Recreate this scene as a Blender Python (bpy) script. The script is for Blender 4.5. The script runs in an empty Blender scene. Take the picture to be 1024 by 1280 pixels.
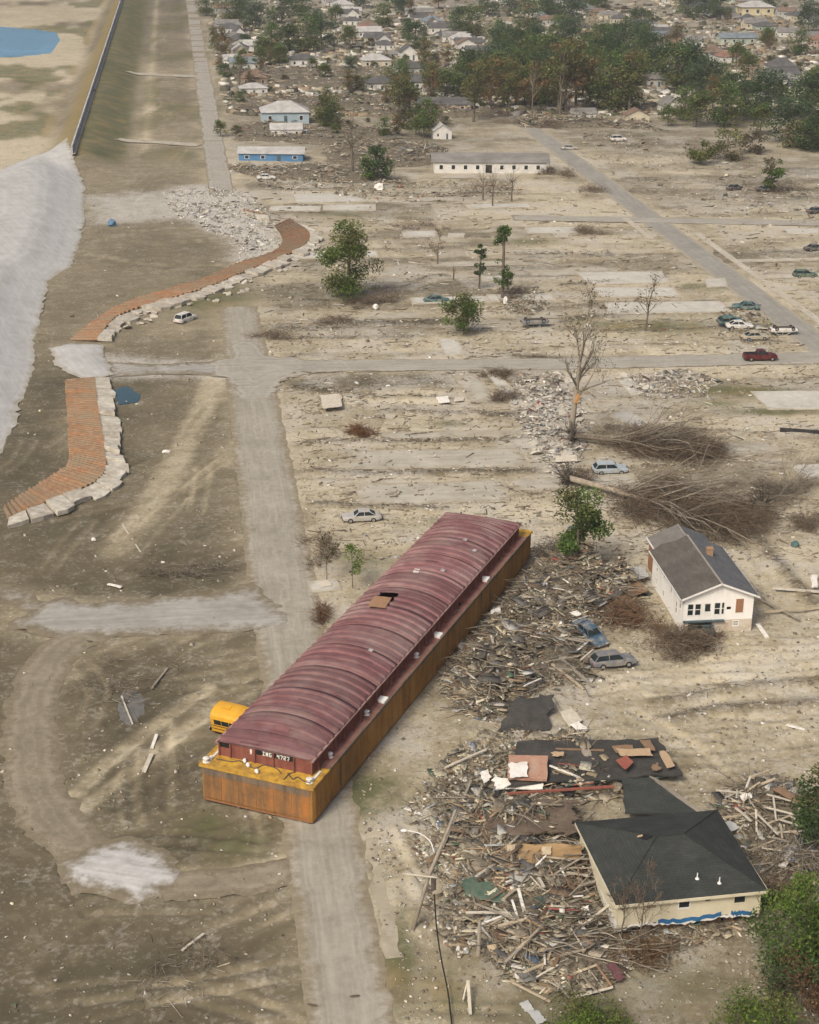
import bpy, bmesh, math, random
import numpy as np
from mathutils import Matrix, Vector
from mathutils.geometry import delaunay_2d_cdt

# ---------------------------------------------------------------- camera, sky, sun, exposure
scn = bpy.context.scene
F_PX, PITCH, ROLL, CAM_H = 2045.0, 0.3800, 0.010, 75.97
_fw = np.array([0, math.cos(PITCH), -math.sin(PITCH)]); _up = np.array([0, math.sin(PITCH), math.cos(PITCH)]); _rt = np.array([1., 0, 0])
RT = math.cos(ROLL)*_rt + math.sin(ROLL)*_up
UP = -math.sin(ROLL)*_rt + math.cos(ROLL)*_up
cam_d = bpy.data.cameras.new('camera'); cam = bpy.data.objects.new('camera', cam_d); scn.collection.objects.link(cam)
cam_d.sensor_fit = 'VERTICAL'; cam_d.sensor_height = 24.0; cam_d.lens = 24.0*F_PX/1280.0
cam_d.clip_start = 1.0; cam_d.clip_end = 20000
M = Matrix.Identity(4)
for i in range(3):
    M[i][0] = RT[i]; M[i][1] = UP[i]; M[i][2] = -_fw[i]
M[2][3] = CAM_H
cam.matrix_world = M
scn.camera = cam

SUN_EL, SUN_AZ = math.radians(46), math.radians(212)     # azimuth clockwise from +Y: sun stands behind and left of the viewer
world = bpy.data.worlds.new('World'); scn.world = world; world.use_nodes = True
wn = world.node_tree; wn.nodes.clear()
sky = wn.nodes.new('ShaderNodeTexSky'); sky.sky_type = 'NISHITA'; sky.sun_disc = False
sky.sun_elevation = SUN_EL; sky.sun_rotation = SUN_AZ; sky.dust_density = 8.0; sky.air_density = 0.75; sky.ozone_density = 0.6
bg = wn.nodes.new('ShaderNodeBackground'); bg.inputs['Strength'].default_value = 0.095
wo = wn.nodes.new('ShaderNodeOutputWorld')
wn.links.new(sky.outputs[0], bg.inputs[0]); wn.links.new(bg.outputs[0], wo.inputs[0])
sun_d = bpy.data.lights.new('sun', 'SUN'); sun_d.energy = 1.5; sun_d.angle = math.radians(14); sun_d.color = (1.0, 0.93, 0.78)
sun = bpy.data.objects.new('sun', sun_d); scn.collection.objects.link(sun)
_to_sun = Vector((math.sin(SUN_AZ)*math.cos(SUN_EL), math.cos(SUN_AZ)*math.cos(SUN_EL), math.sin(SUN_EL)))
sun.rotation_euler = _to_sun.to_track_quat('Z', 'Y').to_euler()
scn.view_settings.view_transform = 'Standard'; scn.view_settings.look = 'None'
scn.view_settings.exposure = 0.46; scn.view_settings.gamma = 1.0; scn.view_settings.use_curve_mapping = False
scn.cycles.use_denoising = True
scn.cycles.max_bounces = 4; scn.cycles.diffuse_bounces = 2; scn.cycles.glossy_bounces = 2; scn.cycles.transparent_max_bounces = 8
scn.cycles.volume_bounces = 0

# ---------------------------------------------------------------- helpers
COL = scn.collection
R = math.radians
rng = np.random.default_rng(7)
random.seed(7)

def G(x, y, z=0.0):
    """photo pixel -> point at height z along that pixel's direction"""
    d = _fw + RT*(x-512)/F_PX - UP*(y-640)/F_PX
    t = (z-CAM_H)/d[2]
    return np.array([d[0]*t, d[1]*t])
def GP(pts, z=0.0):
    return np.array([G(p[0], p[1], z) for p in pts])

TW = R(8.0)                                    # the town's street grid
E1 = np.array([math.cos(TW), math.sin(TW)]); E2 = np.array([-math.sin(TW), math.cos(TW)])
def town(s1, s2): return E1*s1 + E2*s2

def _hash(ix, iy, seed):
    n = (ix.astype(np.int64)*374761393 + iy.astype(np.int64)*668265263 + seed*1274126177) & 0xffffffff
    n = ((n ^ (n >> 13))*1274126177) & 0xffffffff
    n = (n ^ (n >> 16))
    return (n & 0xffffff)/float(0xffffff)
def vnoise(x, y, seed=0):
    x = np.asarray(x, float); y = np.asarray(y, float)
    ix = np.floor(x); iy = np.floor(y); fx = x-ix; fy = y-iy
    fx = fx*fx*(3-2*fx); fy = fy*fy*(3-2*fy)
    a = _hash(ix, iy, seed); b = _hash(ix+1, iy, seed); c = _hash(ix, iy+1, seed); d = _hash(ix+1, iy+1, seed)
    return (a*(1-fx)+b*fx)*(1-fy) + (c*(1-fx)+d*fx)*fy
def fbm(x, y, seed=0, octs=4):
    s = 0; a = 0.5; t = 0
    for o in range(octs):
        s = s + a*vnoise(x*2**o, y*2**o, seed+o*17); t += a; a *= .5
    return s/t
def sstep(a, b, x):
    t = np.clip((x-a)/(b-a), 0, 1); return t*t*(3-2*t)

def seg_dist(px, py, pts, closed=False):
    """distance to a polyline; also the fraction along it"""
    best = np.full(px.shape, 1e9)
    n = len(pts)
    for i in range(n if closed else n-1):
        a = pts[i]; b = pts[(i+1) % n]; d = b-a; L2 = max(d@d, 1e-9)
        t = np.clip(((px-a[0])*d[0]+(py-a[1])*d[1])/L2, 0, 1)
        q = (px-a[0]-t*d[0])**2+(py-a[1]-t*d[1])**2
        best = np.minimum(best, q)
    return np.sqrt(best)
def inside(px, py, poly):
    r = np.zeros(px.shape, bool); n = len(poly); j = n-1
    for i in range(n):
        xi, yi = poly[i]; xj, yj = poly[j]
        if yi != yj:
            r ^= ((yi > py) != (yj > py)) & (px < (xj-xi)*(py-yi)/(yj-yi)+xi)
        j = i
    return r
def sd_poly(px, py, poly, pad=30):
    """signed distance, positive inside; -pad far outside"""
    px = np.asarray(px, float); py = np.asarray(py, float); shp = px.shape
    px = px.ravel(); py = py.ravel()
    out = np.full(px.shape, -float(pad))
    lo = poly.min(0)-pad; hi = poly.max(0)+pad
    m = (px > lo[0]) & (px < hi[0]) & (py > lo[1]) & (py < hi[1])
    if m.any():
        d = seg_dist(px[m], py[m], poly, True); s = inside(px[m], py[m], poly)
        out[m] = np.maximum(np.where(s, d, -d), -pad)
    return out.reshape(shp)
def pl_dist(px, py, pts, pad=20):
    px = np.asarray(px, float); py = np.asarray(py, float); shp = px.shape
    px = px.ravel(); py = py.ravel()
    out = np.full(px.shape, float(pad)); lo = pts.min(0)-pad; hi = pts.max(0)+pad
    m = (px > lo[0]) & (px < hi[0]) & (py > lo[1]) & (py < hi[1])
    if m.any(): out[m] = np.minimum(seg_dist(px[m], py[m], pts), pad)
    return out.reshape(shp)
def dens(pts, step):
    out = []
    for i in range(len(pts)-1):
        n = max(1, int(np.hypot(*(pts[i+1]-pts[i]))/step))
        for k in range(n): out.append(pts[i]+(pts[i+1]-pts[i])*k/n)
    out.append(pts[-1]); return np.array(out)
def smooth_line(pts, n=6):
    pts = np.asarray(pts, float); P = np.vstack([2*pts[0]-pts[1], pts, 2*pts[-1]-pts[-2]]); out = []
    for i in range(1, len(P)-2):
        for k in range(n):
            t = k/n
            out.append(.5*((2*P[i])+(-P[i-1]+P[i+1])*t+(2*P[i-1]-5*P[i]+4*P[i+1]-P[i+2])*t*t+(-P[i-1]+3*P[i]-3*P[i+1]+P[i+2])*t**3))
    out.append(pts[-1]); return np.array(out)
def ribbon(pts, w):
    """polygon around a polyline"""
    pts = np.asarray(pts, float); t = np.gradient(pts, axis=0); t /= np.linalg.norm(t, axis=1)[:, None]
    nrm = np.stack([-t[:, 1], t[:, 0]], 1); w = np.broadcast_to(np.asarray(w, float), (len(pts),))[:, None]/2
    return np.vstack([pts+nrm*w, (pts-nrm*w)[::-1]])

# ---- materials
class NT:
    def __init__(s, name):
        s.m = bpy.data.materials.new(name); s.m.use_nodes = True; s.t = s.m.node_tree; s.t.nodes.clear()
        s.out = s.add('ShaderNodeOutputMaterial'); s.b = s.add('ShaderNodeBsdfPrincipled'); s.lk(s.b.outputs[0], s.out.inputs[0])
        s.b.inputs['Specular IOR Level'].default_value = 0.25
    def add(s, k): return s.t.nodes.new(k)
    def lk(s, a, b): s.t.links.new(a, b)
    def put(s, sock, v):
        if hasattr(v, 'is_output'): s.lk(v, sock)
        elif v is not None:
            if isinstance(v, (tuple, list)) and len(v) == 3 and sock.type == 'RGBA': v = (*v, 1)
            sock.default_value = v
    def coord(s, kind='Object', scale=(1, 1, 1), rot=0.0):
        if kind == 'Position': o = s.add('ShaderNodeNewGeometry').outputs['Position']
        else: o = s.add('ShaderNodeTexCoord').outputs[kind]
        mp = s.add('ShaderNodeMapping'); s.lk(o, mp.inputs[0]); mp.inputs['Scale'].default_value = scale; mp.inputs['Rotation'].default_value = (0, 0, rot)
        return mp.outputs[0]
    def noise(s, vec, scale, detail=4, rough=.55, dist=0.0):
        n = s.add('ShaderNodeTexNoise'); s.lk(vec, n.inputs['Vector']); n.inputs['Scale'].default_value = scale
        n.inputs['Detail'].default_value = detail; n.inputs['Roughness'].default_value = rough; n.inputs['Distortion'].default_value = dist
        return n.outputs['Fac']
    def voro(s, vec, scale, out='Color'):
        n = s.add('ShaderNodeTexVoronoi'); s.lk(vec, n.inputs['Vector']); n.inputs['Scale'].default_value = scale; return n.outputs[out]
    def ramp(s, fac, stops):
        n = s.add('ShaderNodeValToRGB'); s.lk(fac, n.inputs[0]); e = n.color_ramp.elements
        while len(e) < len(stops): e.new(0.5)
        for k, (p, c) in enumerate(stops):
            e[k].position = p; e[k].color = (*c, 1) if isinstance(c, (tuple, list)) else (c, c, c, 1)
        return n.outputs[0]
    def mix(s, fac, a, b, kind='MIX'):
        n = s.add('ShaderNodeMix'); n.data_type = 'RGBA'; n.blend_type = kind
        s.put(n.inputs[0], fac); s.put(n.inputs[6], a); s.put(n.inputs[7], b); return n.outputs[2]
    def math(s, op, a, b=None, c=None, clamp=False):
        n = s.add('ShaderNodeMath'); n.operation = op; n.use_clamp = clamp
        for k, v in enumerate((a, b, c)):
            if v is not None: s.put(n.inputs[k], v)
        return n.outputs[0]
    def sep(s, col):
        n = s.add('ShaderNodeSeparateColor'); s.lk(col, n.inputs[0]); return n.outputs
    def attr(s, name):
        n = s.add('ShaderNodeAttribute'); n.attribute_name = name; return n
    def bump(s, h, strength=.5, dist=.05):
        n = s.add('ShaderNodeBump'); s.lk(h, n.inputs['Height']); n.inputs['Strength'].default_value = strength; n.inputs['Distance'].default_value = dist
        s.lk(n.outputs[0], s.b.inputs['Normal'])
    def color(s, v, rough=.8, metal=0.0):
        s.put(s.b.inputs['Base Color'], v); s.put(s.b.inputs['Roughness'], rough); s.put(s.b.inputs['Metallic'], metal); return s.m

MATS = {}
def pm(name, stops, scale=2.0, rough=.8, bump=.0, stretch=(1, 1, 1), detail=6, metal=0.0, dirt=None, dscale=.6, damt=.5, coord='Object'):
    """procedural surface: noise between the given colours, an optional dirt layer, an optional relief"""
    if name in MATS: return MATS[name]
    n = NT(name); v = n.coord(coord, stretch); f = n.noise(v, scale, detail, .6)
    k = len(stops); c = n.ramp(f, [(0.3+0.4*i/max(1, k-1), s_) for i, s_ in enumerate(stops)])
    if dirt is not None:
        g = n.noise(n.coord(coord), dscale, 5, .65); c = n.mix(n.math('MULTIPLY', n.ramp(g, [(.42, 0.0), (.68, 1.0)]), damt), c, dirt)
    if bump: n.bump(f, bump, .03)
    MATS[name] = n.color(c, rough, metal); return MATS[name]
def attr_mat(name, rough=.85, var=.35, scale=3.0, spec=.2):
    """colour comes with each piece (face colours), with grain on top"""
    if name in MATS: return MATS[name]
    n = NT(name); a = n.attr('Col'); f = n.noise(n.coord('Object'), scale, 5, .65)
    g = n.ramp(f, [(.3, 1.0-var), (.7, 1.0+var*.4)])
    c = n.mix(1.0, a.outputs['Color'], g, 'MULTIPLY'); n.b.inputs['Specular IOR Level'].default_value = spec
    MATS[name] = n.color(c, rough); return MATS[name]

# ---- mesh building
class MB:
    def __init__(s): s.v = []; s.f = []; s.c = []; s.n = 0
    def add(s, verts, faces, col=None):
        verts = np.asarray(verts, float); b = s.n
        s.v.append(verts); s.n += len(verts)
        for f in faces: s.f.append([i+b for i in f])
        if col is not None: s.c += [col]*len(faces)
        elif s.c: s.c += [s.c[-1]]*len(faces)
        return s
    BOXF = [(0, 3, 2, 1), (4, 5, 6, 7), (0, 1, 5, 4), (1, 2, 6, 5), (2, 3, 7, 6), (3, 0, 4, 7)]
    def box(s, lo, hi, col=None, rot=None, at=(0, 0, 0), taper=None):
        x0, y0, z0 = lo; x1, y1, z1 = hi
        v = np.array([(x0, y0, z0), (x1, y0, z0), (x1, y1, z0), (x0, y1, z0), (x0, y0, z1), (x1, y0, z1), (x1, y1, z1), (x0, y1, z1)], float)
        if rot is not None: v = v@np.array(rot).T
        return s.add(v+np.array(at), MB.BOXF, col)
    def tube(s, pts, rad, n=6, col=None, cap=True):
        pts = np.asarray(pts, float); k = len(pts); rad = np.broadcast_to(np.asarray(rad, float), (k,))
        t = np.gradient(pts, axis=0); t /= (np.linalg.norm(t, axis=1)[:, None]+1e-9)
        ref = np.array([0, 0, 1.]) if abs(t[:, 2]).mean() < .8 else np.array([1., 0, 0])
        a = np.cross(t, ref); a /= (np.linalg.norm(a, axis=1)[:, None]+1e-9); b = np.cross(t, a)
        th = np.arange(n)*2*math.pi/n
        v = (pts[:, None, :] + rad[:, None, None]*(a[:, None, :]*np.cos(th)[None, :, None] + b[:, None, :]*np.sin(th)[None, :, None])).reshape(-1, 3)
        f = []
        for i in range(k-1):
            for j in range(n):
                f.append((i*n+j, i*n+(j+1) % n, (i+1)*n+(j+1) % n, (i+1)*n+j))
        if cap: f.append(tuple(range(n))[::-1]); f.append(tuple(range((k-1)*n, k*n)))
        return s.add(v, f, col)
    def loft(s, secs, closed=True, cap=True, col=None):
        secs = np.asarray(secs, float); k, n, _ = secs.shape; f = []
        for i in range(k-1):
            for j in range(n if closed else n-1):
                f.append((i*n+j, i*n+(j+1) % n, (i+1)*n+(j+1) % n, (i+1)*n+j))
        if cap and closed: f.append(tuple(range(n))[::-1]); f.append(tuple(range((k-1)*n, k*n)))
        return s.add(secs.reshape(-1, 3), f, col)
    def slab(s, quad, th, col=None, up=None):
        """a flat plate from 4+ corner points, thickness th downward along its normal"""
        q = np.asarray(quad, float); nrm = np.cross(q[1]-q[0], q[2]-q[0]); nrm /= np.linalg.norm(nrm)
        if nrm[2] < 0: q = q[::-1]; nrm = -nrm
        k = len(q); f = [tuple(range(k)), tuple(range(2*k-1, k-1, -1))]+[(i, i+k, (i+1) % k+k, (i+1) % k) for i in range(k)]
        return s.add(np.vstack([q, q-nrm*th]), f, col)
    def build(s, name, mat=None, parent=None, smooth=False, loc=None):
        me = bpy.data.meshes.new(name)
        me.from_pydata(np.vstack(s.v).tolist() if s.v else [], [], s.f)
        if s.c and len(s.c) == len(s.f):
            at = me.attributes.new('Col', 'FLOAT_COLOR', 'CORNER')
            reps = np.array([len(f) for f in s.f]); c = np.array([(*x[:3], 1.0) for x in s.c], np.float32)
            at.data.foreach_set('color', np.repeat(c, reps, 0).ravel())
        if smooth: me.polygons.foreach_set('use_smooth', [True]*len(me.polygons))
        if mat is not None: me.materials.append(mat)
        me.update()
        o = bpy.data.objects.new(name, me); COL.objects.link(o)
        if parent is not None: o.parent = parent
        if loc is not None: o.location = loc
        return o
def rotz(a): c, s_ = math.cos(a), math.sin(a); return np.array([[c, -s_, 0], [s_, c, 0], [0, 0, 1.]])
def rot_euler(a, b, c): return np.array(Matrix.Rotation(c, 3, 'Z')@Matrix.Rotation(b, 3, 'Y')@Matrix.Rotation(a, 3, 'X'))
def tag(o, label=None, cat=None, group=None, kind=None):
    if label: o['label'] = label
    if cat: o['category'] = cat
    if group: o['group'] = group
    if kind: o['kind'] = kind
    return o
def empty(name, loc=(0, 0, 0), rz=0.0):
    o = bpy.data.objects.new(name, None); o.empty_display_size = .5; COL.objects.link(o); o.location = loc; o.rotation_euler = (0, 0, rz); return o
def copy_tree(o, parent=None):
    c = o.copy(); COL.objects.link(c); c.parent = parent
    for ch in list(o.children): copy_tree(ch, c)
    return c
def set_mat(o, m):
    o.material_slots[0].link = 'OBJECT'; o.material_slots[0].material = m
# ---------------------------------------------------------------- layout of the ground (pixels only give directions; everything lies on z = 0)
EMB = GP([(0, 213), (38, 196), (84, 184), (92, 207), (106, 230), (106, 276), (92, 330), (62, 352), (52, 392), (42, 432), (44, 462), (34, 486), (16, 540), (0, 566), (-60, 640), (-200, 640), (-200, 300), (-60, 236)])
STREETS = {}
def street(name, pts, w, step=2.0, jit=.35):
    pts = dens(np.asarray(pts, float), 4.0)
    STREETS[name] = ribbon(pts, w)
J1 = 9.3
jour = [town(J1, s) for s in (60, 110, 160, 210, 250, 292)]
street('road', jour, np.interp(np.arange(len(dens(np.array(jour), 4.0))), [0, 12, 24, 30, 46, 60], [6.2, 6.4, 7.6, 7.8, 7.6, 6.2]))
street('road_far_stretch', [town(J1, s) for s in (398, 480, 560, 650, 760, 1150)], 6.0)
street('cross_street', [G(268, 461), G(340, 458), G(560, 456), G(680, 455), G(1030, 447), G(1300, 441)], 6.6)
desl = [town(106.0, s) for s in (190, 262, 300, 360, 420, 500, 610)]
street('asphalt_street', desl, 6.4)
street('far_cross_street', [G(640, 272), G(800, 275), G(1024, 279), G(1250, 283)], 6.0)
street('haul_road', GP([(352, 752), (300, 762), (240, 768), (150, 774), (80, 774), (40, 764)]), np.array([12.5, 11.0, 9.8]+[9.0]*5+[10.5]*40)[:len(dens(GP([(352, 752), (300, 762), (240, 768), (150, 774), (80, 774), (40, 764)]), 4.0))])
street('haul_road_branch', GP([(58, 766), (30, 748), (0, 738), (-60, 728)]), 3.0)
street('side_street', GP([(160, 92), (200, 94), (246, 96)]), 6.0)
street('side_street_stub', GP([(148, 176), (200, 178), (250, 182)]), 5.0)
street('bank_path', GP([(128, 432), (60, 442), (46, 452)]), 2.0)
STREETS.pop('bank_path')
PATCH = GP([(67, 1083), (80, 1068), (118, 1056), (146, 1049), (162, 1047), (192, 1056), (215, 1066), (224, 1080), (240, 1098), (226, 1116), (190, 1125), (160, 1129), (120, 1121), (86, 1115), (70, 1100)])
JUNC = GP([(262, 454), (285, 446), (292, 428), (318, 426), (334, 444), (380, 449), (440, 450), (440, 464), (380, 468), (350, 480), (340, 500), (300, 500), (286, 474), (262, 470)])
PAD = GP([(62, 436), (90, 430), (128, 432), (134, 452), (141, 470), (112, 476), (86, 468), (70, 456)])
LEFTPATH = GP([(130, 452), (200, 455), (285, 450), (285, 470), (200, 468), (136, 472)])
POOL = GP([(-90, 30), (0, 33), (40, 36), (72, 40), (77, 50), (66, 66), (30, 70), (-90, 74)])
PUDDLE = GP([(143, 486), (158, 483), (176, 494), (172, 503), (150, 506), (144, 498)])
TAR = GP([(150, 866), (168, 862), (182, 874), (176, 892), (164, 908), (152, 900), (147, 880)])
SLABS = [[(366, 243), (440, 242), (458, 252), (370, 254)], [(338, 258), (402, 258), (400, 264), (336, 264)], [(404, 257), (470, 256), (470, 263), (404, 263)],
         [(720, 341), (828, 340), (838, 354), (736, 356)], [(738, 360), (842, 360), (850, 371), (752, 372)], [(756, 379), (900, 377), (914, 390), (760, 393)],
         [(502, 290), (546, 289), (548, 296), (504, 297)], [(560, 292), (582, 292), (580, 297), (560, 297)], [(656, 285), (720, 284), (722, 292), (660, 292)], [(980, 286), (1024, 286), (1024, 293), (984, 293)],
         [(938, 490), (1030, 489), (1040, 512), (960, 512)], [(880, 350), (906, 348), (910, 358), (884, 360)],
         [(452, 562), (650, 560), (664, 584), (420, 588)], [(450, 604), (632, 600), (640, 628), (446, 632)], [(470, 540), (648, 536), (652, 546), (480, 550)],
         [(566, 470), (600, 466), (618, 502), (590, 506)], [(604, 462), (620, 462), (660, 510), (644, 514)], [(766, 470), (784, 468), (806, 492), (790, 496)], [(762, 520), (782, 512), (812, 530), (796, 538)],
         [(546, 424), (572, 424), (582, 444), (558, 446)], [(690, 292), (712, 292), (716, 297), (694, 297)], [(384, 728), (420, 724), (428, 738), (390, 742)], [(600, 346), (640, 345), (640, 351), (604, 352)]]
SLABW = [GP(s) for s in SLABS]
NSL = len(SLABW)
_sr = np.random.default_rng(515)
for _ in range(60):
    if len(SLABW) >= NSL+20: break
    a_, b_ = _sr.uniform(18, 84), np.round(_sr.uniform(188, 425)/9.6)*9.6-7.4; w_, d_ = _sr.uniform(9, 20), _sr.uniform(3.5, 6.0); q_ = np.array([town(a_, b_), town(a_+w_, b_), town(a_+w_, b_+d_), town(a_, b_+d_)]); c_ = q_.mean(0)
    if min(np.hypot(*(c_-s.mean(0))) for s in SLABW) < 13 or 240 < b_ < 258 or 352 < b_+3 < 374: continue
    SLABW.append(q_)
WALKS = [town(111.2, 292), town(111.2, 348)]
WALK_POLY = [ribbon(dens(np.array([town(111.5, 268), town(111.5, 300)]), 3), 1.6), ribbon(dens(np.array([town(111.5, 301), town(111.5, 345)]), 3), 1.6),
             ribbon(dens(np.array([town(112.2, 318), town(140, 318)]), 3), 2.0), ribbon(dens(np.array([town(112.2, 304), town(140, 304)]), 3), 2.4),
             ribbon(dens(np.array([town(100.0, 340), town(100.0, 362)]), 3), 1.4)]
KERB = ribbon(dens(np.array([town(J1+3.9, 78+s) for s in (22, 30, 38)]), 2), 1.1)
FLAT = [JUNC, ribbon(smooth_line(GP([(118, 790), (78, 812), (50, 850), (37, 905), (42, 965), (66, 1026), (112, 1066)]), 5), 5.2), ribbon(smooth_line(GP([(206, 1108), (300, 1100), (368, 1088)]), 5), 4.6)]+list(STREETS.values())+[PATCH, PAD, LEFTPATH, PUDDLE, TAR, POOL]+SLABW+WALK_POLY+[KERB]

# low banks and lot lines with washed-up brush, wheel ruts
RIDGES = [GP(p) for p in ([(374, 557), (400, 553), (460, 553), (560, 552), (664, 548)], [(372, 591), (400, 588), (470, 594), (560, 590), (666, 589)], [(392, 631), (470, 634), (550, 637)],
          [(478, 516), (600, 518), (690, 519)], [(372, 484), (470, 498), (560, 500)], [(820, 537), (900, 540), (960, 544)], [(800, 390), (740, 396), (700, 402)], [(700, 412), (820, 416), (900, 410)],
          [(470, 359), (500, 360), (540, 346), (556, 345)], [(380, 376), (420, 376), (470, 374)], [(400, 402), (480, 404), (560, 400)], [(770, 352), (700, 357)], [(640, 318), (760, 317)],
          [(885, 690), (935, 735), (950, 752)], [(930, 660), (985, 720), (1024, 760)], [(820, 620), (900, 640), (1000, 650)], [(690, 446), (640, 446)], [(330, 408), (400, 412), (440, 410)],
          [(820, 880), (900, 862), (1024, 850)], [(830, 900), (900, 886), (1024, 880)], [(780, 450), (810, 449), (700, 447)])]
RUTS = [smooth_line(GP(p)) for p in ([(96, 992), (140, 950), (190, 910), (262, 862)], [(102, 1012), (150, 975), (205, 935), (268, 885)], [(170, 690), (215, 640), (260, 590), (310, 560)], [(150, 672), (205, 625), (260, 578), (320, 540)],
        [(70, 806), (36, 850), (24, 905), (30, 965), (56, 1030), (98, 1064)], [(100, 812), (64, 850), (50, 900), (54, 960), (78, 1020), (110, 1050)], [(84, 808), (48, 850), (38, 905), (42, 965), (66, 1030), (104, 1058)],
        [(206, 905), (208, 950), (206, 1010)], [(166, 940), (164, 1000), (170, 1030)], [(120, 300), (200, 286), (290, 290), (330, 310)], [(112, 318), (190, 330), (270, 332), (350, 320)], [(130, 275), (190, 262), (280, 262)],
        [(760, 852), (860, 838), (960, 836), (1030, 832)], [(740, 870), (860, 850), (960, 846), (1030, 842)], [(790, 890), (850, 920), (900, 960)], [(620, 505), (560, 480), (470, 484)], [(600, 512), (540, 492), (470, 496)],
        [(150, 640), (60, 690), (0, 720)], [(230, 1105), (300, 1110), (350, 1100)], [(225, 1090), (300, 1080), (350, 1062)], [(160, 240), (200, 205), (236, 208)], [(168, 250), (215, 215), (240, 222)])]
TRACKS = [smooth_line(GP(p)) for p in ([(90, 800), (52, 850), (36, 905), (42, 965), (66, 1026), (104, 1060)], [(232, 1098), (300, 1098), (370, 1080)], [(270, 470), (240, 540), (180, 640), (140, 690)])]
_rr = np.random.default_rng(404)
TREADS = []
for box_, n_, a0, a1 in (((0, 300, 500, 735), 16, .5, 1.5), ((60, 330, 800, 1040), 14, .2, 1.3), ((0, 340, 1050, 1290), 14, -.3, .9), ((120, 340, 240, 340), 7, -.2, .4), ((760, 1030, 800, 960), 12, -.15, .35), ((350, 680, 470, 640), 8, .05, .25), ((700, 1020, 190, 300), 8, -.5, .6), ((160, 240, 20, 220), 10, 1.3, 1.9), ((470, 560, 1000, 1280), 5, 1.0, 2.0)):
    for _ in range(n_):
        c_ = G(_rr.uniform(box_[0], box_[1]), _rr.uniform(box_[2], box_[3])); a_ = _rr.uniform(a0, a1)+TW; L_ = _rr.uniform(6, 20)*max(1, c_[1]/250); cur = _rr.normal(0, .03); q_ = []
        for k_ in range(9):
            q_.append(c_.copy()); c_ = c_+np.array([math.cos(a_), math.sin(a_)])*L_/8; a_ += cur*L_/8
        q_ = np.array(q_); t_ = np.gradient(q_, axis=0); t_ /= np.linalg.norm(t_, axis=1)[:, None]; nn_ = np.stack([-t_[:, 1], t_[:, 0]], 1)
        TREADS += [q_+nn_*.95, q_-nn_*.95]

LV = -28.4                                      # line of the flood wall
def H(x, y):
    """ground height"""
    x = np.asarray(x, float); y = np.asarray(y, float)
    s1 = x*E1[0]+y*E1[1]; s2 = x*E2[0]+y*E2[1]
    prof = np.where(s1 > LV, 1-sstep(LV+1.2, LV+14.5, s1), sstep(LV-9, LV-1.2, s1))
    h = 3.0*prof*sstep(425, 452, s2)
    e = sd_poly(x, y, EMB, 14)
    h = np.maximum(h, 2.7*sstep(0, 11, e))
    return h
def relief(x, y, far):
    s1 = x*E1[0]+y*E1[1]; s2 = x*E2[0]+y*E2[1]
    wk = .45+.55*sstep(4, 16, s1)
    r = (fbm(x/14, y/14, 3, 3)-.5)*.5 + ((fbm(x/3.1, y/3.1, 5, 3)-.5)*.30 + (fbm(x/.7, y/.7, 9, 2)-.5)*.10)*wk
    r += (fbm(s1/26, s2/2.4, 31, 3)-.5)*.35*sstep(200, 260, s2)*sstep(12, 20, s1)
    for p in RIDGES: d = pl_dist(x, y, p, 8); r += .30*np.exp(-(d/.8)**2)-.12*np.exp(-((d-2.0)/.9)**2)
    for p in RUTS: d = pl_dist(x, y, p, 6); r += -.13*np.exp(-(d/.45)**2)+.07*np.exp(-((d-.9)/.4)**2)
    for p in TREADS: d = pl_dist(x, y, p, 3); r += -.09*np.exp(-(d/.35)**2)+.05*np.exp(-((d-.7)/.3)**2)
    return r*far

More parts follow.
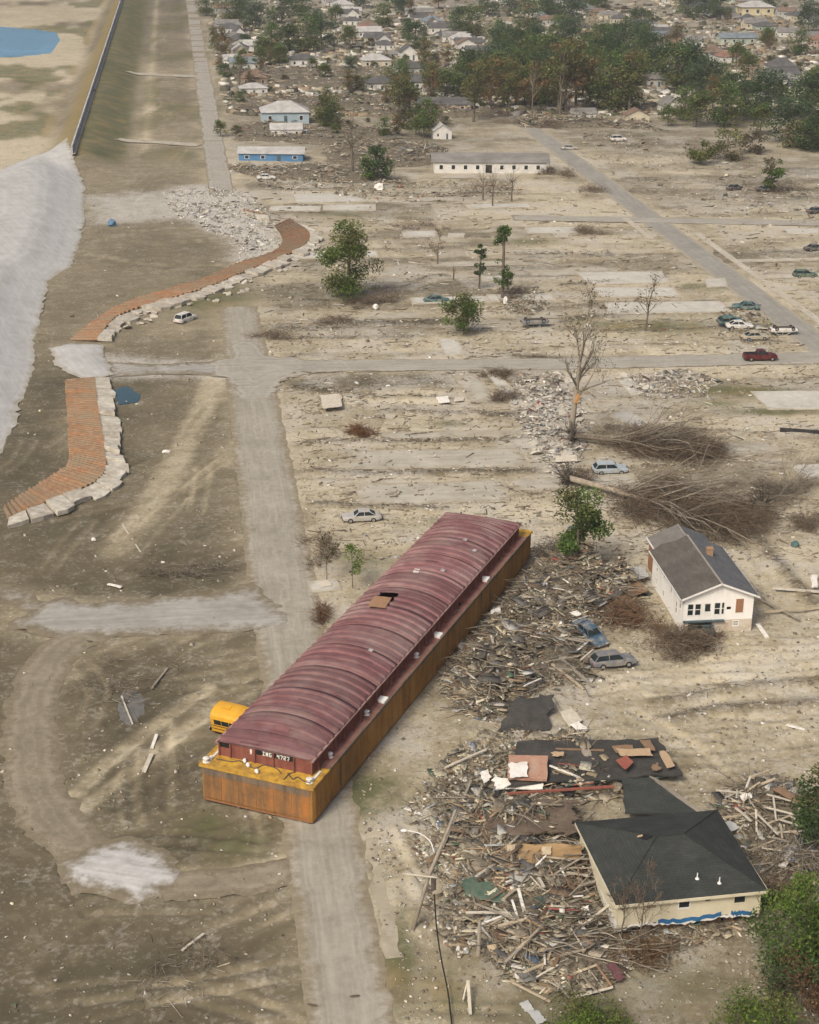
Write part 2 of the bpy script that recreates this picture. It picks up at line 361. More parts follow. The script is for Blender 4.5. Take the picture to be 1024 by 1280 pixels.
def soil(x, y):
    """what the ground is made of: pale dry silt / growth / gravel and rubble"""
    s1 = x*E1[0]+y*E1[1]; s2 = x*E2[0]+y*E2[1]
    big = fbm(x/34, y/34, 41, 3); med = fbm(x/7, y/7, 43, 4)
    east = sstep(4, 16, s1)
    pale = .30+.40*east
    pale -= .20*(1-sstep(105, 165, s2))*east*sstep(10, 30, s1)*.6
    pale -= .12*(1-sstep(85, 120, s2))
    pale += (big-.5)*(.18+.27*east)+(med-.5)*(.10+.15*east)
    pale += (fbm(s1/32, s2/3.2, 47, 4)-.5)*.55*east*sstep(170, 230, s2)*(1-sstep(480, 560, s2))
    pale -= .26*sstep(430, 480, s2)*east
    pale += (1-east)*(.16*sstep(225, 300, s2)*(1-sstep(600, 900, s2))+.34*(fbm(x/16, y/22, 87, 4)-.5)*sstep(180, 240, s2))
    pale += .30*np.exp(-((s1-(LV+18.5))/1.6)**2)*sstep(455, 480, s2)
    # old house lots: each strip weathered differently, with paler pads where houses stood
    w = s2+(fbm(s1/9, s2/9, 83, 3)-.5)*3.5; lot = np.floor(w/9.6); half = np.floor((s1-9.3)/48.5); fr_ = w/9.6-lot
    inlots = sstep(14, 17, s1)*sstep(150, 185, s2)*(1-sstep(415, 445, s2))
    pale += inlots*((_hash(lot, half, 5)-.55)*.42-.30*np.exp(-((np.minimum(fr_, 1-fr_))/.055)**2)*(_hash(lot, half, 9) > .35)*(fbm(s1/6, s2/6, 85, 3) > .42))
    c1 = 24+_hash(lot, half, 11)*10+half*48.5; pad = sstep(0, 1.5, s1-c1)*sstep(0, 1.5, c1+9+_hash(lot, half, 13)*12-s1)*sstep(.12, .2, fr_)*sstep(.12, .2, 1-fr_)
    pale += inlots*pad*.22*(_hash(lot, half, 15) > .4)
    west = (1-sstep(LV-12, LV-6, s1))*sstep(380, 440, s2)
    pale += .55*west*sstep(.33, .55, fbm(s1/22, s2/60, 51, 4)+.1)
    # brown strip between levee and road; pit by the new bank
    for p, v, k in ((GP([(120, 250), (110, 300), (60, 370), (50, 430), (95, 425), (140, 385), (290, 345), (280, 300), (200, 290)]), -.10, 6), (GP([(45, 480), (80, 476), (80, 590), (10, 640), (-60, 650), (-20, 560)]), -.16, 3),
                    (GP([(110, 830), (200, 800), (230, 850), (210, 930), (230, 1010), (140, 1020), (100, 930)]), -.16, 3), (GP([(180, 690), (310, 690), (315, 720), (270, 745), (180, 745)]), -.18, 2), (GP([(0, 650), (130, 625), (170, 660), (150, 740), (0, 735)]), -.12, 4),
                    (GP([(240, 1180), (300, 1160), (260, 1280), (120, 1290), (100, 1220)]), -.12, 4), (GP([(-60, 800), (40, 800), (10, 900), (20, 1000), (80, 1080), (60, 1290), (-60, 1290)]), -.10, 4),
                    (GP([(345, 480), (400, 470), (560, 472), (560, 496), (400, 492)]), -.30, 2), (GP([(330, 395), (560, 400), (540, 415), (330, 425)]), -.15, 4), (GP([(140, 505), (165, 510), (170, 580), (150, 590)]), -.15, 3), (GP([(700, 320), (480, 250), (640, 235), (900, 260)]), .10, 12),
                    (GP([(790, 860), (1040, 840), (1040, 960), (860, 930)]), .10, 5), (GP([(480, 1030), (590, 1080), (600, 1200), (560, 1300), (480, 1200)]), .12, 3), (GP([(470, 880), (560, 870), (560, 980), (460, 1010)]), .10, 3)):
        pale += v*sstep(-k, k, sd_poly(x, y, p, 30))
    for p in TRACKS: pale += .36*np.exp(-(pl_dist(x, y, p, 12)/2.0)**4)
    for p in RIDGES: pale -= .45*np.exp(-(pl_dist(x, y, p, 8)/1.0)**2)
    for p in RUTS[:2]: pale += .26*np.exp(-(pl_dist(x, y, p, 6)/.75)**4)
    for p in RUTS[:4]+RUTS[7:15]: pale += .16*np.exp(-((pl_dist(x, y, p, 6)-.6)/.6)**2)
    for n_, p in STREETS.items(): pale += .14*sstep(-4.5, 0, sd_poly(x, y, p, 10))*(med > .35)
    for k_, p in enumerate(TREADS): d = pl_dist(x, y, p, 3); pale += (.15 if (k_//2) % 3 else -.10)*np.exp(-(d/.6)**2)
    pale = np.clip(pale, 0, 1)
    green = np.zeros_like(pale)
    lev = sstep(LV-8, LV-3, s1)*(1-sstep(LV+11, LV+17, s1))*sstep(432, 452, s2)
    green = np.maximum(green, lev*(.62+.5*(med-.5)))
    green = np.maximum(green, .45*(1-sstep(LV+40, LV+46, s1))*sstep(LV+14, LV+18, s1)*sstep(430, 460, s2)*sstep(.45, .6, fbm(x/9, y/30, 61, 3)))
    green = np.maximum(green, .6*west*sstep(.5, .62, fbm(s1/25, s2/50, 63, 4)))
    for px, py, rx, ry, v in ((925, 488, 9, 3, .8), (895, 503, 5, 3, .5), (960, 515, 9, 2, .7), (440, 1000, 3, 5, .7), (470, 985, 4, 4, .6), (300, 1060, 4, 3, .5), (260, 1030, 4, 3, .45), (250, 375, 12, 14, .55), (810, 408, 18, 6, .6), (440, 268, 12, 4, .5), (660, 302, 8, 3, .6),
                              (860, 275, 12, 4, .5), (560, 1240, 4, 5, .5), (500, 1200, 1.6, 8, .6), (455, 700, 5, 5, .45), (530, 655, 6, 3, .4), (40, 300, 1, 1, 0), (780, 405, 8, 3, .5), (880, 358, 7, 4, .6), (980, 400, 6, 8, .6), (960, 385, 4, 8, .5), (360, 820, 3, 5, .3), (560, 530, 5, 2, .5), (690, 1270, 8, 5, .4), (840, 1230, 8, 4, .35)):
        c = G(px, py); q = ((x-c[0])/rx)**2+((y-c[1])/ry)**2
        green = np.maximum(green, v*np.exp(-q)*(.6+.8*fbm(x/1.7, y/1.7, 67, 3)))
    rub = -.10+.20*east+.25*east*sstep(.45, .7, med)
    for p, v, k in ((GP([(190, 240), (260, 232), (310, 240), (345, 275), (350, 310), (300, 340), (290, 300), (220, 270)]), .85, 5), (GP([(110, 245), (200, 238), (260, 250), (220, 275), (120, 280)]), .55, 5), (GP([(640, 480), (720, 480), (730, 560), (700, 620), (650, 560)]), .6, 3),
                    (GP([(120, 445), (290, 450), (290, 472), (120, 474)]), .5, 3), (GP([(690, 470), (850, 462), (900, 476), (760, 500)]), .45, 3), (GP([(630, 330), (720, 400), (690, 430), (640, 420)]), .4, 6)):
        rub = np.maximum(rub, v*sstep(-k, k, sd_poly(x, y, p, 30)+(med-.5)*6))
    return np.stack([pale, np.clip(green, 0, 1), np.clip(rub, -.2, 1), ((s1 < LV) & (s1 > LV-12) & (s2 > 430)).astype(float)], -1)

# ---------------------------------------------------------------- ground sheet
def ground_material():
    n = NT('soil'); a = n.attr('soil'); s = n.sep(a.outputs['Color'])
    pos = n.coord('Position'); st = n.coord('Position', (.22, 1, 1), 0.0)
    mpn = [x for x in n.t.nodes if x.type == 'MAPPING'][-1]; mpn.vector_type = 'TEXTURE'; mpn.inputs['Rotation'].default_value = (0, 0, TW); mpn.inputs['Scale'].default_value = (4.5, 1, 1)
    n1 = n.noise(pos, .35, 6, .62, .4); n2 = n.noise(pos, 1.9, 6, .66, .3); n3 = n.noise(st, .55, 6, .62, .5); n4 = n.noise(pos, 9, 4, .6)
    p = n.math('MULTIPLY_ADD', n1, n.math('MULTIPLY_ADD', s[0], .45, .13), s[0]); p = n.math('ADD', p, n.math('MULTIPLY_ADD', s[0], -.225, .16)); p = n.math('MULTIPLY_ADD', n.math('SUBTRACT', n2, .5), n.math('MULTIPLY_ADD', s[0], .66, .02), p); p = n.math('MULTIPLY_ADD', n.math('SUBTRACT', n3, .5), n.math('MULTIPLY_ADD', s[0], .8, -.02), p); p = n.math('MULTIPLY_ADD', n.math('SUBTRACT', n4, .5), n.math('MULTIPLY_ADD', s[0], .25, .05), p)
    p = n.math('SUBTRACT', p, .225)
    base = n.ramp(p, [(.0, (.068, .057, .036)), (.20, (.104, .089, .056)), (.42, (.178, .153, .100)), (.68, (.33, .287, .195)), (1.0, (.50, .443, .32))])
    base = n.mix(n.math('MULTIPLY', n.ramp(n.noise(pos, .13, 5, .6), [(.42, 0.0), (.65, 1.0)]), .45), base, n.mix(p, (.115, .094, .056), (.35, .295, .20)))
    vr = n.voro(pos, 3.2); spk = n.sep(vr)
    base = n.mix(n.math('MULTIPLY', n.math('GREATER_THAN', spk[0], .82), n.math('MULTIPLY_ADD', s[0], .40, .04)), base, n.ramp(spk[1], [(0, (.05, .042, .03)), (.5, (.16, .135, .10)), (1, (.6, .57, .5))]))
    vr2 = n.voro(pos, 1.1); spk2 = n.sep(vr2)
    base = n.mix(n.math('MULTIPLY', n.math('GREATER_THAN', spk2[0], .86), n.math('MULTIPLY_ADD', s[0], .26, .03)), base, n.ramp(spk2[1], [(0, (.06, .05, .035)), (1, (.5, .46, .38))]))
    rub = n.math('MULTIPLY_ADD', n2, 1.3, n.math('MULTIPLY_ADD', n1, .9, s[2])); rub = n.ramp(rub, [(.0, 0.0), (1.0, 0.0), (1.0, 0.0)]) if False else n.math('MULTIPLY', n.math('SUBTRACT', rub, 1.16, clamp=True), 1.5, clamp=True)
    base = n.mix(rub, base, n.ramp(n4, [(.3, (.26, .245, .215)), (.5, (.42, .405, .365)), (.7, (.60, .585, .545))]))
    gm = n.math('MULTIPLY', n.math('SUBTRACT', n.math('MULTIPLY_ADD', n2, 1.1, n.math('MULTIPLY_ADD', n1, .6, s[1])), 1.02, clamp=True), 2.2, clamp=True)
    grs = n.ramp(n.noise(pos, .16, 4, .6), [(.35, (.075, .088, .034)), (.5, (.105, .108, .045)), (.66, (.20, .155, .065))])
    grs = n.mix(n.math('MULTIPLY', a.outputs['Alpha'], .8), grs, (.235, .175, .07))
    base = n.mix(n.math('MULTIPLY', gm, .85), base, grs)
    n.bump(n.math('ADD', n2, n.math('MULTIPLY', n4, .5)), .22, .10)
    return n.color(base, .95)
def make_ground():
    ys = [-400, -150, -40, 20, 50]; y = 62.0
    while y < 1350:
        ys.append(y); y += 2.3*(y*y+CAM_H**2)/(CAM_H*F_PX)
    ys += [1450, 1650, 2000, 2600, 3600, 5200, 8000, 12000]
    us = np.concatenate([[-60, -25, -10, -5, -2.6, -1.7], np.linspace(-1.2, 1.2, 560), [1.7, 2.6, 5, 10, 25, 60]])
    Y = np.array(ys)[:, None]+0*us[None, :]; X = us[None, :]*(9+.25*np.maximum(np.array(ys), 0))[:, None]
    nr, nc = X.shape
    x, y = X.ravel(), Y.ravel()
    base = H(x, y)
    sink = np.zeros_like(x); flat = np.ones_like(x)
    for p in FLAT:
        d = sd_poly(x, y, p, 5)
        sink = np.maximum(sink, sstep(-.1, 1.0, d)); flat = np.minimum(flat, .15+.85*(1-sstep(-2.5, -.2, d)))
    d = sd_poly(x, y, EMB, 6); sink = np.maximum(sink, 1.6*sstep(.3, 1.5, d))
    far = flat*(1-.6*sstep(500, 900, y))
    # bed of the barge
    z = base+relief(x, y, far)-.22*sink
    z -= 1.6*sstep(.5, 6, sd_poly(x, y, POOL, 8))
    me = bpy.data.meshes.new('ground')
    i = np.arange(nr-1)[:, None]*nc+np.arange(nc-1)[None, :]
    f = np.stack([i, i+1, i+nc+1, i+nc], -1).reshape(-1, 4)
    me.vertices.add(len(x)); me.vertices.foreach_set('co', np.stack([x, y, z], -1).ravel())
    me.loops.add(f.size); me.loops.foreach_set('vertex_index', f.ravel().astype(np.int32))
    me.polygons.add(len(f)); me.polygons.foreach_set('loop_start', np.arange(len(f), dtype=np.int32)*4)
    me.polygons.foreach_set('use_smooth', np.ones(len(f), bool))
    at = me.attributes.new('soil', 'FLOAT_COLOR', 'POINT'); at.data.foreach_set('color', soil(x, y).astype(np.float32).ravel())
    me.update(); me.validate(); me.materials.append(ground_material())
    o = bpy.data.objects.new('ground', me); COL.objects.link(o); tag(o, kind='structure', label='churned brown mud and pale dried silt')
    return o
make_ground()

# ---------------------------------------------------------------- sheets lying on the ground: roads, gravel, slabs, water
def sheet(name, poly, mat, step=1.2, jit=.3, off=.05, mound=0.0, thick=0.0, kind='structure', hfun=None):
    """a sheet with its own ragged outline, draped over the ground; attribute edge = metres to its border"""
    P = np.vstack([poly, poly[:1]])
    dist = np.hypot(poly[:, 0].mean(), poly[:, 1].mean())
    bs = max(.35, min(step*.5, 1.0))*max(1, dist/260)
    B = dens(P, bs)[:-1]
    if jit:
        B = B+np.stack([fbm(B[:, 0]/1.5, B[:, 1]/1.5, 71, 3)-.5, fbm(B[:, 0]/1.5, B[:, 1]/1.5, 73, 3)-.5], 1)*jit*2.4+rng.normal(0, jit*.12, B.shape)
    lo, hi = B.min(0), B.max(0); pts = []
    yy = lo[1]
    while yy < hi[1]:
        st = step*max(1.0, yy/240); xs = np.arange(lo[0], hi[0], st)
        pts.append(np.stack([xs+rng.normal(0, st*.12, len(xs)), np.full(len(xs), yy)+rng.normal(0, st*.12, len(xs))], 1)); yy += st
    I = np.vstack(pts); d = sd_poly(I[:, 0], I[:, 1], B, 5); I = I[d > bs*.45]
    n = len(B); allp = [Vector(p) for p in np.vstack([B, I])]
    v, e, fc, *_ = delaunay_2d_cdt(allp, [(i, (i+1) % n) for i in range(n)], [], 1, 1e-5)
    V = np.array([(p.x, p.y) for p in v])
    ed = np.maximum(sd_poly(V[:, 0], V[:, 1], B, 5), 0)
    z = (hfun or H)(V[:, 0], V[:, 1])+off+mound*sstep(0, 3.0, ed)*(.6+.8*fbm(V[:, 0]/1.6, V[:, 1]/1.6, 77, 3)) - (.06*(1-sstep(0, .5, ed)) if not thick else 0)
    me = bpy.data.meshes.new(name); fl = [list(f) for f in fc]; VV = np.column_stack([V, z])
    if thick:
        k = len(VV); cnt = {}
        for f in fl:
            for a, b in zip(f, f[1:]+f[:1]): cnt[(a, b)] = 1
        side = [[a, b, b+k, a+k] for (a, b) in cnt if (b, a) not in cnt]
        VV = np.vstack([VV, VV-np.array([0, 0, thick])]); fl = fl+[s[::-1] for s in side]; ed = np.concatenate([ed, ed])
    me.from_pydata(VV.tolist(), [], fl)
    at = me.attributes.new('edge', 'FLOAT', 'POINT'); at.data.foreach_set('value', ed.astype(np.float32))
    if not thick: me.polygons.foreach_set('use_smooth', [True]*len(me.polygons))
    me.materials.append(mat); me.update()
    o = bpy.data.objects.new(name, me); COL.objects.link(o); tag(o, kind=kind); return o
def road_mat(name, stops, edge_col, edge_w=1.2, grain=2.0, streak=None, bump=.25, lanes=0):
    n = NT(name); pos = n.coord('Position'); e = n.attr('edge').outputs['Fac']
    f1 = n.noise(pos, .22, 6, .6, .5); f2 = n.noise(pos, grain, 6, .65); f3 = n.noise(pos, 11, 3, .6)
    f = n.math('MULTIPLY_ADD', f2, .5, n.math('MULTIPLY', f1, .5)); f = n.math('MULTIPLY_ADD', f3, .16, n.math('SUBTRACT', f, .08))
    if streak is not None:
        mp = n.coord('Position'); mn = [x for x in n.t.nodes if x.type == 'MAPPING'][-1]; mn.vector_type = 'TEXTURE'; mn.inputs['Rotation'].default_value = (0, 0, streak); mn.inputs['Scale'].default_value = (9, .6, 1)
        f = n.math('MULTIPLY_ADD', n.math('SUBTRACT', n.noise(mp, .9, 5, .6), .5), .55, f)
    if lanes:
        cx_ = n.add('ShaderNodeCombineXYZ'); n.lk(n.math('ADD', e, n.math('MULTIPLY', f1, .5)), cx_.inputs[0]); f = n.math('MULTIPLY_ADD', n.math('SUBTRACT', n.noise(cx_.outputs[0], lanes, 3, .6), .5), .7, f)
    k = len(stops); c = n.ramp(f, [(.32+.36*i/(k-1), s_) for i, s_ in enumerate(stops)])
    em = n.math('DIVIDE', e, edge_w); em = n.math('ADD', em, n.math('MULTIPLY', n.math('SUBTRACT', n.math('MULTIPLY_ADD', f2, .6, n.math('MULTIPLY', f1, .5)), .55), 2.6)); em = n.ramp(em, [(.15, 0.0), (.75, 1.0)])
    c = n.mix(em, n.ramp(f2, [(.3, edge_col), (.7, tuple(x*1.5 for x in edge_col))]), c)
    n.bump(n.math('ADD', f2, f3), bump, .05); return n.color(c, .92)
DIRT = (.15, .128, .088)
M_ROAD = road_mat('dusty_concrete_road', [(.24, .224, .183), (.305, .286, .237), (.365, .343, .29)], (.19, .163, .115), 1.7, 1.2, TW+math.pi/2, lanes=1.6)
M_CROSS = road_mat('dusty_street', [(.255, .24, .205), (.32, .304, .262), (.375, .358, .315)], (.19, .165, .122), .7, 1.2, TW, lanes=1.6)
M_TRACK = road_mat('packed_dirt_track', [(.165, .143, .10), (.225, .197, .143), (.285, .253, .19)], DIRT, 1.6, 1.4, None, lanes=1.2)
M_ASPH = road_mat('worn_asphalt', [(.205, .197, .172), (.265, .256, .227), (.325, .315, .28)], (.27, .24, .185), 1.3, 1.0, TW+math.pi/2)
M_HAUL = road_mat('grey_gravel_road', [(.24, .23, .20), (.31, .30, .272), (.375, .368, .34)], DIRT, 2.6, .9, TW)
M_GRAV = road_mat('white_limestone_gravel', [(.35, .348, .335), (.415, .415, .405), (.48, .48, .47)], (.27, .255, .215), 1.2, .35, TW+math.pi/2+.3, lanes=.32)
M_PATCH = road_mat('spread_limestone', [(.28, .272, .25), (.41, .406, .392), (.53, .53, .52)], DIRT, 2.2, 1.0, -.25)
M_SLAB = road_mat('weathered_slab_concrete', [(.36, .348, .305), (.46, .447, .40), (.55, .537, .49)], (.33, .302, .245), .5, .8, None, .12)
M_SILT = road_mat('silted_slab', [(.30, .278, .228), (.385, .36, .30), (.46, .435, .37)], (.28, .25, .19), 1.6, .5, TW)
M_TAR = pm('dark_tar', [(.10, .10, .095), (.17, .17, .16)], 1.5, .9, .2)
for nm, p in STREETS.items():
    m = {'road': M_ROAD, 'road_far_stretch': M_CROSS, 'cross_street': M_CROSS, 'asphalt_street': M_ASPH, 'far_cross_street': M_CROSS, 'side_street': M_SILT, 'side_street_stub': M_SILT}.get(nm, M_HAUL)
    sheet(nm, p, m, 1.6, .9 if nm.startswith('haul') else .45, .05+(.12 if nm.startswith('side') else .02 if nm == 'cross_street' else .045 if nm.startswith('far') else .03 if nm.startswith('haul') else .06 if nm == 'road_far_stretch' else .02 if nm.startswith('side') else 0))
sheet('gravel_embankment', EMB, M_GRAV, 2.0, .7, .12)
sheet('gravel_patch', PATCH, M_PATCH, .8, .9, .06, .16)
for k_, (p_, w_) in enumerate((([(118, 790), (78, 812), (50, 850), (37, 905), (42, 965), (66, 1026), (112, 1066)], 5.2), ([(206, 1108), (300, 1100), (368, 1088)], 4.2))): sheet('dirt_track', ribbon(smooth_line(GP(p_), 5), w_), M_TRACK, .8, .5, .055)
sheet('dusty_junction', JUNC, M_CROSS, 1.4, 1.0, .10)
sheet('gravel_pad', PAD, M_GRAV, 1.2, .5, .2, .35)
sheet('dirt_path', LEFTPATH, M_HAUL, 1.5, .5, .06)
sheet('tar_patch', TAR, M_TAR, .8, .4, .05)
for i, p in enumerate(SLABW):   # remains of house floors
    m = M_SILT if i in (12, 13, 14, 15) or (i >= NSL and i % 3) else M_SLAB
    sheet('foundation_slab', p, m, 2.0, .06 if m is M_SLAB else .5, .14 if m is M_SLAB else .07, 0, .22 if m is M_SLAB else 0)
for p in WALK_POLY: sheet('sidewalk', p, M_SLAB, 2.0, .08, .16, 0, .2)
sheet('kerb_strip', KERB, M_SILT, 1.0, .4, .08)
def water_mat(name, deep, rough):
    n = NT(name); f = n.noise(n.coord('Position'), .8, 4, .6); n.bump(f, .06, .05); n.b.inputs['Specular IOR Level'].default_value = .5
    return n.color(n.ramp(n.noise(n.coord('Position'), .05, 3, .5), [(.3, deep), (.7, tuple(x*1.25 for x in deep))]), rough)
o = sheet('canal_water', POOL, water_mat('blue_water', (.14, .33, .50), .12), 4, 1.5, -.1, hfun=lambda x, y: 0*x)
sheet('puddle', PUDDLE, water_mat('puddle_water', (.035, .07, .085), .15), 1.0, .3, .08, hfun=lambda x, y: 0*x)
# ---------------------------------------------------------------- the barge
def rust_mat(name, stops, dark, streak=True, rough=.85, top_dark=None):
    n = NT(name); o = n.coord('Object'); v = n.coord('Object', (1.3, 1.3, .12)); f = n.noise(v, 1.2, 7, .65); g = n.noise(o, .35, 5, .6); h = n.noise(o, 3.5, 5, .6)
    ff = n.math('MULTIPLY_ADD', g, .45, n.math('MULTIPLY_ADD', h, .2, n.math('MULTIPLY', f, .5))); ff = n.math('SUBTRACT', ff, .08)
    k = len(stops); c = n.ramp(ff, [(.36+.26*i/(k-1), s_) for i, s_ in enumerate(stops)])
    c = n.mix(n.math('MULTIPLY', n.ramp(n.noise(v, .9, 5, .7), [(.5, 0.0), (.68, 1.0)]), .45), c, dark)
    n.bump(h, .15, .02); return n.color(c, rough)
M_HFRONT = rust_mat('rusty_hull_end', [(.10, .062, .034), (.18, .098, .044), (.26, .132, .052), (.40, .15, .034)], (.11, .09, .06))
M_HSIDE = rust_mat('ochre_rusty_hull_side', [(.15, .075, .026), (.25, .122, .034), (.325, .16, .04), (.35, .195, .065)], (.13, .095, .055))
M_HBAND = rust_mat('stained_grey_band', [(.09, .068, .05), (.16, .125, .09), (.27, .155, .085)], (.05, .042, .035))
M_DECK = pm('faded_maroon_deck', [(.13, .062, .052), (.205, .095, .08), (.26, .14, .12)], .8, .8, .1, dirt=(.26, .16, .12), dscale=.4)
M_YEL = pm('worn_yellow_paint', [(.26, .14, .03), (.52, .31, .045), (.62, .385, .06)], 1.6, .6, .1, dirt=(.18, .10, .045), dscale=.9, damt=.6)
M_RED = pm('faded_red_steel', [(.135, .045, .035), (.21, .075, .055), (.25, .105, .08)], 1.5, .75, .08, stretch=(1, 1, .3), dirt=(.12, .05, .035), dscale=.8)
M_COVER = [pm('maroon_cover_'+k, [tuple(x*q for x in (.128, .058, .062)), tuple(x*q for x in (.176, .084, .088)), tuple(x*q for x in (.228, .122, .124))], 1.1, .8, .06, stretch=(1, .35, 1), dirt=(.24*w, .175*w, .165*w), dscale=.28, damt=.8) for k, q, w in (('worn', .95, 1.0), ('faded', 1.15, 1.2), ('dark', .72, .8))]
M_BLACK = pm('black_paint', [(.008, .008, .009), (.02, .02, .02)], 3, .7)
M_WHITE = pm('white_paint', [(.62, .61, .57), (.78, .77, .74)], 2.5, .6, 0, dirt=(.45, .40, .32), dscale=1.2)
M_DARKSTEEL = pm('dark_steel', [(.05, .04, .035), (.10, .085, .07)], 3, .7)
M_PINK = pm('chalky_pink_steel', [(.27, .165, .14), (.36, .24, .21)], 1.5, .7)

BL, BW, BH = 61.0, 10.68, 3.68
BYAW = 1.201
barge = empty('cargo_barge', (-17.773+math.sin(BYAW)*BW, 122.288-math.cos(BYAW)*BW, 0.0), BYAW)
tag(barge, 'long rusty cargo barge with ribbed maroon arched cover, stranded across the road', 'barge')
barge.location = (-17.773, 122.288, 0)
# local frame: x along the barge from the near end, y to its left side (negative y is the right side)
def by(v): return -v
def hull():
    r = .55; prof = [(0, BH), (0, r)]+[(r-r*math.cos(t), r-r*math.sin(t)) for t in np.linspace(0, math.pi/2, 6)][1:]
    prof += [(BW-v, z) for v, z in prof[::-1]]
    secs = []
    for u, ins, rz in ((0.0, .35, .42), (.10, .16, .2), (.4, .0, 0.0), (6.0, 0, 0), (30, 0, 0), (55, 0, 0), (BL-.4, 0, 0), (BL-.1, .16, .2), (BL, .35, .42)):
        secs.append([(u, by(np.clip(v, ins if z < BH else ins, BW-ins)), max(z, rz)-.03) for v, z in prof])
    mb = MB(); mb.loft(secs, True, True); return mb
h_ob = hull().build('hull', M_HSIDE, barge)
def plate(name, lo, hi, m, parent=barge, at=(0, 0, 0), rot=None):
    return MB().box(lo, hi, None, rot, at).build(name, m, parent)
# plating proud of the hull: end plates, side strakes and seams
for k in range(6):
    w0 = .36+k*(BW-.72)/6
    plate('end_plate', (-.03, by(w0+(BW-.72)/6-.012), .55), (.06, by(w0+.012), 2.78), M_HFRONT, h_ob)
plate('end_band', (-.045, by(BW-.30), 2.80), (.06, by(.30), BH-.12), M_HBAND, h_ob)
plate('bottom_chine', (.0, by(BW-.4), .22), (.12, by(.4), .53), rust_mat('chine_rust', [(.20, .10, .05), (.30, .14, .075)], (.15, .09, .05)), h_ob)
for side, v in ((0, BW), (1, 0)):
    us = [.45, 5.6, 13, 20.5, 28, 35.5, 43, 50.5, 57, BL-.45]
    for i in range(len(us)-1):
        lo, hi = (us[i]+.015, us[i+1]-.015)
        y0, y1 = (by(v)-.02, by(v)+.05) if side == 0 else (by(v)-.05, by(v)+.02)
        plate('side_plate', (lo, y0, .56), (hi, y1, BH-.34), M_HSIDE, h_ob)
        plate('sheer_strake', (lo, y0-.015 if side == 0 else y0, BH-.33), (hi, y1 if side == 0 else y1+.015, BH-.07), M_HBAND if i not in (0,) else M_HFRONT, h_ob)
    for u in (5.6, 43.0):
        plate('drain_stain_pipe', (u-.05, by(v)-.07 if side == 0 else by(v), .9), (u+.05, by(v) if side == 0 else by(v)+.07, BH-.05), M_DARKSTEEL, h_ob)
# decks
CU0, CU1, CV0, CV1 = 1.95, 59.0, .92, 9.70
DK = BH+.0
plate('deck', (3.3, by(CV0), DK-.1), (59.35, by(-.02), DK+.01), M_DECK)
plate('deck', (3.3, by(BW+.02), DK-.1), (59.35, by(CV1), DK+.01), M_DECK)
for u0, u1 in ((-.05, CU0+.02), (CU1-.02, BL+.05)):
    plate('end_deck', (u0, by(BW+.03), DK-.09), (u1, by(-.03), DK+.02), M_YEL)
for u0, u1 in ((CU0+.03, 3.29), (59.36, CU1+.0)):
    if u1 > u0:
        plate('end_deck', (u0, by(BW+.03), DK-.09), (u1, by(CV1), DK+.018), M_YEL); plate('end_deck', (u0, by(CV0), DK-.09), (u1, by(-.03), DK+.018), M_YEL)
plate('gunwale', (-.10, by(BW+.06), DK-.22), (.08, by(-.06), DK+.05), M_YEL)
plate('gunwale', (BL-.08, by(BW+.06), DK-.22), (BL+.10, by(-.06), DK+.05), M_YEL)
for v in (-.07, BW-.07):
    plate('gunwale', (3.35, by(v+.14), DK-.14), (59.3, by(v), DK+.06), M_HBAND)
    plate('gunwale', (.09, by(v+.14), DK-.16), (3.33, by(v), DK+.055), M_YEL)
# coaming
CT = BH+1.42
coam = MB()
coam.box((CU0, by(CV1), DK-.05), (CU0+.12, by(CV0), CT)); o = coam.build('coaming_end', M_RED, barge)
# five bays of the near end wall, uprights between
bays = np.linspace(CV0, CV1, 6); bays = [CV0, 2.0, 4.35, 6.1, 8.05, CV1]
for k in range(5):
    v0, v1 = bays[k]+.09, bays[k+1]-.09
    plate('bulkhead_panel', (CU0-.05, by(v1), DK+.03), (CU0-.004, by(v0), CT-.55), M_RED)
    if k in (0, 2, 3): plate('name_board' if k else 'painted_dark_opening', (CU0-.035, by(v1), CT-.52), (CU0-.003, by(v0), CT-.10), M_BLACK)  # first bay: black plate painted as an opening in shade
    else: plate('bulkhead_panel', (CU0-.05, by(v1), CT-.53), (CU0-.004, by(v0), CT-.08), M_RED)
for v in bays: plate('stanchion', (CU0-.16, by(v+.06), DK+.02), (CU0-.002, by(v-.06), CT-.05), M_RED)
plate('coaming_end', (CU1-.12, by(CV1), DK-.05), (CU1, by(CV0), CT), M_RED)
for v0, v1 in ((CV0-.0, CV0+.1), (CV1-.1, CV1)):
    plate('coaming_side', (CU0+.13, by(v1), DK-.05), (CU1-.13, by(v0), CT-.02), M_RED)
for k in range(31):
    u = CU0+.9+k*(CU1-CU0-1.8)/30
    for v, s in ((CV1, 1), (CV0, -1)):
        mb = MB(); a, b = (by(v+.34), by(v+.003)) if s > 0 else (by(v-.003), by(v-.34))
        q = [(u-.04, by(v+s*.003), DK+.01), (u-.04, by(v+s*.36), DK+.01), (u-.04, by(v+s*.10), CT-.1), (u-.04, by(v+s*.003), CT-.1)]
        q = np.array(q); mb.add(np.vstack([q, q+np.array([.08, 0, 0])]), [(0, 1, 2, 3), (7, 6, 5, 4), (0, 4, 5, 1), (1, 5, 6, 2), (2, 6, 7, 3), (3, 7, 4, 0)]); mb.build('stanchion', M_RED, barge)
for v in (CV1+.02, CV0-.14):
    plate('coaming_rail', (CU0, by(v+.12), CT-.08), (CU1, by(v), CT-.0), M_PINK)
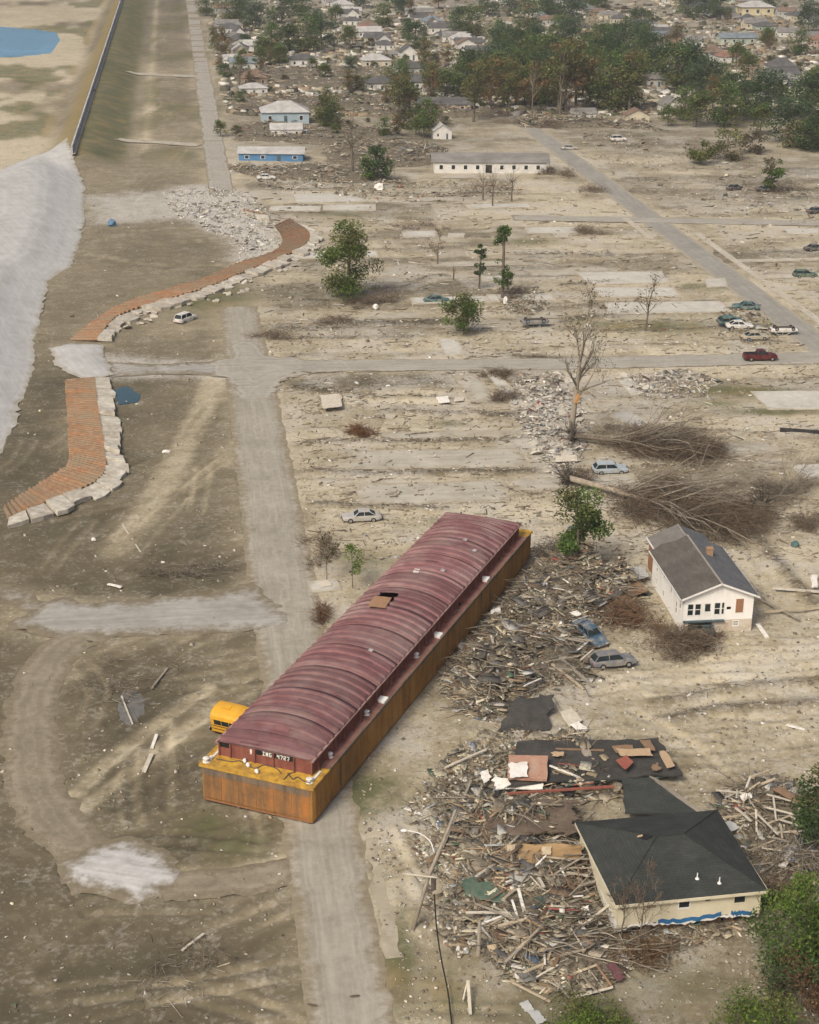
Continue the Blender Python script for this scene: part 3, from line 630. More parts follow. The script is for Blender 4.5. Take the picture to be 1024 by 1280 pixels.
# arched cover: sections that overlap like roof tiles, each with its own ribs
RISE = 1.15; EAVE = CT+.04
def arch(u, v, lift=0.0):
    t = (v-(CV0+CV1)/2)/((CV1-CV0)/2+.18); e = min(sstep(CU0-.3, CU0+4.6, u), sstep(CU0-.3, CU0+4.6, CU1+CU0-u))
    return EAVE+lift+RISE*(.12+.88*e)*max(0.0, 1-abs(t)**2.3)
NV = 22
HOLE = (31.0, 33.9, 3.0, 5.0)
def cover_strip(u0, u1, lift, v0=CV0-.18, v1=CV1+.18, nu=4, th=.07):
    vs = np.linspace(v0, v1, NV); us = np.linspace(u0, u1, nu+1); top = [[(u, by(v), arch(u, v, lift)) for v in vs] for u in us]
    mb = MB(); k = NV
    T = np.array(top).reshape(-1, 3); B = T-np.array([0, 0, th]); f = []
    n = len(us)
    for i in range(n-1):
        for j in range(k-1):
            f.append((i*k+j, (i+1)*k+j, (i+1)*k+j+1, i*k+j+1)); a = n*k; f.append((a+i*k+j, a+i*k+j+1, a+(i+1)*k+j+1, a+(i+1)*k+j))
    a = n*k
    for j in range(k-1): f.append((j, j+1, a+j+1, a+j)); q = (n-1)*k; f.append((q+j, a+q+j, a+q+j+1, q+j+1))
    for i in range(n-1): f.append((i*k, a+i*k, a+(i+1)*k, (i+1)*k)); q = k-1; f.append((i*k+q, (i+1)*k+q, a+(i+1)*k+q, a+i*k+q))
    mb.add(np.vstack([T, B]), f); return mb
NS = 12; SU = (CU1-CU0+.3)/NS; cr = random.Random(3)
for k in range(NS):
    u0 = CU0-.08+k*SU; u1 = u0+SU; lift = .045 if k % 2 else 0.0; m = M_COVER[cr.choice([0, 0, 1, 2])]
    if u0 < HOLE[0] < u1 or u0 < HOLE[1] < u1:
        sec = empty('cover_section'); sec.parent = barge
        pieces = [(u0, max(u0, HOLE[0]), None)] if u0 < HOLE[0] < u1 else []
        hu0, hu1 = max(u0, HOLE[0]), min(u1, HOLE[1])
        if hu0 > u0+.01: cover_strip(u0, hu0, lift).build('cover_plate', m, sec, True)
        if hu1 < u1-.01: cover_strip(hu1, u1, lift).build('cover_plate', m, sec, True)
        cover_strip(hu0, hu1, lift, CV0-.18, HOLE[2]).build('cover_plate', m, sec, True); cover_strip(hu0, hu1, lift, HOLE[3], CV1+.18).build('cover_plate', m, sec, True)
    else:
        sec = cover_strip(u0-.02, u1+.08, lift).build('cover_section', m, barge, True)
    nr = 4
    for r_ in range(nr):
        uc = u0+(r_+.5)*SU/nr+cr.uniform(-.05, .05); segs = [(CV0-.16, CV1+.16)]
        if HOLE[0]-.15 < uc < HOLE[1]+.15: segs = [(CV0-.16, HOLE[2]), (HOLE[3], CV1+.16)]
        for a, b in segs:
            vs = np.linspace(a, b, 20); w = .20; hgt = .19
            secs = [[(uc-w, by(v), arch(uc, v, lift)-.03), (uc-w*.55, by(v), arch(uc, v, lift)+hgt), (uc+w*.55, by(v), arch(uc, v, lift)+hgt), (uc+w, by(v), arch(uc, v, lift)-.03)] for v in vs]
            MB().loft(secs, True, True).build('rib', M_COVER[cr.choice([0, 0, 1, 2])], sec)
        # rib foot brackets along the eave
    for uu in (u0+.5, u0+SU/2+.4):
        if cr.random() < .55:
            v = cr.uniform(2.2, 8.5); L = cr.uniform(.9, 1.9)
            if HOLE[0]-1 < uu < HOLE[1]+1: continue
            pv = np.linspace(v-L/2, v+L/2, 5)
            secs = [[(uu-.32, by(q), arch(uu-.32, q, lift)+.004), (uu-.32, by(q), arch(uu-.32, q, lift)+.022), (uu+.32, by(q), arch(uu+.32, q, lift)+.022), (uu+.32, by(q), arch(uu+.32, q, lift)+.004)] for q in pv]
            MB().loft(secs).build('patch_plate', M_COVER[cr.choice([1, 2])], sec)
for s, v in ((1, CV1+.16), (-1, CV0-.16)):
    secs = []
    plate('eave_strip', (CU0-.3, by(v+.10), EAVE-.09), (CU1+.3, by(v-.10), EAVE+.035), M_PINK)
plate('eave_strip', (CU0-.12, by(CV1+.2), EAVE-.06), (CU0-.01, by(CV0-.2), EAVE+.03), M_COVER[2])
# open hatch with its lid tipped aside, dark hold below
hz = arch(32, 4.0)
plate('hatch_lid', (-1.35, -.9, 0), (1.35, .9, .06), pm('bare_tan_steel', [(.26, .15, .085), (.36, .22, .13)], 1.4, .8), barge, (30.75, by(4.05), arch(30.7, 4.05)+.24), rot_euler(0, R(2), R(8)))
plate('hold_floor', (CU0+.2, by(CV1-.12), DK-1.6), (CU1-.2, by(CV0+.12), DK-1.55), M_DARKSTEEL)
# white deck fittings
def deckpos(px, py): 
    g = G(px, py, BH)-np.array([-17.773, 122.288]); return g@np.array([math.cos(BYAW), math.sin(BYAW)]), g@np.array([math.sin(BYAW), -math.cos(BYAW)])
for px, py in ((412, 946), (458, 893), (520, 821), (258, 952), (387, 978)):
    u, v = deckpos(px, py); v = min(max(v, .3), BW-.28) if px not in (258,) else .35
    mb = MB(); mb.tube([(u, by(v), DK-.02), (u, by(v), DK+.05)], .34, 12); mb.tube([(u, by(v), DK+.04), (u, by(v), DK+.34)], [.2, .2], 10); mb.tube([(u, by(v), DK+.33), (u, by(v), DK+.36), (u, by(v), DK+.42)], [.3, .32, .24], 12)
    mb.build('mooring_bollard', M_WHITE, barge, True)
for px, py, L in ((478, 876, 1.0), (547, 795, .95), (606, 725, 1.1)):
    u, v = deckpos(px, py); mb = MB(); mb.box((u-L/2, by(v)-.42, DK), (u+L/2, by(v)+.42, DK+.16)); mb.box((u-L/2-.05, by(v)-.4, DK+.16), (u+L/2+.05, by(v)+.4, DK+.21)); mb.build('vent_hatch', pm('clean_white_paint', [(.80, .79, .76), (.86, .85, .83)], 2, .6), barge)
for px, py in ((622, 701), (574, 757)):
    u, v = deckpos(px, py); MB().tube([(u, by(v), DK), (u, by(v), DK+.3)], .18, 10).build('cleat', M_BLACK, barge)
for v in (.55, BW-.55):
    plate('fairlead', (.75, by(v+.11), DK+.01), (2.7, by(v-.11), DK+.11), M_WHITE)
    MB().tube([(1.0, by(v), DK+.1), (1.0, by(v), DK+.34)], .13, 10).build('fairlead', M_WHITE, barge); 
for px, py, sx, sy in ((310, 958, .7, .35), (321, 966, .9, .4), (306, 953, .4, .3)):
    u, v = deckpos(px, py); u = max(u, .3); mb = MB(); mb.tube([(u-.2, by(v)-sy/2, DK+.1), (u, by(v), DK+.22), (u+.1, by(v)+sy/2, DK+.1)], [.12, .2, .1], 7); mb.build('rope_coil', M_WHITE, barge, True)
ropes = [[(270, 949), (290, 953), (300, 952), (318, 961), (330, 957), (345, 961), (352, 968)], [(360, 967), (366, 975), (372, 972), (380, 977), (388, 980)], [(355, 975), (362, 968), (370, 966)]]
for rp in ropes:
    pts = [(max(deckpos(*p)[0], .2), by(deckpos(*p)[1]), DK+.06) for p in rp]; MB().tube(smooth_line(np.array(pts), 5), .05, 5).build('mooring_rope', M_DARKSTEEL, barge, True)
for uu, vv in ((39.5, 4.6),):
    plate('inspection_plate', (-.45, -.3, 0), (.45, .3, .05), M_WHITE, barge, (uu, by(vv), arch(uu, vv)+.14), rot_euler(0, 0, .2))
for px, py in ((476, 826), (505, 700), (563, 727), (590, 690), (605, 700)):
    u, v = deckpos(px, py); u += -3.2; v = v+.3; v = min(v, 8.2)
    plate('vent_cap', (-.22, -.22, 0), (.22, .22, .12), pm('grey_cap', [(.32, .30, .32), (.45, .43, .44)], 2, .5), barge, (u, by(v), arch(u, v)+.17))
# barge number on the end: letters as raised plates
FONT = {'I': ['111', '010', '010', '010', '111'], 'N': ['101', '111', '111', '111', '101'], 'G': ['111', '100', '101', '101', '111'], '4': ['101', '101', '111', '001', '001'], '7': ['111', '001', '001', '010', '010'], '2': ['111', '001', '111', '100', '111']}
def letters(txt, v0, z0, s, name='lettering'):
    mb = MB(); v = v0
    for ch in txt:
        for r_, row in enumerate(FONT[ch]):
            c = 0
            while c < 3:
                if row[c] == '1':
                    c1 = c
                    while c1 < 3 and row[c1] == '1': c1 += 1
                    mb.box((CU0-.048, by(v+c1*s), z0-(r_+1)*s-.001), (CU0-.034, by(v+c*s), z0-r_*s)); c = c1
                else: c += 1
        v += 4*s
    mb.build(name, M_WHITE, barge)
letters('ING', 5.05, CT-.13, .078); letters('4727', 6.42, CT-.13, .078)
plate('white_tag', (CU0-.07, by(4.05), CT-.62), (CU0-.052, by(3.88), CT-.15), M_WHITE)

# ---------------------------------------------------------------- school bus pinned under the barge's flank
M_BUS = pm('bus_yellow', [(.58, .30, .022), (.66, .36, .035)], 1.5, .45, 0, dirt=(.42, .26, .08), dscale=.7, damt=.35)
M_GLASS = pm('dark_glass', [(.012, .016, .018), (.03, .04, .042)], 2, .15)
M_RUB = pm('black_rubber', [(.012, .012, .012), (.03, .03, .03)], 4, .8)
def make_bus():
    c = G(262, 917); t = empty('school_bus', (c[0]+.2, c[1]+.3, -.25), R(-24)); tag(t, 'crushed yellow school bus pinned under the side of the barge', 'bus'); t.rotation_euler = (R(11), 0, R(-24)); t.location.z = -.35
    Lb, Wb, Hb = 5.6, 2.45, 2.75
    prof = [(0, .55), (0, 2.05), (.10, 2.35), (.32, 2.6), (.75, 2.72), (Wb/2, 2.76)]; prof = prof+[(Wb-y, z) for y, z in prof[::-1][1:]]
    secs = [[(x, y if not k else (y-Wb/2)*k2+Wb/2, z*zk+zo) for y, z in prof] for x, k, k2, zk, zo in ((0, 1, .9, .95, .05), (.18, 0, 1, 1, 0), (2.6, 0, 1, 1, 0), (3.6, 1, 1.0, .93, -.05), (Lb, 1, 1.03, .80, -.1))]
    body = MB().loft(secs, True, True).build('body', M_BUS, t)
    for k in range(4):
        MB().box((.45+k*.82, -.02, 1.50), (.45+k*.82+.76, .03, 2.02)).build('window', M_GLASS, body)
    for z in (.95, 1.3): MB().box((.15, -.03, z), (4.4, .02, z+.045)).build('rub_rail', M_BLACK, body)
    MB().box((.2, -.02, .50), (4.4, .1, .62)).build('skirt', M_BLACK, body)
    MB().box((-.06, .35, 1.55), (.03, 1.05, 2.1)).build('window', M_GLASS, body); MB().box((-.06, 1.4, 1.55), (.03, 2.1, 2.1)).build('window', M_GLASS, body)
    MB().box((-.22, .05, .55), (.02, Wb-.05, .78)).build('bumper', M_BLACK, t)
    mb = MB(); 
    w = MB().tube([(1.6, .02, .45), (1.6, .28, .45)], .47, 18).build('wheel', M_RUB, t); MB().tube([(1.6, -.01, .45), (1.6, .05, .45)], .22, 12).build('rim', M_BUS, w)
    for y in (.3, 2.05): MB().box((-.05, y-.1, 1.2), (.0, y+.1, 1.35)).build('tail_light', pm('red_lens', [(.3, .01, .01), (.4, .02, .02)], 2, .3), t)
    MB().box((1.0, .9, 2.73), (1.7, 1.5, 2.80)).build('roof_hatch', M_BUS, t)
make_bus()
# ---------------------------------------------------------------- houses near the barge
def siding_mat(name, c0, c1, pitch=.2, dirt=(.45, .38, .28), damt=.5):
    if name in MATS: return MATS[name]
    n = NT(name); o = n.coord('Object'); f = n.noise(o, .7, 6, .65)
    w = n.add('ShaderNodeTexWave'); w.wave_type = 'BANDS'; w.bands_direction = 'Z'; w.wave_profile = 'SAW'; n.lk(o, w.inputs[0]); w.inputs['Scale'].default_value = 1/pitch/ (2*math.pi)*math.pi*.64
    c = n.mix(n.ramp(f, [(.35, 0.0), (.7, 1.0)]), c0, c1)
    g = n.noise(n.coord('Object', (1, 1, .25)), .9, 6, .7); c = n.mix(n.math('MULTIPLY', n.ramp(g, [(.48, 0.0), (.72, 1.0)]), damt), c, dirt)
    n.bump(w.outputs['Fac'], .35, .02); MATS[name] = n.color(c, .7); return MATS[name]
def shingle_mat(name, c0, c1, c2, course=.16, rot=0.0):
    if name in MATS: return MATS[name]
    n = NT(name); o = n.coord('Object'); br = n.add('ShaderNodeTexBrick'); uv = n.coord('UV'); n.lk(uv, br.inputs['Vector'])
    br.inputs['Scale'].default_value = 1.0; br.inputs['Brick Width'].default_value = .9; br.inputs['Row Height'].default_value = course*1.6; br.inputs['Mortar Size'].default_value = .02
    br.inputs['Color1'].default_value = (1, 1, 1, 1); br.inputs['Color2'].default_value = (.72, .72, .72, 1); br.inputs['Mortar'].default_value = (.5, .5, .5, 1)
    f = n.noise(o, .5, 6, .65); g = n.noise(o, 6, 3, .6); c = n.ramp(n.math('MULTIPLY_ADD', g, .3, n.math('MULTIPLY', f, .7)), [(.32, c0), (.5, c1), (.68, c2)])
    c = n.mix(.75, c, br.outputs['Color'], 'MULTIPLY'); n.bump(br.outputs['Fac'], -.3, .02); MATS[name] = n.color(c, .9); return MATS[name]
def add_uv(o):
    """plane-aligned metre coordinates on each face, for roofing courses"""
    me = o.data; uv = me.uv_layers.new(name='UV')
    for p in me.polygons:
        nrm = p.normal; ax = Vector((0, 0, 1)).cross(nrm)
        if ax.length < 1e-3: ax = Vector((1, 0, 0))
        ax.normalize(); ay = nrm.cross(ax)
        for li in p.loop_indices:
            co = me.vertices[me.loops[li].vertex_index].co; uv.data[li].uv = (co.dot(ax), co.dot(ay))
    return o
M_SID = siding_mat('white_siding', (.78, .77, .73), (.84, .83, .80), dirt=(.58, .53, .44), damt=.35)
M_CREAM = siding_mat('cream_siding', (.60, .55, .40), (.68, .63, .49), dirt=(.50, .44, .31), damt=.4)
M_FOUND = pm('stained_concrete', [(.42, .36, .28), (.55, .51, .43), (.62, .59, .52)], 1.0, .85, .1, dirt=(.44, .27, .18), dscale=.7)
M_ROOF1 = shingle_mat('grey_brown_shingles', (.085, .078, .068), (.115, .106, .094), (.145, .135, .12))
M_ROOF1B = shingle_mat('blue_grey_shingles', (.105, .11, .115), (.14, .145, .15), (.175, .18, .185))
M_ROOF2 = shingle_mat('charcoal_shingles', (.030, .034, .032), (.044, .049, .046), (.062, .067, .062))
M_TRIM = pm('white_trim', [(.66, .65, .61), (.76, .75, .72)], 2, .6)
M_BOARD = pm('weathered_board', [(.24, .12, .07), (.34, .18, .10)], 3, .85, .1, stretch=(3, 3, .4))
M_BRICKC = pm('tan_brick_stack', [(.26, .17, .10), (.38, .25, .15)], 6, .9, .2)
M_TEAL = pm('teal_wood', [(.05, .075, .085), (.09, .13, .14)], 2, .8)
M_BLUE = pm('blue_house_wrap', [(.02, .10, .24), (.04, .16, .34)], 1.5, .55)
M_SHADEIN = pm('painted_indoor_shade', [(.05, .042, .035), (.10, .085, .07)], 1.5, .9)  # very dark brown puts the indoor shade into the colour

def wall_cells(mb, w, h, holes, th=.14, z0=0.0):
    xs = sorted({0, w, *[a for q in holes for a in (q[0], q[2])]}); zs = sorted({z0, h, *[a for q in holes for a in (q[1], q[3])]})
    for i in range(len(xs)-1):
        run = None
        for k in range(len(zs)-1):
            cx, cz = (xs[i]+xs[i+1])/2, (zs[k]+zs[k+1])/2
            if any(q[0] < cx < q[2] and q[1] < cz < q[3] for q in holes): continue
            mb.box((xs[i], 0, zs[k]), (xs[i+1], th, zs[k+1]))
def place(o, origin, ang):
    o.location = origin; o.rotation_euler = (0, 0, ang); return o
def window(parent, origin, ang, x0, z0, x1, z1, glass=None, frame=None, mull=True, depth=.06, name='window'):
    """frame + pane (+ bar) set into an opening of a wall whose outer face is y = 0 in its frame"""
    fr = MB(); b = .06
    for lo, hi in (((x0-.02, -.03, z0-.03), (x0+b, .1, z1+.03)), ((x1-b, -.03, z0-.03), (x1+.02, .1, z1+.03)), ((x0+b, -.031, z0-.04), (x1-b, .1, z0+b)), ((x0+b, -.031, z1-b), (x1-b, .1, z1+.04))): fr.box(lo, hi)
    if mull: fr.box((x0+b, -.0, (z0+z1)/2-.025), (x1-b, .09, (z0+z1)/2+.025))
    w = place(fr.build(name, frame or M_TRIM, parent), origin, ang)
    MB().box((x0+b, depth, z0+b), (x1-b, depth+.03, z1-b)).build('pane', glass or M_GLASS, w)
    return w

def white_house():
    W, L, HE, HR = 7.5, 12.9, 4.25, 5.75
    og = np.array([29.0, 156.2]); t = empty('white_house', (og[0], og[1], 0), R(7)); tag(t, 'white raised wooden house with grey gable roof and small chimney, standing amid debris', 'house')
    front = [(.35, 2.05, 1.05, 3.45), (1.15, 2.05, 1.85, 3.45), (2.15, 1.75, 2.95, 3.5), (3.25, 2.05, 3.95, 3.5), (4.03, 2.05, 4.4, 3.5), (5.65, 2.3, 6.35, 3.75), (4.62, 2.62, 5.1, 2.95), (5.4, .65, 6.1, 1.3), (.2, .0, 3.2, 1.25)]
    mb = MB(); wall_cells(mb, W, HE, [h for h in front if h[3] > 1.5], .14, 1.45); 
    g = np.array([(0, 0, HE), (W, 0, HE), (W/2, 0, HR-.05), (0, .14, HE), (W, .14, HE), (W/2, .14, HR-.05)]); mb.add(g, [(0, 1, 2), (5, 4, 3), (0, 2, 5, 3), (1, 4, 5, 2)])
    front_w = mb.build('front_wall', M_SID, t)
    mb = MB(); wall_cells(mb, W, 1.44, [h for h in front if h[3] < 1.5], .14, 0.0); mb.build('lower_wall', M_FOUND, t)
    for q in front[:2]+front[3:5]: window(t, (0, 0, 0), 0, *q)
    q = front[2]; d = place(MB().box((q[0], .02, q[1]), (q[2], .08, q[3])).build('door', M_TRIM, t), (0, 0, 0), 0); MB().box((q[0]+.12, .0, q[1]+.75), (q[2]-.12, .019, q[3]-.15)).build('pane', M_GLASS, d); MB().box((q[2]-.14, -.04, q[1]+.8), (q[2]-.08, .019, q[1]+.9)).build('handle', M_BLACK, d)
    q = front[5]; bw = MB().box((q[0]-.05, -.05, q[1]-.05), (q[2]+.05, .03, q[3]+.05)).build('boarded_window', M_BOARD, t)
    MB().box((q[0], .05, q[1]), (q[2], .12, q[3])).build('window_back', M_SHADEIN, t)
    q = front[6]; MB().box((q[0], .05, q[1]), (q[2], .12, q[3])).build('painted_vent_dark', M_BLACK, t)  # black backing paints the dark inside the vent
    q = front[7]; window(t, (0, 0, 0), 0, *q, glass=pm('cloudy_pane', [(.35, .33, .29), (.45, .43, .39)], 2, .4))
    q = front[8]; MB().box((q[0], .7, q[1]), (q[2], .8, q[3])).build('painted_porch_dark', M_TEAL, t)  # dark plate puts the shade under the open porch into colour
    MB().box((-.05, -.35, 1.38), (4.4, -.002, 1.52)).build('porch_sill', M_TEAL, t); MB().box((.0, -.25, 0), (.45, -.01, 1.37)).build('porch_post', M_FOUND, t)
    for k in range(5): MB().box((2.0, -.35-.28*(k+1), 1.3-.26*(k+1)), (3.2, -.36-.28*k, 1.38-.26*(k+1))).build('step', M_TEAL, t)
    mb = MB()
    for k in range(5): mb.box((W/2-.3, -.03, 4.62+k*.1), (W/2+.3, .0, 4.68+k*.1))
    mb.box((W/2-.36, -.02, 4.56), (W/2+.36, -.001, 5.14)); mb.build('gable_vent', M_TRIM, t)
    # left wall (outer face looks to -x)
    lw = [(1.0, 2.2, 1.7, 3.5), (2.3, 1.0, 3.0, 2.6), (4.6, 2.3, 5.2, 3.6), (7.6, 2.9, 8.2, 3.6), (10.4, 2.3, 11.0, 3.6), (7.4, .7, 8.0, 1.6), (10.6, .6, 11.1, 1.6)]
    lw = [(L-b, z0, L-a, z1) for a, z0, b, z1 in lw]
    mb = MB(); wall_cells(mb, L-.3, HE, [(a-.15, z0, b-.15, z1) for a, z0, b, z1 in lw], .14, 0)
    w = place(mb.build('left_wall', M_SID, t), (0, L, 0), R(-90)); 
    for a, z0, b, z1 in lw: window(t, (0, L, 0), R(-90), a-.15, z0, b-.15, z1, mull=(z1-z0 > 1))
    for nm, wlen, pos, a in (('right_wall', L-.3, (W, .15, 0), R(90)), ('back_wall', W, (W, L, 0), R(180))):
        mb = MB(); wall_cells(mb, wlen, HE, [(2, 2.2, 3, 3.5), (wlen-3.4, 2.2, wlen-2.4, 3.5)], .14, 0); place(mb.build(nm, M_SID, t), pos, a)
        for q in ((2, 2.2, 3, 3.5), (wlen-3.4, 2.2, wlen-2.4, 3.5)): window(t, pos, a, *q)
    # roof: two slopes, ridge cap, verge boards
    def slope(nm, x0, z0, x1, z1, y0, y1, m, parent=t, jag=False):
        mb = MB(); n = 9; ys = np.linspace(y0, y1, n); q = []
        jj = [random.uniform(-.3, .3) if jag else 0 for _ in range(n)]
        P = [(x0, y0, z0), (x1, y0, z1)]+[(x1+(x0-x1)*k/6, y1+(random.uniform(-.35, .35) if jag else 0), z1+(z0-z1)*k/6) for k in range(7)]
        mb.slab(P, .10); return add_uv(mb.build(nm, m, parent))
    ov, k = .5, (HR-HE)/(W/2); zl = HE-ov*k
    slope('roof', -ov, zl+.12, W/2, HR+.12, -.45, L+.1, M_ROOF1, jag=True); slope('roof', W+ov, zl+.12, W/2, HR+.12, -.45, L+.1, M_ROOF1B)
    MB().box((W/2-.11, -.46, HR+.10), (W/2+.11, L+.1, HR+.15)).build('ridge_cap', pm('pale_ridge', [(.22, .20, .17), (.32, .30, .26)], 3, .8), t)
    for s, x0 in ((1, -ov), (-1, W+ov)):
        mb = MB(); mb.slab([(x0, -.5, zl+.16), (W/2, -.5, HR+.16), (W/2, -.46, HR+.16), (x0, -.46, zl+.16)], .2); mb.build('verge_board', M_TRIM, t)
        mb = MB(); mb.box((x0-.05 if s > 0 else x0, -.45, zl-.08), (x0 if s > 0 else x0+.05, L, zl+.10)); mb.build('fascia', M_TRIM, t)
    ch = MB().box((W/2+.9, 8.0, 4.9), (W/2+1.55, 8.6, 6.1)).build('chimney', M_BRICKC, t); MB().box((W/2+.84, 7.94, 6.1), (W/2+1.61, 8.66, 6.2)).build('chimney_cap', M_BRICKC, ch)
    # torn rear wing
    y0, y1 = L+.15, L+4.0
    slope('roof', .3, HE-.25, W/2, HR-.2, y0, y1, pm('bleached_roofing', [(.13, .125, .115), (.19, .18, .165)], 1, .9), jag=False); slope('roof', W-.4, HE-.2, W/2, HR-.2, y0, y1, M_ROOF1B)
    MB().box((W/2-.1, y0, HR-.22), (W/2+.1, y1, HR-.16)).build('ridge_cap', MATS['pale_ridge'], t)
    MB().box((.2, y0, HE-.42), (.3, y1+.05, HE-.22)).build('fascia', M_TRIM, t)
    mb = MB(); wall_cells(mb, y1-y0, HE-.4, [(1.5, 1.6, 2.4, 3.0)], .12, .3); place(mb.build('wing_wall', M_BOARD, t), (.6, y1, 0), R(-90))
    MB().box((.75, y1-.12, .3), (W-.7, y1, HE-.35)).build('wing_wall', M_BOARD, t)
    MB().box((W-.7, y0, .3), (W-.58, y1-.13, HE-.3)).build('wing_wall', M_SID, t)
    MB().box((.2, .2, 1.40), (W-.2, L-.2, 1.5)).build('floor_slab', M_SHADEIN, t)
white_house()

def dark_roof_house():
    W, D, HE, HR = 12.0, 11.5, 3.3, 5.15
    t = empty('hip_roof_house', (15.75, 102.95, 0), R(10)); tag(t, 'cream house with charcoal hip roof, knocked off its base, blue wrap along its torn wall', 'house')
    rx0, rx1, ry = W/2-1.1, W/2+1.1, D/2
    A, B_, C_, D_ = (0, 0, HE), (W, 0, HE), (W+.1, D, HE), (-.05, D, HE); r0, r1 = (rx0, ry, HR), (rx1, ry, HR)
    for pts in ([A, B_, r1, r0], [B_, C_, r1], [C_, D_, r0, r1], [D_, A, r0]):
        add_uv(MB().slab(pts, .12).build('roof', M_ROOF2, t))
    for a, b in ((A, r0), (B_, r1), (C_, r1), (D_, r0), (r0, r1)):
        a, b = np.array(a), np.array(b); MB().tube([a+np.array([0, 0, .02]), b+np.array([0, 0, .02])], .045, 6).build('hip_cap', M_ROOF2, t)
    for lo, hi in (((.0, -.05, HE-.26), (W, .02, HE-.02)), ((-.06, 0.03, HE-.26), (.02, D, HE-.02)), ((W-.02, 0.03, HE-.26), (W+.06, D, HE-.02))): MB().box(lo, hi).build('fascia', M_CREAM, t)
    MB().box((.1, .1, HE-.32), (W-.1, D-.1, HE-.27)).build('soffit', M_CREAM, t)
    # walls, their foot torn away in a ragged line
    def ragged(nm, ln, zt, zb, m, org, ang, holes=(), th=.12, n=26):
        xs = sorted({*np.linspace(0, ln, n), *[a for q in holes for a in (q[0], q[2])]}); mb = MB()
        for a, b in zip(xs[:-1], xs[1:]):
            z0, z1 = zb(a), zb(b); hs = [q for q in holes if q[0]-1e-6 <= a and b <= q[2]+1e-6]
            segs = [(z0, z1, zt, zt)] if not hs else [(z0, z1, hs[0][1], hs[0][1]), (hs[0][3], hs[0][3], zt, zt)]
            for p, q, r_, s_ in segs:
                if p < r_: mb.add([(a, 0, p), (b, 0, q), (b, 0, s_), (a, 0, r_), (a, th, p), (b, th, q), (b, th, s_), (a, th, r_)], [(0, 1, 2, 3), (5, 4, 7, 6), (0, 4, 5, 1), (3, 2, 6, 7)])
        return place(mb.build(nm, m, t), org, ang)
    rr = random.Random(5); jit = [rr.uniform(-.12, .12) for _ in range(400)]
    zf = lambda x: 1.05+.10*math.sin(x*.9)+jit[int(x*9) % 400]*.8-.35*max(0, 1-x/1.6)
    holes = [(2.15, 2.35, 3.0, 2.85), (4.7, 2.15, 5.65, 2.85), (6.75, 2.55, 7.3, 2.85), (9.1, 2.1, 10.1, 2.85)]
    ragged('front_wall', W-.7, HE-.26, zf, M_CREAM, (.35, .35, 0), 0, holes)
    for k, q in enumerate(holes): window(t, (.35, .35, 0), 0, *q, mull=False, frame=M_TRIM if k == 1 else M_CREAM, glass=pm('tan_screen', [(.25, .22, .15), (.34, .30, .21)], 2, .6) if k == 0 else None)
    for a, b in ((3.2, 8.2), (9.0, 10.7)):
        mb = MB(); xs = np.linspace(a, b, 18)
        for p, q in zip(xs[:-1], xs[1:]):
            mb.add([(p, -.03, zf(p)-.06+jit[int(p*7)]*.4), (q, -.03, zf(q)-.06+jit[int(q*7)]*.4), (q, -.03, zf(q)+.30), (p, -.03, zf(p)+.30), (p, -.005, zf(p)-.06), (q, -.005, zf(q)-.06), (q, -.005, zf(q)+.3), (p, -.005, zf(p)+.3)], [(0, 1, 2, 3), (5, 4, 7, 6), (3, 2, 6, 7), (0, 4, 5, 1)])
        place(mb.build('torn_blue_wrap', M_BLUE, t), (.35, .35, 0), 0)
    mb = MB(); xs = np.linspace(.0, 10.9, 50)
    for p, q in zip(xs[:-1], xs[1:]): mb.add([(p, -.022, zf(p)-.10-abs(jit[int(p*11)])), (q, -.022, zf(q)-.10-abs(jit[int(q*11)])), (q, -.022, zf(q)+.05), (p, -.022, zf(p)+.05), (p, -.004, zf(p)-.1), (q, -.004, zf(q)-.1), (q, -.004, zf(q)+.05), (p, -.004, zf(p)+.05)], [(0, 1, 2, 3), (5, 4, 7, 6), (3, 2, 6, 7), (0, 4, 5, 1)])
    place(mb.build('torn_white_wrap', M_TRIM, t), (.35, .35, 0), 0)
    zl = lambda x: (2.75-2.3*sstep(0, 6.8, x))+jit[int(x*8) % 400]*.6
    ragged('left_wall', D-.85, HE-.26, zl, M_CREAM, (.35, D-.4, 0), R(-90))
    ragged('lower_wrap', 4.6, 1.25, lambda x: .25+jit[int(x*8) % 400]*1.2+.9*max(0, 1-x/2.5), M_TRIM, (.32, 4.98, 0), R(-90), th=.02)
    ragged('right_wall', D-.85, HE-.26, lambda x: .6+jit[int(x*8) % 400], M_CREAM, (W-.35, .48, 0), R(90)); ragged('back_wall', W-.7, HE-.26, lambda x: .9, M_CREAM, (W-.35, D-.35, 0), R(180))
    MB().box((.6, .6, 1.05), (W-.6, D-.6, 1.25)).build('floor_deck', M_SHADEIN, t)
    # what is left underneath: brick base, a fallen window, tan slab
    bm = MB(); bm.box((3.4, .9, .0), (8.8, 1.2, .55)); bm.build('brick_base', pm('dirty_brick', [(.14, .085, .055), (.22, .14, .09)], 5, .9, .3), t)
    for x in (1.0, 3.0, 5.2, 7.4, 9.6, 11.0):
        for y in (1.0, 5.5, 10.4): MB().box((x-.2, y-.2, -.1), (x+.2, y+.2, 1.04)).build('pier', MATS['dirty_brick'], t)
    window(t, (6.3, .55, .15), R(4), 0, .2, .75, .85, frame=pm('green_frame', [(.10, .14, .10), (.16, .2, .15)], 2, .7), mull=False)
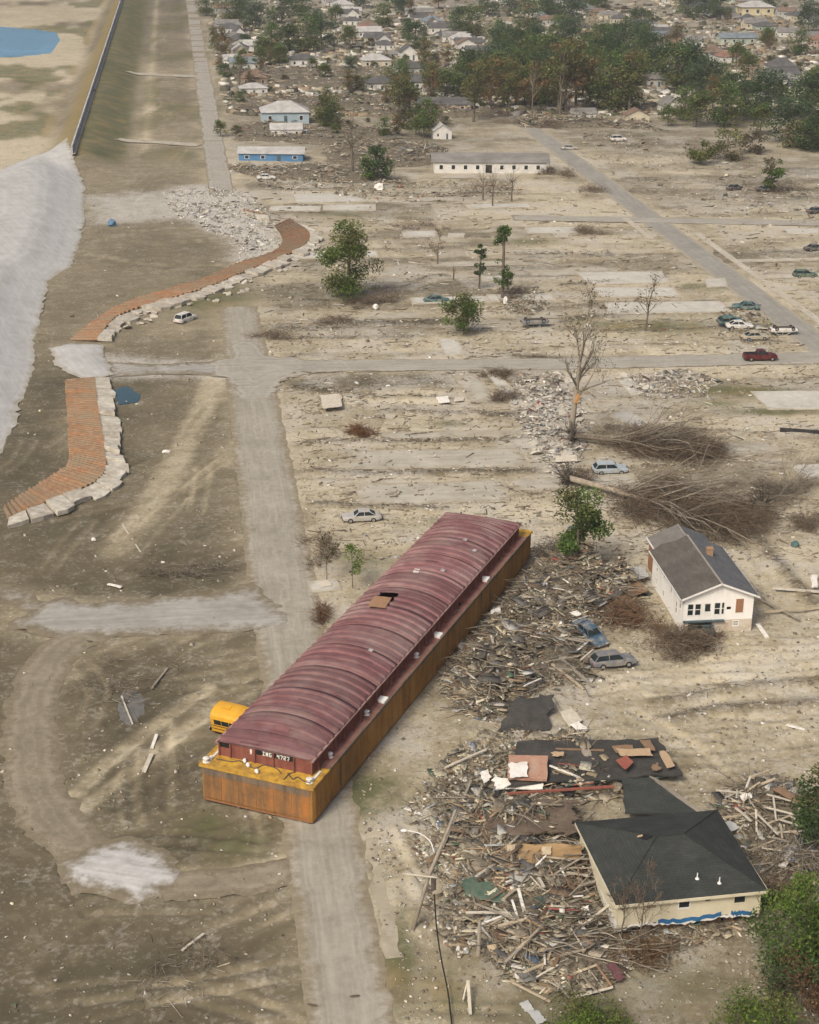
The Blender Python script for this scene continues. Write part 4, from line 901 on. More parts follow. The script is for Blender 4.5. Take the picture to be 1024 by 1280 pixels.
    # vent pipes, and a black plate painted as the shade of a hole
    for px, py in ((872, 1093), (900, 1096)):
        g = G(px, py, 4.2)-np.array([15.75, 102.95]); x, y = g@np.array([math.cos(R(10)), math.sin(R(10))]), g@np.array([-math.sin(R(10)), math.cos(R(10))]); z = HE+(HR-HE)*y/ry
        mb = MB(); mb.tube([(x, y, z-.1), (x, y, z+.5)], .05, 8); mb.tube([(x, y, z-.02), (x, y, z+.12)], [.18, .07], 8); mb.build('vent_pipe', M_TRIM, t)
    g = G(808, 1049, 4.7)-np.array([15.75, 102.95]); x, y = g@np.array([math.cos(R(10)), math.sin(R(10))]), g@np.array([-math.sin(R(10)), math.cos(R(10))])
    z = lambda yy, xx: HE+(HR-HE)*min(xx/rx0, 1)+.015
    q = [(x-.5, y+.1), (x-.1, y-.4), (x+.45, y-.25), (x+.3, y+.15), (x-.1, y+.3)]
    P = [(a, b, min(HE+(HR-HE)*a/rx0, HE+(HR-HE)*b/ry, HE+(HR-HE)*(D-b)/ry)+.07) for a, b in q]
    MB().slab(P, .03).build('painted_roof_hole', M_BLACK, t); P2 = [(a*1-.35, b+.3, min(HE+(HR-HE)*(a-.35)/rx0, HE+(HR-HE)*(D-b-.3)/ry)+.085) for a, b in [(x-.3, y), (x+.1, y-.1), (x+.15, y+.12), (x-.25, y+.2)]]
    MB().slab(P2, .01).build('bare_sheathing', pm('bare_ply', [(.36, .26, .16), (.46, .34, .22)], 4, .9), t)
dark_roof_house()

# ---------------------------------------------------------------- cars
def car_paint(name, c, dirt=(.33, .29, .22), damt=.75): return pm('paint_'+name, [tuple(x*.9 for x in c), c], 1.2, .35, 0, dirt=dirt, dscale=1.3, damt=damt)
M_RIM = pm('wheel_rim', [(.3, .3, .29), (.45, .45, .44)], 3, .4, metal=.6)
M_LAMP = pm('lamp_lens', [(.5, .5, .47), (.65, .65, .6)], 3, .25); M_TAIL = pm('red_lens', [(.3, .01, .01), (.4, .02, .02)], 2, .3)
CAR_N = {}
def make_car(kind, paint):
    t = empty('wrecked_car')
    L, W = {'sedan': (4.8, 1.78), 'pickup': (5.5, 1.9), 'wagon': (4.7, 1.8), 'suv': (4.7, 1.85)}[kind]; hw = W/2
    zt = {'sedan': .92, 'pickup': 1.08, 'wagon': .95, 'suv': 1.08}[kind]
    # lower body: sections from nose to tail (x forward)
    st = [(L/2, .42, .62, .80), (L/2-.12, .30, zt-.16, .93), (L/2-.7, .24, zt-.05, 1.0), (L/2-1.5, .22, zt, 1.0), (0, .20, zt+.02, 1.0), (-L/2+1.0, .24, zt+.02, 1.0), (-L/2+.25, .30, zt-.01, .97), (-L/2, .42, zt-.14, .88)]
    secs = [[(x, -hw*k, z0+.12), (x, -hw*k*.86, z0), (x, hw*k*.86, z0), (x, hw*k, z0+.12), (x, hw*k, (z0+z1)/2+.12), (x, hw*k*.94, z1-.05), (x, hw*k*.80, z1), (x, -hw*k*.80, z1), (x, -hw*k*.94, z1-.05), (x, -hw*k, (z0+z1)/2+.12)] for x, z0, z1, k in st]
    body = MB().loft(secs).build('body', paint, t, False)
    cab = {'sedan': (.95, .35, -.95, -1.75, 1.42), 'pickup': (1.15, .55, -.45, -.62, 1.72), 'wagon': (1.0, .45, -1.75, -2.2, 1.5), 'suv': (1.1, .6, -1.8, -2.2, 1.75)}[kind]
    xf, xft, xrt, xr, zr = cab; b = zt-.02
    secs = [[(x0, -hw*.86, b), (x0, hw*.86, b), (x1, hw*.68, zr-.06), (x1, -hw*.68, zr-.06)] for x0, x1 in ((xf, xft), (xr, xrt))]
    MB().loft(secs).build('window_glass', M_GLASS, body)
    mb = MB(); mb.box((xrt-.08, -hw*.70, zr-.07), (xft+.06, hw*.70, zr)); mb.box((xrt, -hw*.6, zr), (xft-.1, hw*.6, zr+.03)); mb.build('roof', paint, body)
    for s in (-1, 1):
        pil = [((xf, xft)), ((xr, xrt))]
        for x0, x1 in pil: MB().tube([(x0, s*hw*.865, b), (x1, s*hw*.69, zr-.04)], .05, 4).build('pillar', paint, body)
        xm = (xft+xrt)/2; MB().tube([(xm, s*hw*.865, b), (xm, s*hw*.69, zr-.04)], .045, 4).build('pillar', paint, body)
        MB().box((L/2-.1, s*hw*.62-.17, zt-.36), (L/2-.03, s*hw*.62+.17, zt-.22)).build('headlight', M_LAMP, t)
        MB().box((-L/2-.01, s*hw*.66-.14, zt-.34), (-L/2+.06, s*hw*.66+.14, zt-.18)).build('tail_light', M_TAIL, t)
        for x in (L/2-.95, -L/2+1.0):
            w = MB().tube([(x, s*(hw-.20), .33), (x, s*(hw+.015), .33)], .33, 16).build('wheel', M_RUB, t); MB().tube([(x, s*(hw-.02), .33), (x, s*(hw+.03), .33)], .19, 12).build('rim', M_RIM, w)
        MB().box((xf-.25, s*(hw-.02) if s > 0 else -hw-.16, b+.02), (xf-.1, hw+.16 if s > 0 else -hw+.02, b+.14)).build('mirror', paint, t)
    MB().box((L/2-.06, -hw*.85, .36), (L/2+.05, hw*.85, .52)).build('bumper', M_DARKSTEEL, t); MB().box((-L/2-.05, -hw*.85, .36), (-L/2+.06, hw*.85, .52)).build('bumper', M_DARKSTEEL, t)
    MB().box((-L/2+.5, -.45, .10), (L/2-.5, .45, .24)).build('underside', M_DARKSTEEL, t)
    if kind == 'pickup':
        MB().box((-L/2+.12, -hw*.78, zt-.015), (xr-.12, hw*.78, zt+.025)).build('cargo_bed', M_BLACK, body)
        for s in (-1, 1): MB().box((-L/2+.05, s*hw*.86-.05, zt-.02), (xr, s*hw*.86+.05, zt+.08)).build('bed_rail', paint, body)
        MB().box((-L/2+.02, -hw*.80, zt-.02), (-L/2+.12, hw*.80, zt+.08)).build('tailgate', paint, body)
    return t
def put_car(kind, paint, label, px, py, yaw, name='wrecked_car', cat='car', roll=0.0, pitch=0.0, z=0.0, flip=False, group=None, z_at=0.0):
    t = make_car(kind, paint); t.name = name; g = G(px, py, z_at+z); hz = float(H(g[0], g[1]))
    t.location = (g[0], g[1], hz+z-.08+(1.55 if flip else 0)); t.rotation_euler = (R(roll)+(math.pi if flip else 0), R(pitch), R(yaw)); tag(t, label, cat, group); return t
P_SILVER = car_paint('silver', (.42, .42, .41)); P_WHITE = car_paint('white', (.70, .70, .68)); P_RED = car_paint('maroon', (.085, .012, .016), damt=.12); P_BLUE = car_paint('blue', (.04, .09, .15)); P_TEAL = car_paint('teal', (.02, .10, .11))
P_GREEN = car_paint('green', (.03, .10, .07)); P_GREY = car_paint('grey', (.16, .17, .19)); P_DARK = car_paint('dark', (.035, .045, .055)); P_LBLUE = car_paint('pale_blue', (.36, .44, .50)); P_BEIGE = car_paint('beige', (.42, .38, .30))
put_car('sedan', P_SILVER, 'silver sedan left on the dirt lot behind the barge', 452, 650, 188, 'sedan')
put_car('pickup', P_RED, 'dark red pickup truck driving along the dusty cross street', 950, 449, 6, 'pickup_truck', 'pickup', z=.20)
put_car('sedan', P_WHITE, 'white sedan with teal roof panel crushed against it near the corner', 924, 410, 2)
put_car('wagon', P_TEAL, 'teal wrecked car jammed behind a white sedan near the corner', 912, 404, 20, roll=14, z=.35)
put_car('sedan', P_BEIGE, 'mud-covered beige sedan in front of the wrecks near the corner', 943, 424, 12)
put_car('sedan', P_WHITE, 'white car lying upside down at the edge of the asphalt street', 979, 418, 4, flip=True)
put_car('sedan', P_TEAL, 'dark teal car wreck beside the asphalt street, rear end raised', 932, 386, 172, roll=-6, z=.1)
put_car('wagon', P_LBLUE, 'pale blue and white car wreck by the uprooted trunks', 762, 590, 8, roll=4)
put_car('sedan', P_GREY, 'grey car on its roof beside a tangle of branches', 668, 408, 10, flip=True)
put_car('sedan', P_BLUE, 'dark blue car nosed down into the debris heap', 738, 796, -62, roll=8, pitch=10, z=.3)
put_car('wagon', P_GREY, 'muddy grey wagon at the edge of the debris heap below the white house', 766, 831, 14, roll=-3, z=.1)
put_car('suv', P_WHITE, 'white car alone on the dark mud beside the torn flood wall', 232, 402, 60)
put_car('wagon', P_GREEN, 'green car wreck on the lots beyond the asphalt street', 1006, 346, 6)
put_car('sedan', P_DARK, 'dark car in a bush on the far pale lots', 957, 239, 10, z=.1)
put_car('sedan', P_DARK, 'dark car alone on pale sand in the far lots', 918, 237, 40)
put_car('suv', P_WHITE, 'white car on the sandy lots in front of the tree belt', 773, 176, 8)
put_car('sedan', P_SILVER, 'silver car near the bend of the asphalt street in the far lots', 712, 187, 5)
put_car('sedan', P_WHITE, 'white car on the ground below the blue house', 333, 224, 8)
put_car('sedan', P_TEAL, 'teal car half buried beside the round green tree', 546, 378, 8, z=-.2)
put_car('sedan', P_DARK, 'dark car at the far right of the pale lots beside rubble', 1020, 266, 30)
put_car('sedan', P_DARK, 'black car half hidden by brush past the asphalt street', 1019, 313, 12)
# ---------------------------------------------------------------- fast numpy meshes: leaves and twigs
def np_mesh(name, V, Fq, C=None, mat=None, parent=None, loc=None, rz=None):
    """V (n,3), Fq (m,4) quads, C (m,3) face colours"""
    me = bpy.data.meshes.new(name); V = np.asarray(V, np.float32); Fq = np.asarray(Fq, np.int32)
    me.vertices.add(len(V)); me.vertices.foreach_set('co', V.ravel()); me.loops.add(Fq.size); me.loops.foreach_set('vertex_index', Fq.ravel())
    me.polygons.add(len(Fq)); me.polygons.foreach_set('loop_start', np.arange(len(Fq), dtype=np.int32)*4)
    if C is not None:
        at = me.attributes.new('Col', 'FLOAT_COLOR', 'CORNER'); c4 = np.concatenate([np.asarray(C, np.float32), np.ones((len(C), 1), np.float32)], 1); at.data.foreach_set('color', np.repeat(c4, 4, 0).ravel())
    me.update(); me.validate()
    if mat: me.materials.append(mat)
    o = bpy.data.objects.new(name, me); COL.objects.link(o)
    if parent is not None: o.parent = parent
    if loc is not None: o.location = loc
    if rz is not None: o.rotation_euler = (0, 0, rz)
    return o
def leaf_arrays(P, size, cols, rg, up=.35):
    n = len(P); nrm = rg.normal(0, 1, (n, 3)); nrm[:, 2] = np.abs(nrm[:, 2])+up; nrm /= np.linalg.norm(nrm, axis=1)[:, None]
    a = np.cross(nrm, rg.normal(0, 1, (n, 3))); a /= np.linalg.norm(a, axis=1)[:, None]; b = np.cross(nrm, a)
    s = (size*rg.uniform(.55, 1.35, n))[:, None]
    V = np.stack([P-a*s, P-b*s*.5+nrm*s*.12, P+a*s, P+b*s*.5+nrm*s*.12], 1).reshape(-1, 3); F = np.arange(n*4).reshape(-1, 4)
    return V, F, cols
def seg_arrays(P0, P1, r0, r1, cols):
    n = len(P0); t = P1-P0; t = t/(np.linalg.norm(t, axis=1)[:, None]+1e-9); ref = np.where(np.abs(t[:, 2:3]) < .8, [[0, 0, 1.]], [[1., 0, 0]])
    a = np.cross(t, ref); a /= np.linalg.norm(a, axis=1)[:, None]+1e-9; b = np.cross(t, a); vs = []
    for P, r in ((P0, r0), (P1, r1)):
        for k in range(3):
            th = k*2*math.pi/3; vs.append(P+(a*math.cos(th)+b*math.sin(th))*np.asarray(r)[:, None])
    V = np.stack(vs, 1).reshape(-1, 3); base = np.arange(n)[:, None]*6
    F = np.stack([base+np.array([[0, 1, 4, 3]]), base+np.array([[1, 2, 5, 4]]), base+np.array([[2, 0, 3, 5]])], 1).reshape(-1, 4)
    return V, F, np.repeat(cols, 3, 0)
def join(parts):
    V, F, C, n = [], [], [], 0
    for v, f, c in parts: V.append(v); F.append(f+n); C.append(c); n += len(v)
    return np.vstack(V), np.vstack(F), np.vstack(C)
def box_arrays(P, size, Rm, cols):
    """many boxes without bottoms; P (n,3) centres, size (n,3), Rm (n,3,3)"""
    n = len(P); u = np.array([(-1, -1, -1), (1, -1, -1), (1, 1, -1), (-1, 1, -1), (-1, -1, 1), (1, -1, 1), (1, 1, 1), (-1, 1, 1)], float)*.5
    V = np.einsum('nij,nkj->nki', Rm, u[None]*size[:, None, :])+P[:, None, :]
    f = np.array([(4, 5, 6, 7), (0, 1, 5, 4), (1, 2, 6, 5), (2, 3, 7, 6), (3, 0, 4, 7)]); F = (np.arange(n)[:, None, None]*8+f[None]).reshape(-1, 4)
    return V.reshape(-1, 3), F, np.repeat(cols, 5, 0)
def rots(yaw, pit, rol):
    cy, sy, cp, sp, cr_, sr = np.cos(yaw), np.sin(yaw), np.cos(pit), np.sin(pit), np.cos(rol), np.sin(rol)
    z = np.zeros_like(yaw); o = np.ones_like(yaw)
    Rz = np.stack([cy, -sy, z, sy, cy, z, z, z, o], -1).reshape(-1, 3, 3); Ry = np.stack([cp, z, sp, z, o, z, -sp, z, cp], -1).reshape(-1, 3, 3); Rx = np.stack([o, z, z, z, cr_, -sr, z, sr, cr_], -1).reshape(-1, 3, 3)
    return Rz@Ry@Rx
def leaf_mat(name):
    n = NT(name); a = n.attr('Col'); c = n.mix(1.0, a.outputs['Color'], n.ramp(n.noise(n.coord('Object'), 1.3, 3, .6), [(.3, .7), (.7, 1.25)]), 'MULTIPLY')
    n.b.inputs['Specular IOR Level'].default_value = .15; n.color(c, .7); tr = n.add('ShaderNodeBsdfTranslucent'); n.lk(c, tr.inputs[0]); mx = n.add('ShaderNodeMixShader'); mx.inputs[0].default_value = .38
    n.lk(n.b.outputs[0], mx.inputs[1]); n.lk(tr.outputs[0], mx.inputs[2]); n.lk(mx.outputs[0], n.out.inputs[0]); return n.m
M_LEAF = leaf_mat('foliage'); M_TWIG = attr_mat('twigs', .9, .3, 2.0); M_BARK = pm('bark', [(.075, .06, .045), (.13, .108, .085), (.19, .165, .135)], 3, .95, .3, stretch=(1, 1, .3)); M_BARKP = pm('pale_bark', [(.20, .165, .125), (.29, .25, .195), (.36, .32, .26)], 2, .95, .2, stretch=(1, 1, .3))
LEAFC = {'green': [(0.0666, 0.1174, 0.0317), (0.1015, 0.1618, 0.0428), (0.1427, 0.2062, 0.0571)], 'dark': [(0.0412, 0.0761, 0.0301), (0.0634, 0.1047, 0.0381), (0.092, 0.1364, 0.0508)], 'olive': [(0.0975, 0.117, 0.0364), (0.1365, 0.1534, 0.0494), (0.182, 0.182, 0.0715)], 'rust': [(0.1943, 0.1166, 0.0568), (0.2616, 0.157, 0.0718), (0.1644, 0.1495, 0.0598)], 'bright': [(0.078, 0.1365, 0.0234), (0.117, 0.1885, 0.0338), (0.169, 0.221, 0.052)], 'dry': [(0.13, 0.1066, 0.0728), (0.182, 0.1495, 0.1014), (0.1105, 0.1144, 0.0546)], 'blue': [(0.0571, 0.0983, 0.0539), (0.0825, 0.1269, 0.0666), (0.111, 0.1554, 0.0793)], 'brown': [(0.0975, 0.0585, 0.0325), (0.1495, 0.091, 0.0468), (0.2015, 0.13, 0.0715)]}
def pick(cols, n, rg, var=.22):
    c = np.array(cols)[rg.integers(0, len(cols), n)]; return c*rg.uniform(1-var, 1+var, (n, 1))
def tree_parts(h, r, kind, seed, n_leaf, leaf, n_clump=16, trunk_h=.4, crown_lo=.3, mix=None, droop=0.0, density=.20, trunk_r=None):
    rg = np.random.default_rng(seed); tr = trunk_r or max(.10, h*.022)
    bend = rg.normal(0, h*.03, 2); top = np.array([bend[0], bend[1], h*.86]); mid = np.array([bend[0]*.3, bend[1]*.3, h*trunk_h])
    T = MB(); T.tube(smooth_line(np.array([(0, 0, -.2), (bend[0]*.05, bend[1]*.05, h*.1), mid, top*.8+mid*.2, top]), 3), np.linspace(tr*1.25, tr*.22, 13), 7)
    cl = []
    for k in range(n_clump):
        z = crown_lo+(1-crown_lo)*rg.uniform(0.05, .98); prof = math.sin(math.pi*min(1, max(.12, (z-crown_lo)/(1-crown_lo)*.82+.14)))**.7
        a = k*2.4+rg.uniform(-.5, .5); rr = r*prof*math.sqrt(rg.uniform(.08, 1.0))*rg.uniform(.75, 1.1)
        c = np.array([bend[0]*z+rr*math.cos(a), bend[1]*z+rr*math.sin(a), h*z]); cl.append((c, r*rg.uniform(.30, .52)))
        s = mid*(1-.7*z)+top*.7*z; s[2] = min(s[2], c[2]-.05*h); T.tube([s, (s+c)/2+np.array([0, 0, h*.03]), c], [tr*.42, tr*.25, tr*.07], 5)
    per = rg.dirichlet(np.ones(n_clump)*4)*n_leaf; P = []; C = []
    for (c, cr_), m in zip(cl, per):
        m = int(m); d = rg.normal(0, 1, (m, 3)); d /= np.linalg.norm(d, axis=1)[:, None]; q = d*(rg.uniform(0, 1, (m, 1))**.45)*cr_*np.array([1.15, 1.15, .8]); q[:, 2] -= droop*np.hypot(q[:, 0], q[:, 1])
        P.append(c+q); kk = mix if mix and rg.random() < .4 else kind; C.append(pick(LEAFC[kk], m, rg)*rg.uniform(.75, 1.25))
    P = np.vstack(P); C = np.vstack(C); P[:, 2] = np.maximum(P[:, 2], .1)
    return T, leaf_arrays(P, leaf, C, rg)
def make_tree(name, label, cat, h, r, kind, seed, n_leaf=2500, leaf=.22, group=None, bark=None, **kw):
    t = empty(name); T, L = tree_parts(h, r, kind, seed, n_leaf, leaf, **kw)
    T.build('trunk', bark or M_BARK, t, True); np_mesh('crown', *L, M_LEAF, t); tag(t, label, cat, group); return t
def at_ground(o, px, py, dz=0.0):
    g = G(px, py); o.location = (g[0], g[1], float(H(g[0], g[1]))+dz); return o

at_ground(make_tree('leafy_tree', 'full green tree standing alone on the pale lots, above a dry bush', 'tree', 14.0, 5.2, 'olive', 11, 8000, .25, mix='bright', crown_lo=.08, trunk_h=.5, n_clump=42, bark=M_BARK), 436, 374)
at_ground(make_tree('slim_tree', 'tall thin tree with ragged leaf tufts along its trunk', 'tree', 14.0, 1.9, 'green', 12, 2400, .22, crown_lo=.10, n_clump=26, trunk_h=.8), 628, 373)
at_ground(make_tree('slim_tree', 'short thin leafy tree beside the tall tufted one', 'tree', 8.6, 1.2, 'dark', 13, 900, .22, crown_lo=.30, n_clump=14, trunk_h=.7), 599, 360)
at_ground(make_tree('round_tree', 'small round olive-green tree above the cross street', 'tree', 6.6, 3.4, 'olive', 14, 4200, .2, mix='green', crown_lo=.18, n_clump=22), 579, 418)
at_ground(make_tree('leafy_tree', 'green leafy tree at the head of the debris heap beside the barge', 'tree', 9.4, 3.6, 'green', 15, 5200, .2, mix='olive', crown_lo=.10, n_clump=15), 722, 714)
at_ground(make_tree('sapling', 'bright green sapling beside the barge', 'tree', 5.2, 1.3, 'bright', 16, 420, .17, crown_lo=.35, n_clump=9, trunk_r=.05), 441, 735)
at_ground(make_tree('leafy_tree', 'dense dark green tree leaning over the end of the charcoal-roofed house', 'tree', 6.8, 3.5, 'bright', 17, 8000, .14, mix='green', crown_lo=.08, n_clump=30), 1000, 1210)
at_ground(make_tree('leafy_tree', 'green tree over the debris behind the charcoal-roofed house', 'tree', 8.0, 2.6, 'dark', 18, 4200, .15, mix='olive', crown_lo=.2, n_clump=16), 1022, 1072)
at_ground(make_tree('round_bush', 'brown withering bush below the dense dark green tree', 'bush', 3.8, 3.0, 'brown', 19, 3000, .14, mix='dark', crown_lo=.05, n_clump=18), 1000, 1262)
at_ground(make_tree('round_bush', 'yellow-green leafy bush below the brown withering bush', 'bush', 3.2, 3.2, 'bright', 20, 6500, .11, mix='olive', crown_lo=.05, n_clump=22), 955, 1312)
at_ground(make_tree('round_bush', 'low bright green bush below the broken timber frame', 'bush', 2.3, 3.1, 'bright', 21, 6500, .10, mix='olive', crown_lo=.02, n_clump=22), 735, 1302)
at_ground(make_tree('leafy_tree', 'round green tree in the far lots left of the long white building', 'tree', 8.5, 4.0, 'green', 22, 2200, .34, mix='dark', crown_lo=.1, n_clump=16), 472, 226)
at_ground(make_tree('round_bush', 'olive and brown shrub thicket beside the pale blue house', 'bush', 9.0, 5.0, 'olive', 23, 1800, .36, mix='dry', crown_lo=.05, n_clump=18), 408, 160)

# ---- bare and fallen trees
def branches(p, d, L, r, depth, rg, out, spread=.75, up=.1, seg=3):
    n = seg; pts = [p]; dd = d/np.linalg.norm(d)
    for k in range(n):
        dd = dd+rg.normal(0, .13, 3)+np.array([0, 0, up*.3]); dd /= np.linalg.norm(dd); pts.append(pts[-1]+dd*L/n)
    rad = np.linspace(r, r*.45, n+1); out.append((np.array(pts), rad))
    if depth > 0:
        for k in range(rg.integers(2, 5)):
            i = rg.integers(1, n+1); nd = dd+rg.normal(0, spread, 3); nd[2] += up; branches(pts[i], nd, L*rg.uniform(.45, .75), rad[i]*.6, depth-1, rg, out, spread, up)
def branch_obj(name, lines, cols, parent, rg, rmin=.012, mat=None):
    P0, P1, A, B = [], [], [], []
    for pts, rad in lines:
        for i in range(len(pts)-1): P0.append(pts[i]); P1.append(pts[i+1]); A.append(max(rad[i], rmin)); B.append(max(rad[i+1], rmin*.7))
    P0 = np.array(P0); P1 = np.array(P1); return np_mesh(name, *seg_arrays(P0, P1, np.array(A), np.array(B), pick(cols, len(P0), rg)), mat or M_TWIG, parent)
TWC = [(.19, .162, .122), (.26, .225, .17), (.14, .118, .09)]; TWB = [(.17, .132, .092), (.22, .172, .122), (.13, .10, .072)]; TWD = [(.15, .112, .076), (.19, .145, .10), (.11, .085, .06)]; TWP = [(.30, .265, .21), (.24, .21, .165), (.36, .32, .26)]
def bare_tree(name, label, px, py, h, seed, cols=TWC, depth=4, spread=.6, lean=(0, 0), r=None, bark=None, leafy=None):
    rg = np.random.default_rng(seed); t = empty(name); r = r or h*.02; ln = []
    top = np.array([lean[0], lean[1], h*.62]); MB().tube(smooth_line(np.array([(0, 0, -.2), top*.35+rg.normal(0, .1, 3), top*.7, top]), 4), np.linspace(r*1.2, r*.6, 13), 8).build('trunk', bark or M_BARK, t, True)
    for k in range(6):
        z = rg.uniform(.45, 1.0); branches(top*z, np.array([rg.normal(0, .7), rg.normal(0, .7), .9]), h*rg.uniform(.22, .4), r*.5, depth-1, rg, ln, spread, .25)
    branches(top, np.array([0, 0, 1.]), h*.38, r*.6, depth, rg, ln, spread, .3)
    tag(branch_obj('branches', ln, cols, t, rg), kind='stuff')
    if leafy: 
        P = np.array([l[0][-1] for l in ln if rg.random() < .5]); P = np.repeat(P, 4, 0)+rg.normal(0, .25, (len(P)*4, 3)); np_mesh('leaves', *leaf_arrays(P, .18, pick(LEAFC[leafy], len(P), rg), rg), M_LEAF, t)
    tag(t, label, 'tree'); at_ground(t, px, py); return t
bt = bare_tree('bare_tree', 'tall bare tree with a pale stripped trunk, beside the uprooted tree', 714, 545, 17.5, 31, TWP, 4, .55, (.7, 0), .38, M_BARKP, 'dry')
g = G(722, 480); MB().tube([(.55, -.1, 5.6), (2.0, -.5, 8.2), (3.6, -.2, 11.5), (4.2, .3, 13.0)], [.16, .13, .08, .03], 6).build('broken_limb', M_BARKP, bt, True)
MB().box((-.22, -.4, -.6), (.22, .1, .6), None, rot_euler(.1, .3, .2), (.55, -.25, 5.7)).build('split_wood', pm('fresh_split_wood', [(.42, .22, .08), (.56, .32, .13)], 4, .8), bt)
bare_tree('bare_tree', 'thin dark dead tree between the concrete slabs', 806, 416, 9.5, 32, TWB, 3, .6, (.5, 0), .16, leafy='brown')
bare_tree('bare_tree', 'small reddish dead tree alone in the pale lots', 547, 330, 5.5, 33, TWB, 3, .7, r=.12, leafy='brown')
bare_tree('bare_tree', 'stubby dead tree near a dark stump on the pale lots', 567, 350, 2.6, 34, TWB, 2, .6, r=.12)
bare_tree('bare_tree', 'leafless tree behind the house roof of charcoal shingles by its front wall', 800, 1190, 5.6, 35, TWB, 4, .6, r=.06)
bare_tree('bare_tree', 'young leafless tree just before the cream wall of the charcoal-roofed house', 778, 1178, 5.0, 36, TWB, 4, .6, r=.05)
bare_tree('bare_tree', 'twiggy dead sapling beside the barge and the bright sapling', 408, 726, 4.4, 37, TWB, 3, .7, r=.05, leafy='dry')
bare_tree('bare_tree', 'dead tree rising in front of the round green tree in the far lots', 440, 218, 15, 38, TWC, 4, .5, r=.3)
for k, (px, py, h_) in enumerate(((616, 258, 8), (604, 250, 7), (640, 252, 8), (665, 148, 14), (700, 150, 14), (300, 110, 9), (276, 92, 10))):
    bare_tree('bare_tree', ['grey leafless tree on the lots below the long white building', 'grey leafless tree on the lots below the long white building', 'grey leafless tree on the lots below the long white building', 'leafless tree at the foot of the far tree belt', 'leafless tree at the foot of the far tree belt', 'leafless tree beside the far road', 'leafless tree beside the far road'][k], px, py, h_, 60+k, TWC, 3, .6)['group'] = ['leafless trees below the white building', 'leafless trees at the tree belt', 'leafless trees by the far road'][0 if k < 3 else 1 if k < 5 else 2]

def fallen_tree(name, label, root, tip, z0, spread, seed, n_br, twig_n, cols, bark, rr=.4):
    """uprooted tree: root plate, trunk on the ground, limbs fanning out, a mat of twigs"""
    rg = np.random.default_rng(seed); a = G(*root); b = G(*tip); d = b-a; L = np.hypot(*d); ang = math.atan2(d[1], d[0]); t = empty(name, (a[0], a[1], 0), ang)
    MB().tube(smooth_line(np.array([(0, 0, .9), (L*.18, .1, .8), (L*.38, -.1, .7), (L*.55, .1, .6)]), 4), np.linspace(rr, rr*.5, 13), 8).build('trunk', bark, t, True)
    ln = []
    for k in range(40):
        th = rg.uniform(0, 2*math.pi); dd = np.array([rg.uniform(-.9, .2), math.cos(th), math.sin(th)*1.0+.2]); branches(np.array([rg.uniform(-.1, .3), 0, .8]), dd, rg.uniform(1.3, 2.6), .10, 1, rg, ln, .7, 0)
    branch_obj('root_plate', ln, [(.10, .088, .072), (.14, .122, .10), (.07, .06, .05)], t, rg)
    q = rg.normal(0, 1, (400, 3)); q /= np.linalg.norm(q, axis=1)[:, None]; 
    MB().loft([[(x-.2, y*math.cos(th)*k, .85+.85*math.sin(th)*k*y) for th in np.linspace(0, 2*math.pi, 13)[:-1]] for x, k, y in ((-.35, .5, 1.0), (-.15, 1.05, 1.0), (.1, 1.0, .95), (.35, .45, .9))]).build('root_soil', pm('root_soil', [(.09, .078, .06), (.15, .13, .105)], 2, .95, .6), t)
    ln = []
    for k in range(int(n_br*1.6)):
        x = L*rg.uniform(.2, .55); dd = np.array([rg.uniform(.5, 1.2), rg.uniform(-1, 1)*spread, rg.uniform(-.02, .35)]); branches(np.array([x, 0, .8]), dd, L*rg.uniform(.3, .62), rr*.28, 2, rg, ln, .4, -.06)
    for pts, rad in ln: pts[:, 2] = np.maximum(pts[:, 2], .08+.25*rg.random())
    branch_obj('limbs', ln, TWP if cols is TWP else [tuple(.5*(u+v) for u, v in zip(c, e)) for c, e in zip(TWP, TWC)], t, rg)
    # twig mat
    x = L*rg.beta(3.2, 1.7, twig_n); wid = spread*L*.34*np.sqrt(np.clip(x/L-.1, .02, 1)); cy = rg.normal(0, .8, 14); cxx = rg.beta(3, 1.7, 14)*L; ci = rg.integers(0, 14, twig_n); x = np.where(rg.random(twig_n) < .7, cxx[ci]+rg.normal(0, L*.05, twig_n), x); y = np.where(rg.random(twig_n) < .7, cy[ci]+rg.normal(0, .35, twig_n), rg.normal(0, 1, twig_n))*wid*.6; z = np.abs(rg.normal(0, .85, twig_n))*(.4+.9*fbm(x/1.8, y/1.8, seed, 2))+.05
    P0 = np.stack([x, y, z], 1); dd = np.stack([rg.normal(.8, .7, twig_n), rg.normal(0, .8, twig_n)+np.sign(y)*.3, rg.normal(.05, .35, twig_n)], 1); ln_ = rg.uniform(.6, 2.8, (twig_n, 1)); P1 = P0+dd/np.linalg.norm(dd, axis=1)[:, None]*ln_; P1[:, 2] = np.maximum(P1[:, 2], .05)
    np_mesh('twigs', *seg_arrays(P0, P1, rg.uniform(.015, .045, twig_n), np.full(twig_n, .008), pick(cols, twig_n, rg, .3)), M_TWIG, t); tag(t, label, 'tree'); return t
fallen_tree('fallen_tree', 'uprooted tree beside the bare stripped trunk, its crown spread across the lots', (716, 552), (905, 572), 0, .8, 41, 16, 7600, TWD, M_BARK, .42)
fallen_tree('fallen_tree', 'uprooted tree lying behind the white house, root plate near the pale blue wreck', (712, 606), (950, 668), 0, .9, 42, 16, 9000, TWD, M_BARKP, .45)
fallen_tree('fallen_tree', 'small fallen tree with a dark root plate right of the white house', (952, 640), (1010, 600), 0, .5, 43, 6, 350, TWC, M_BARK, .22)
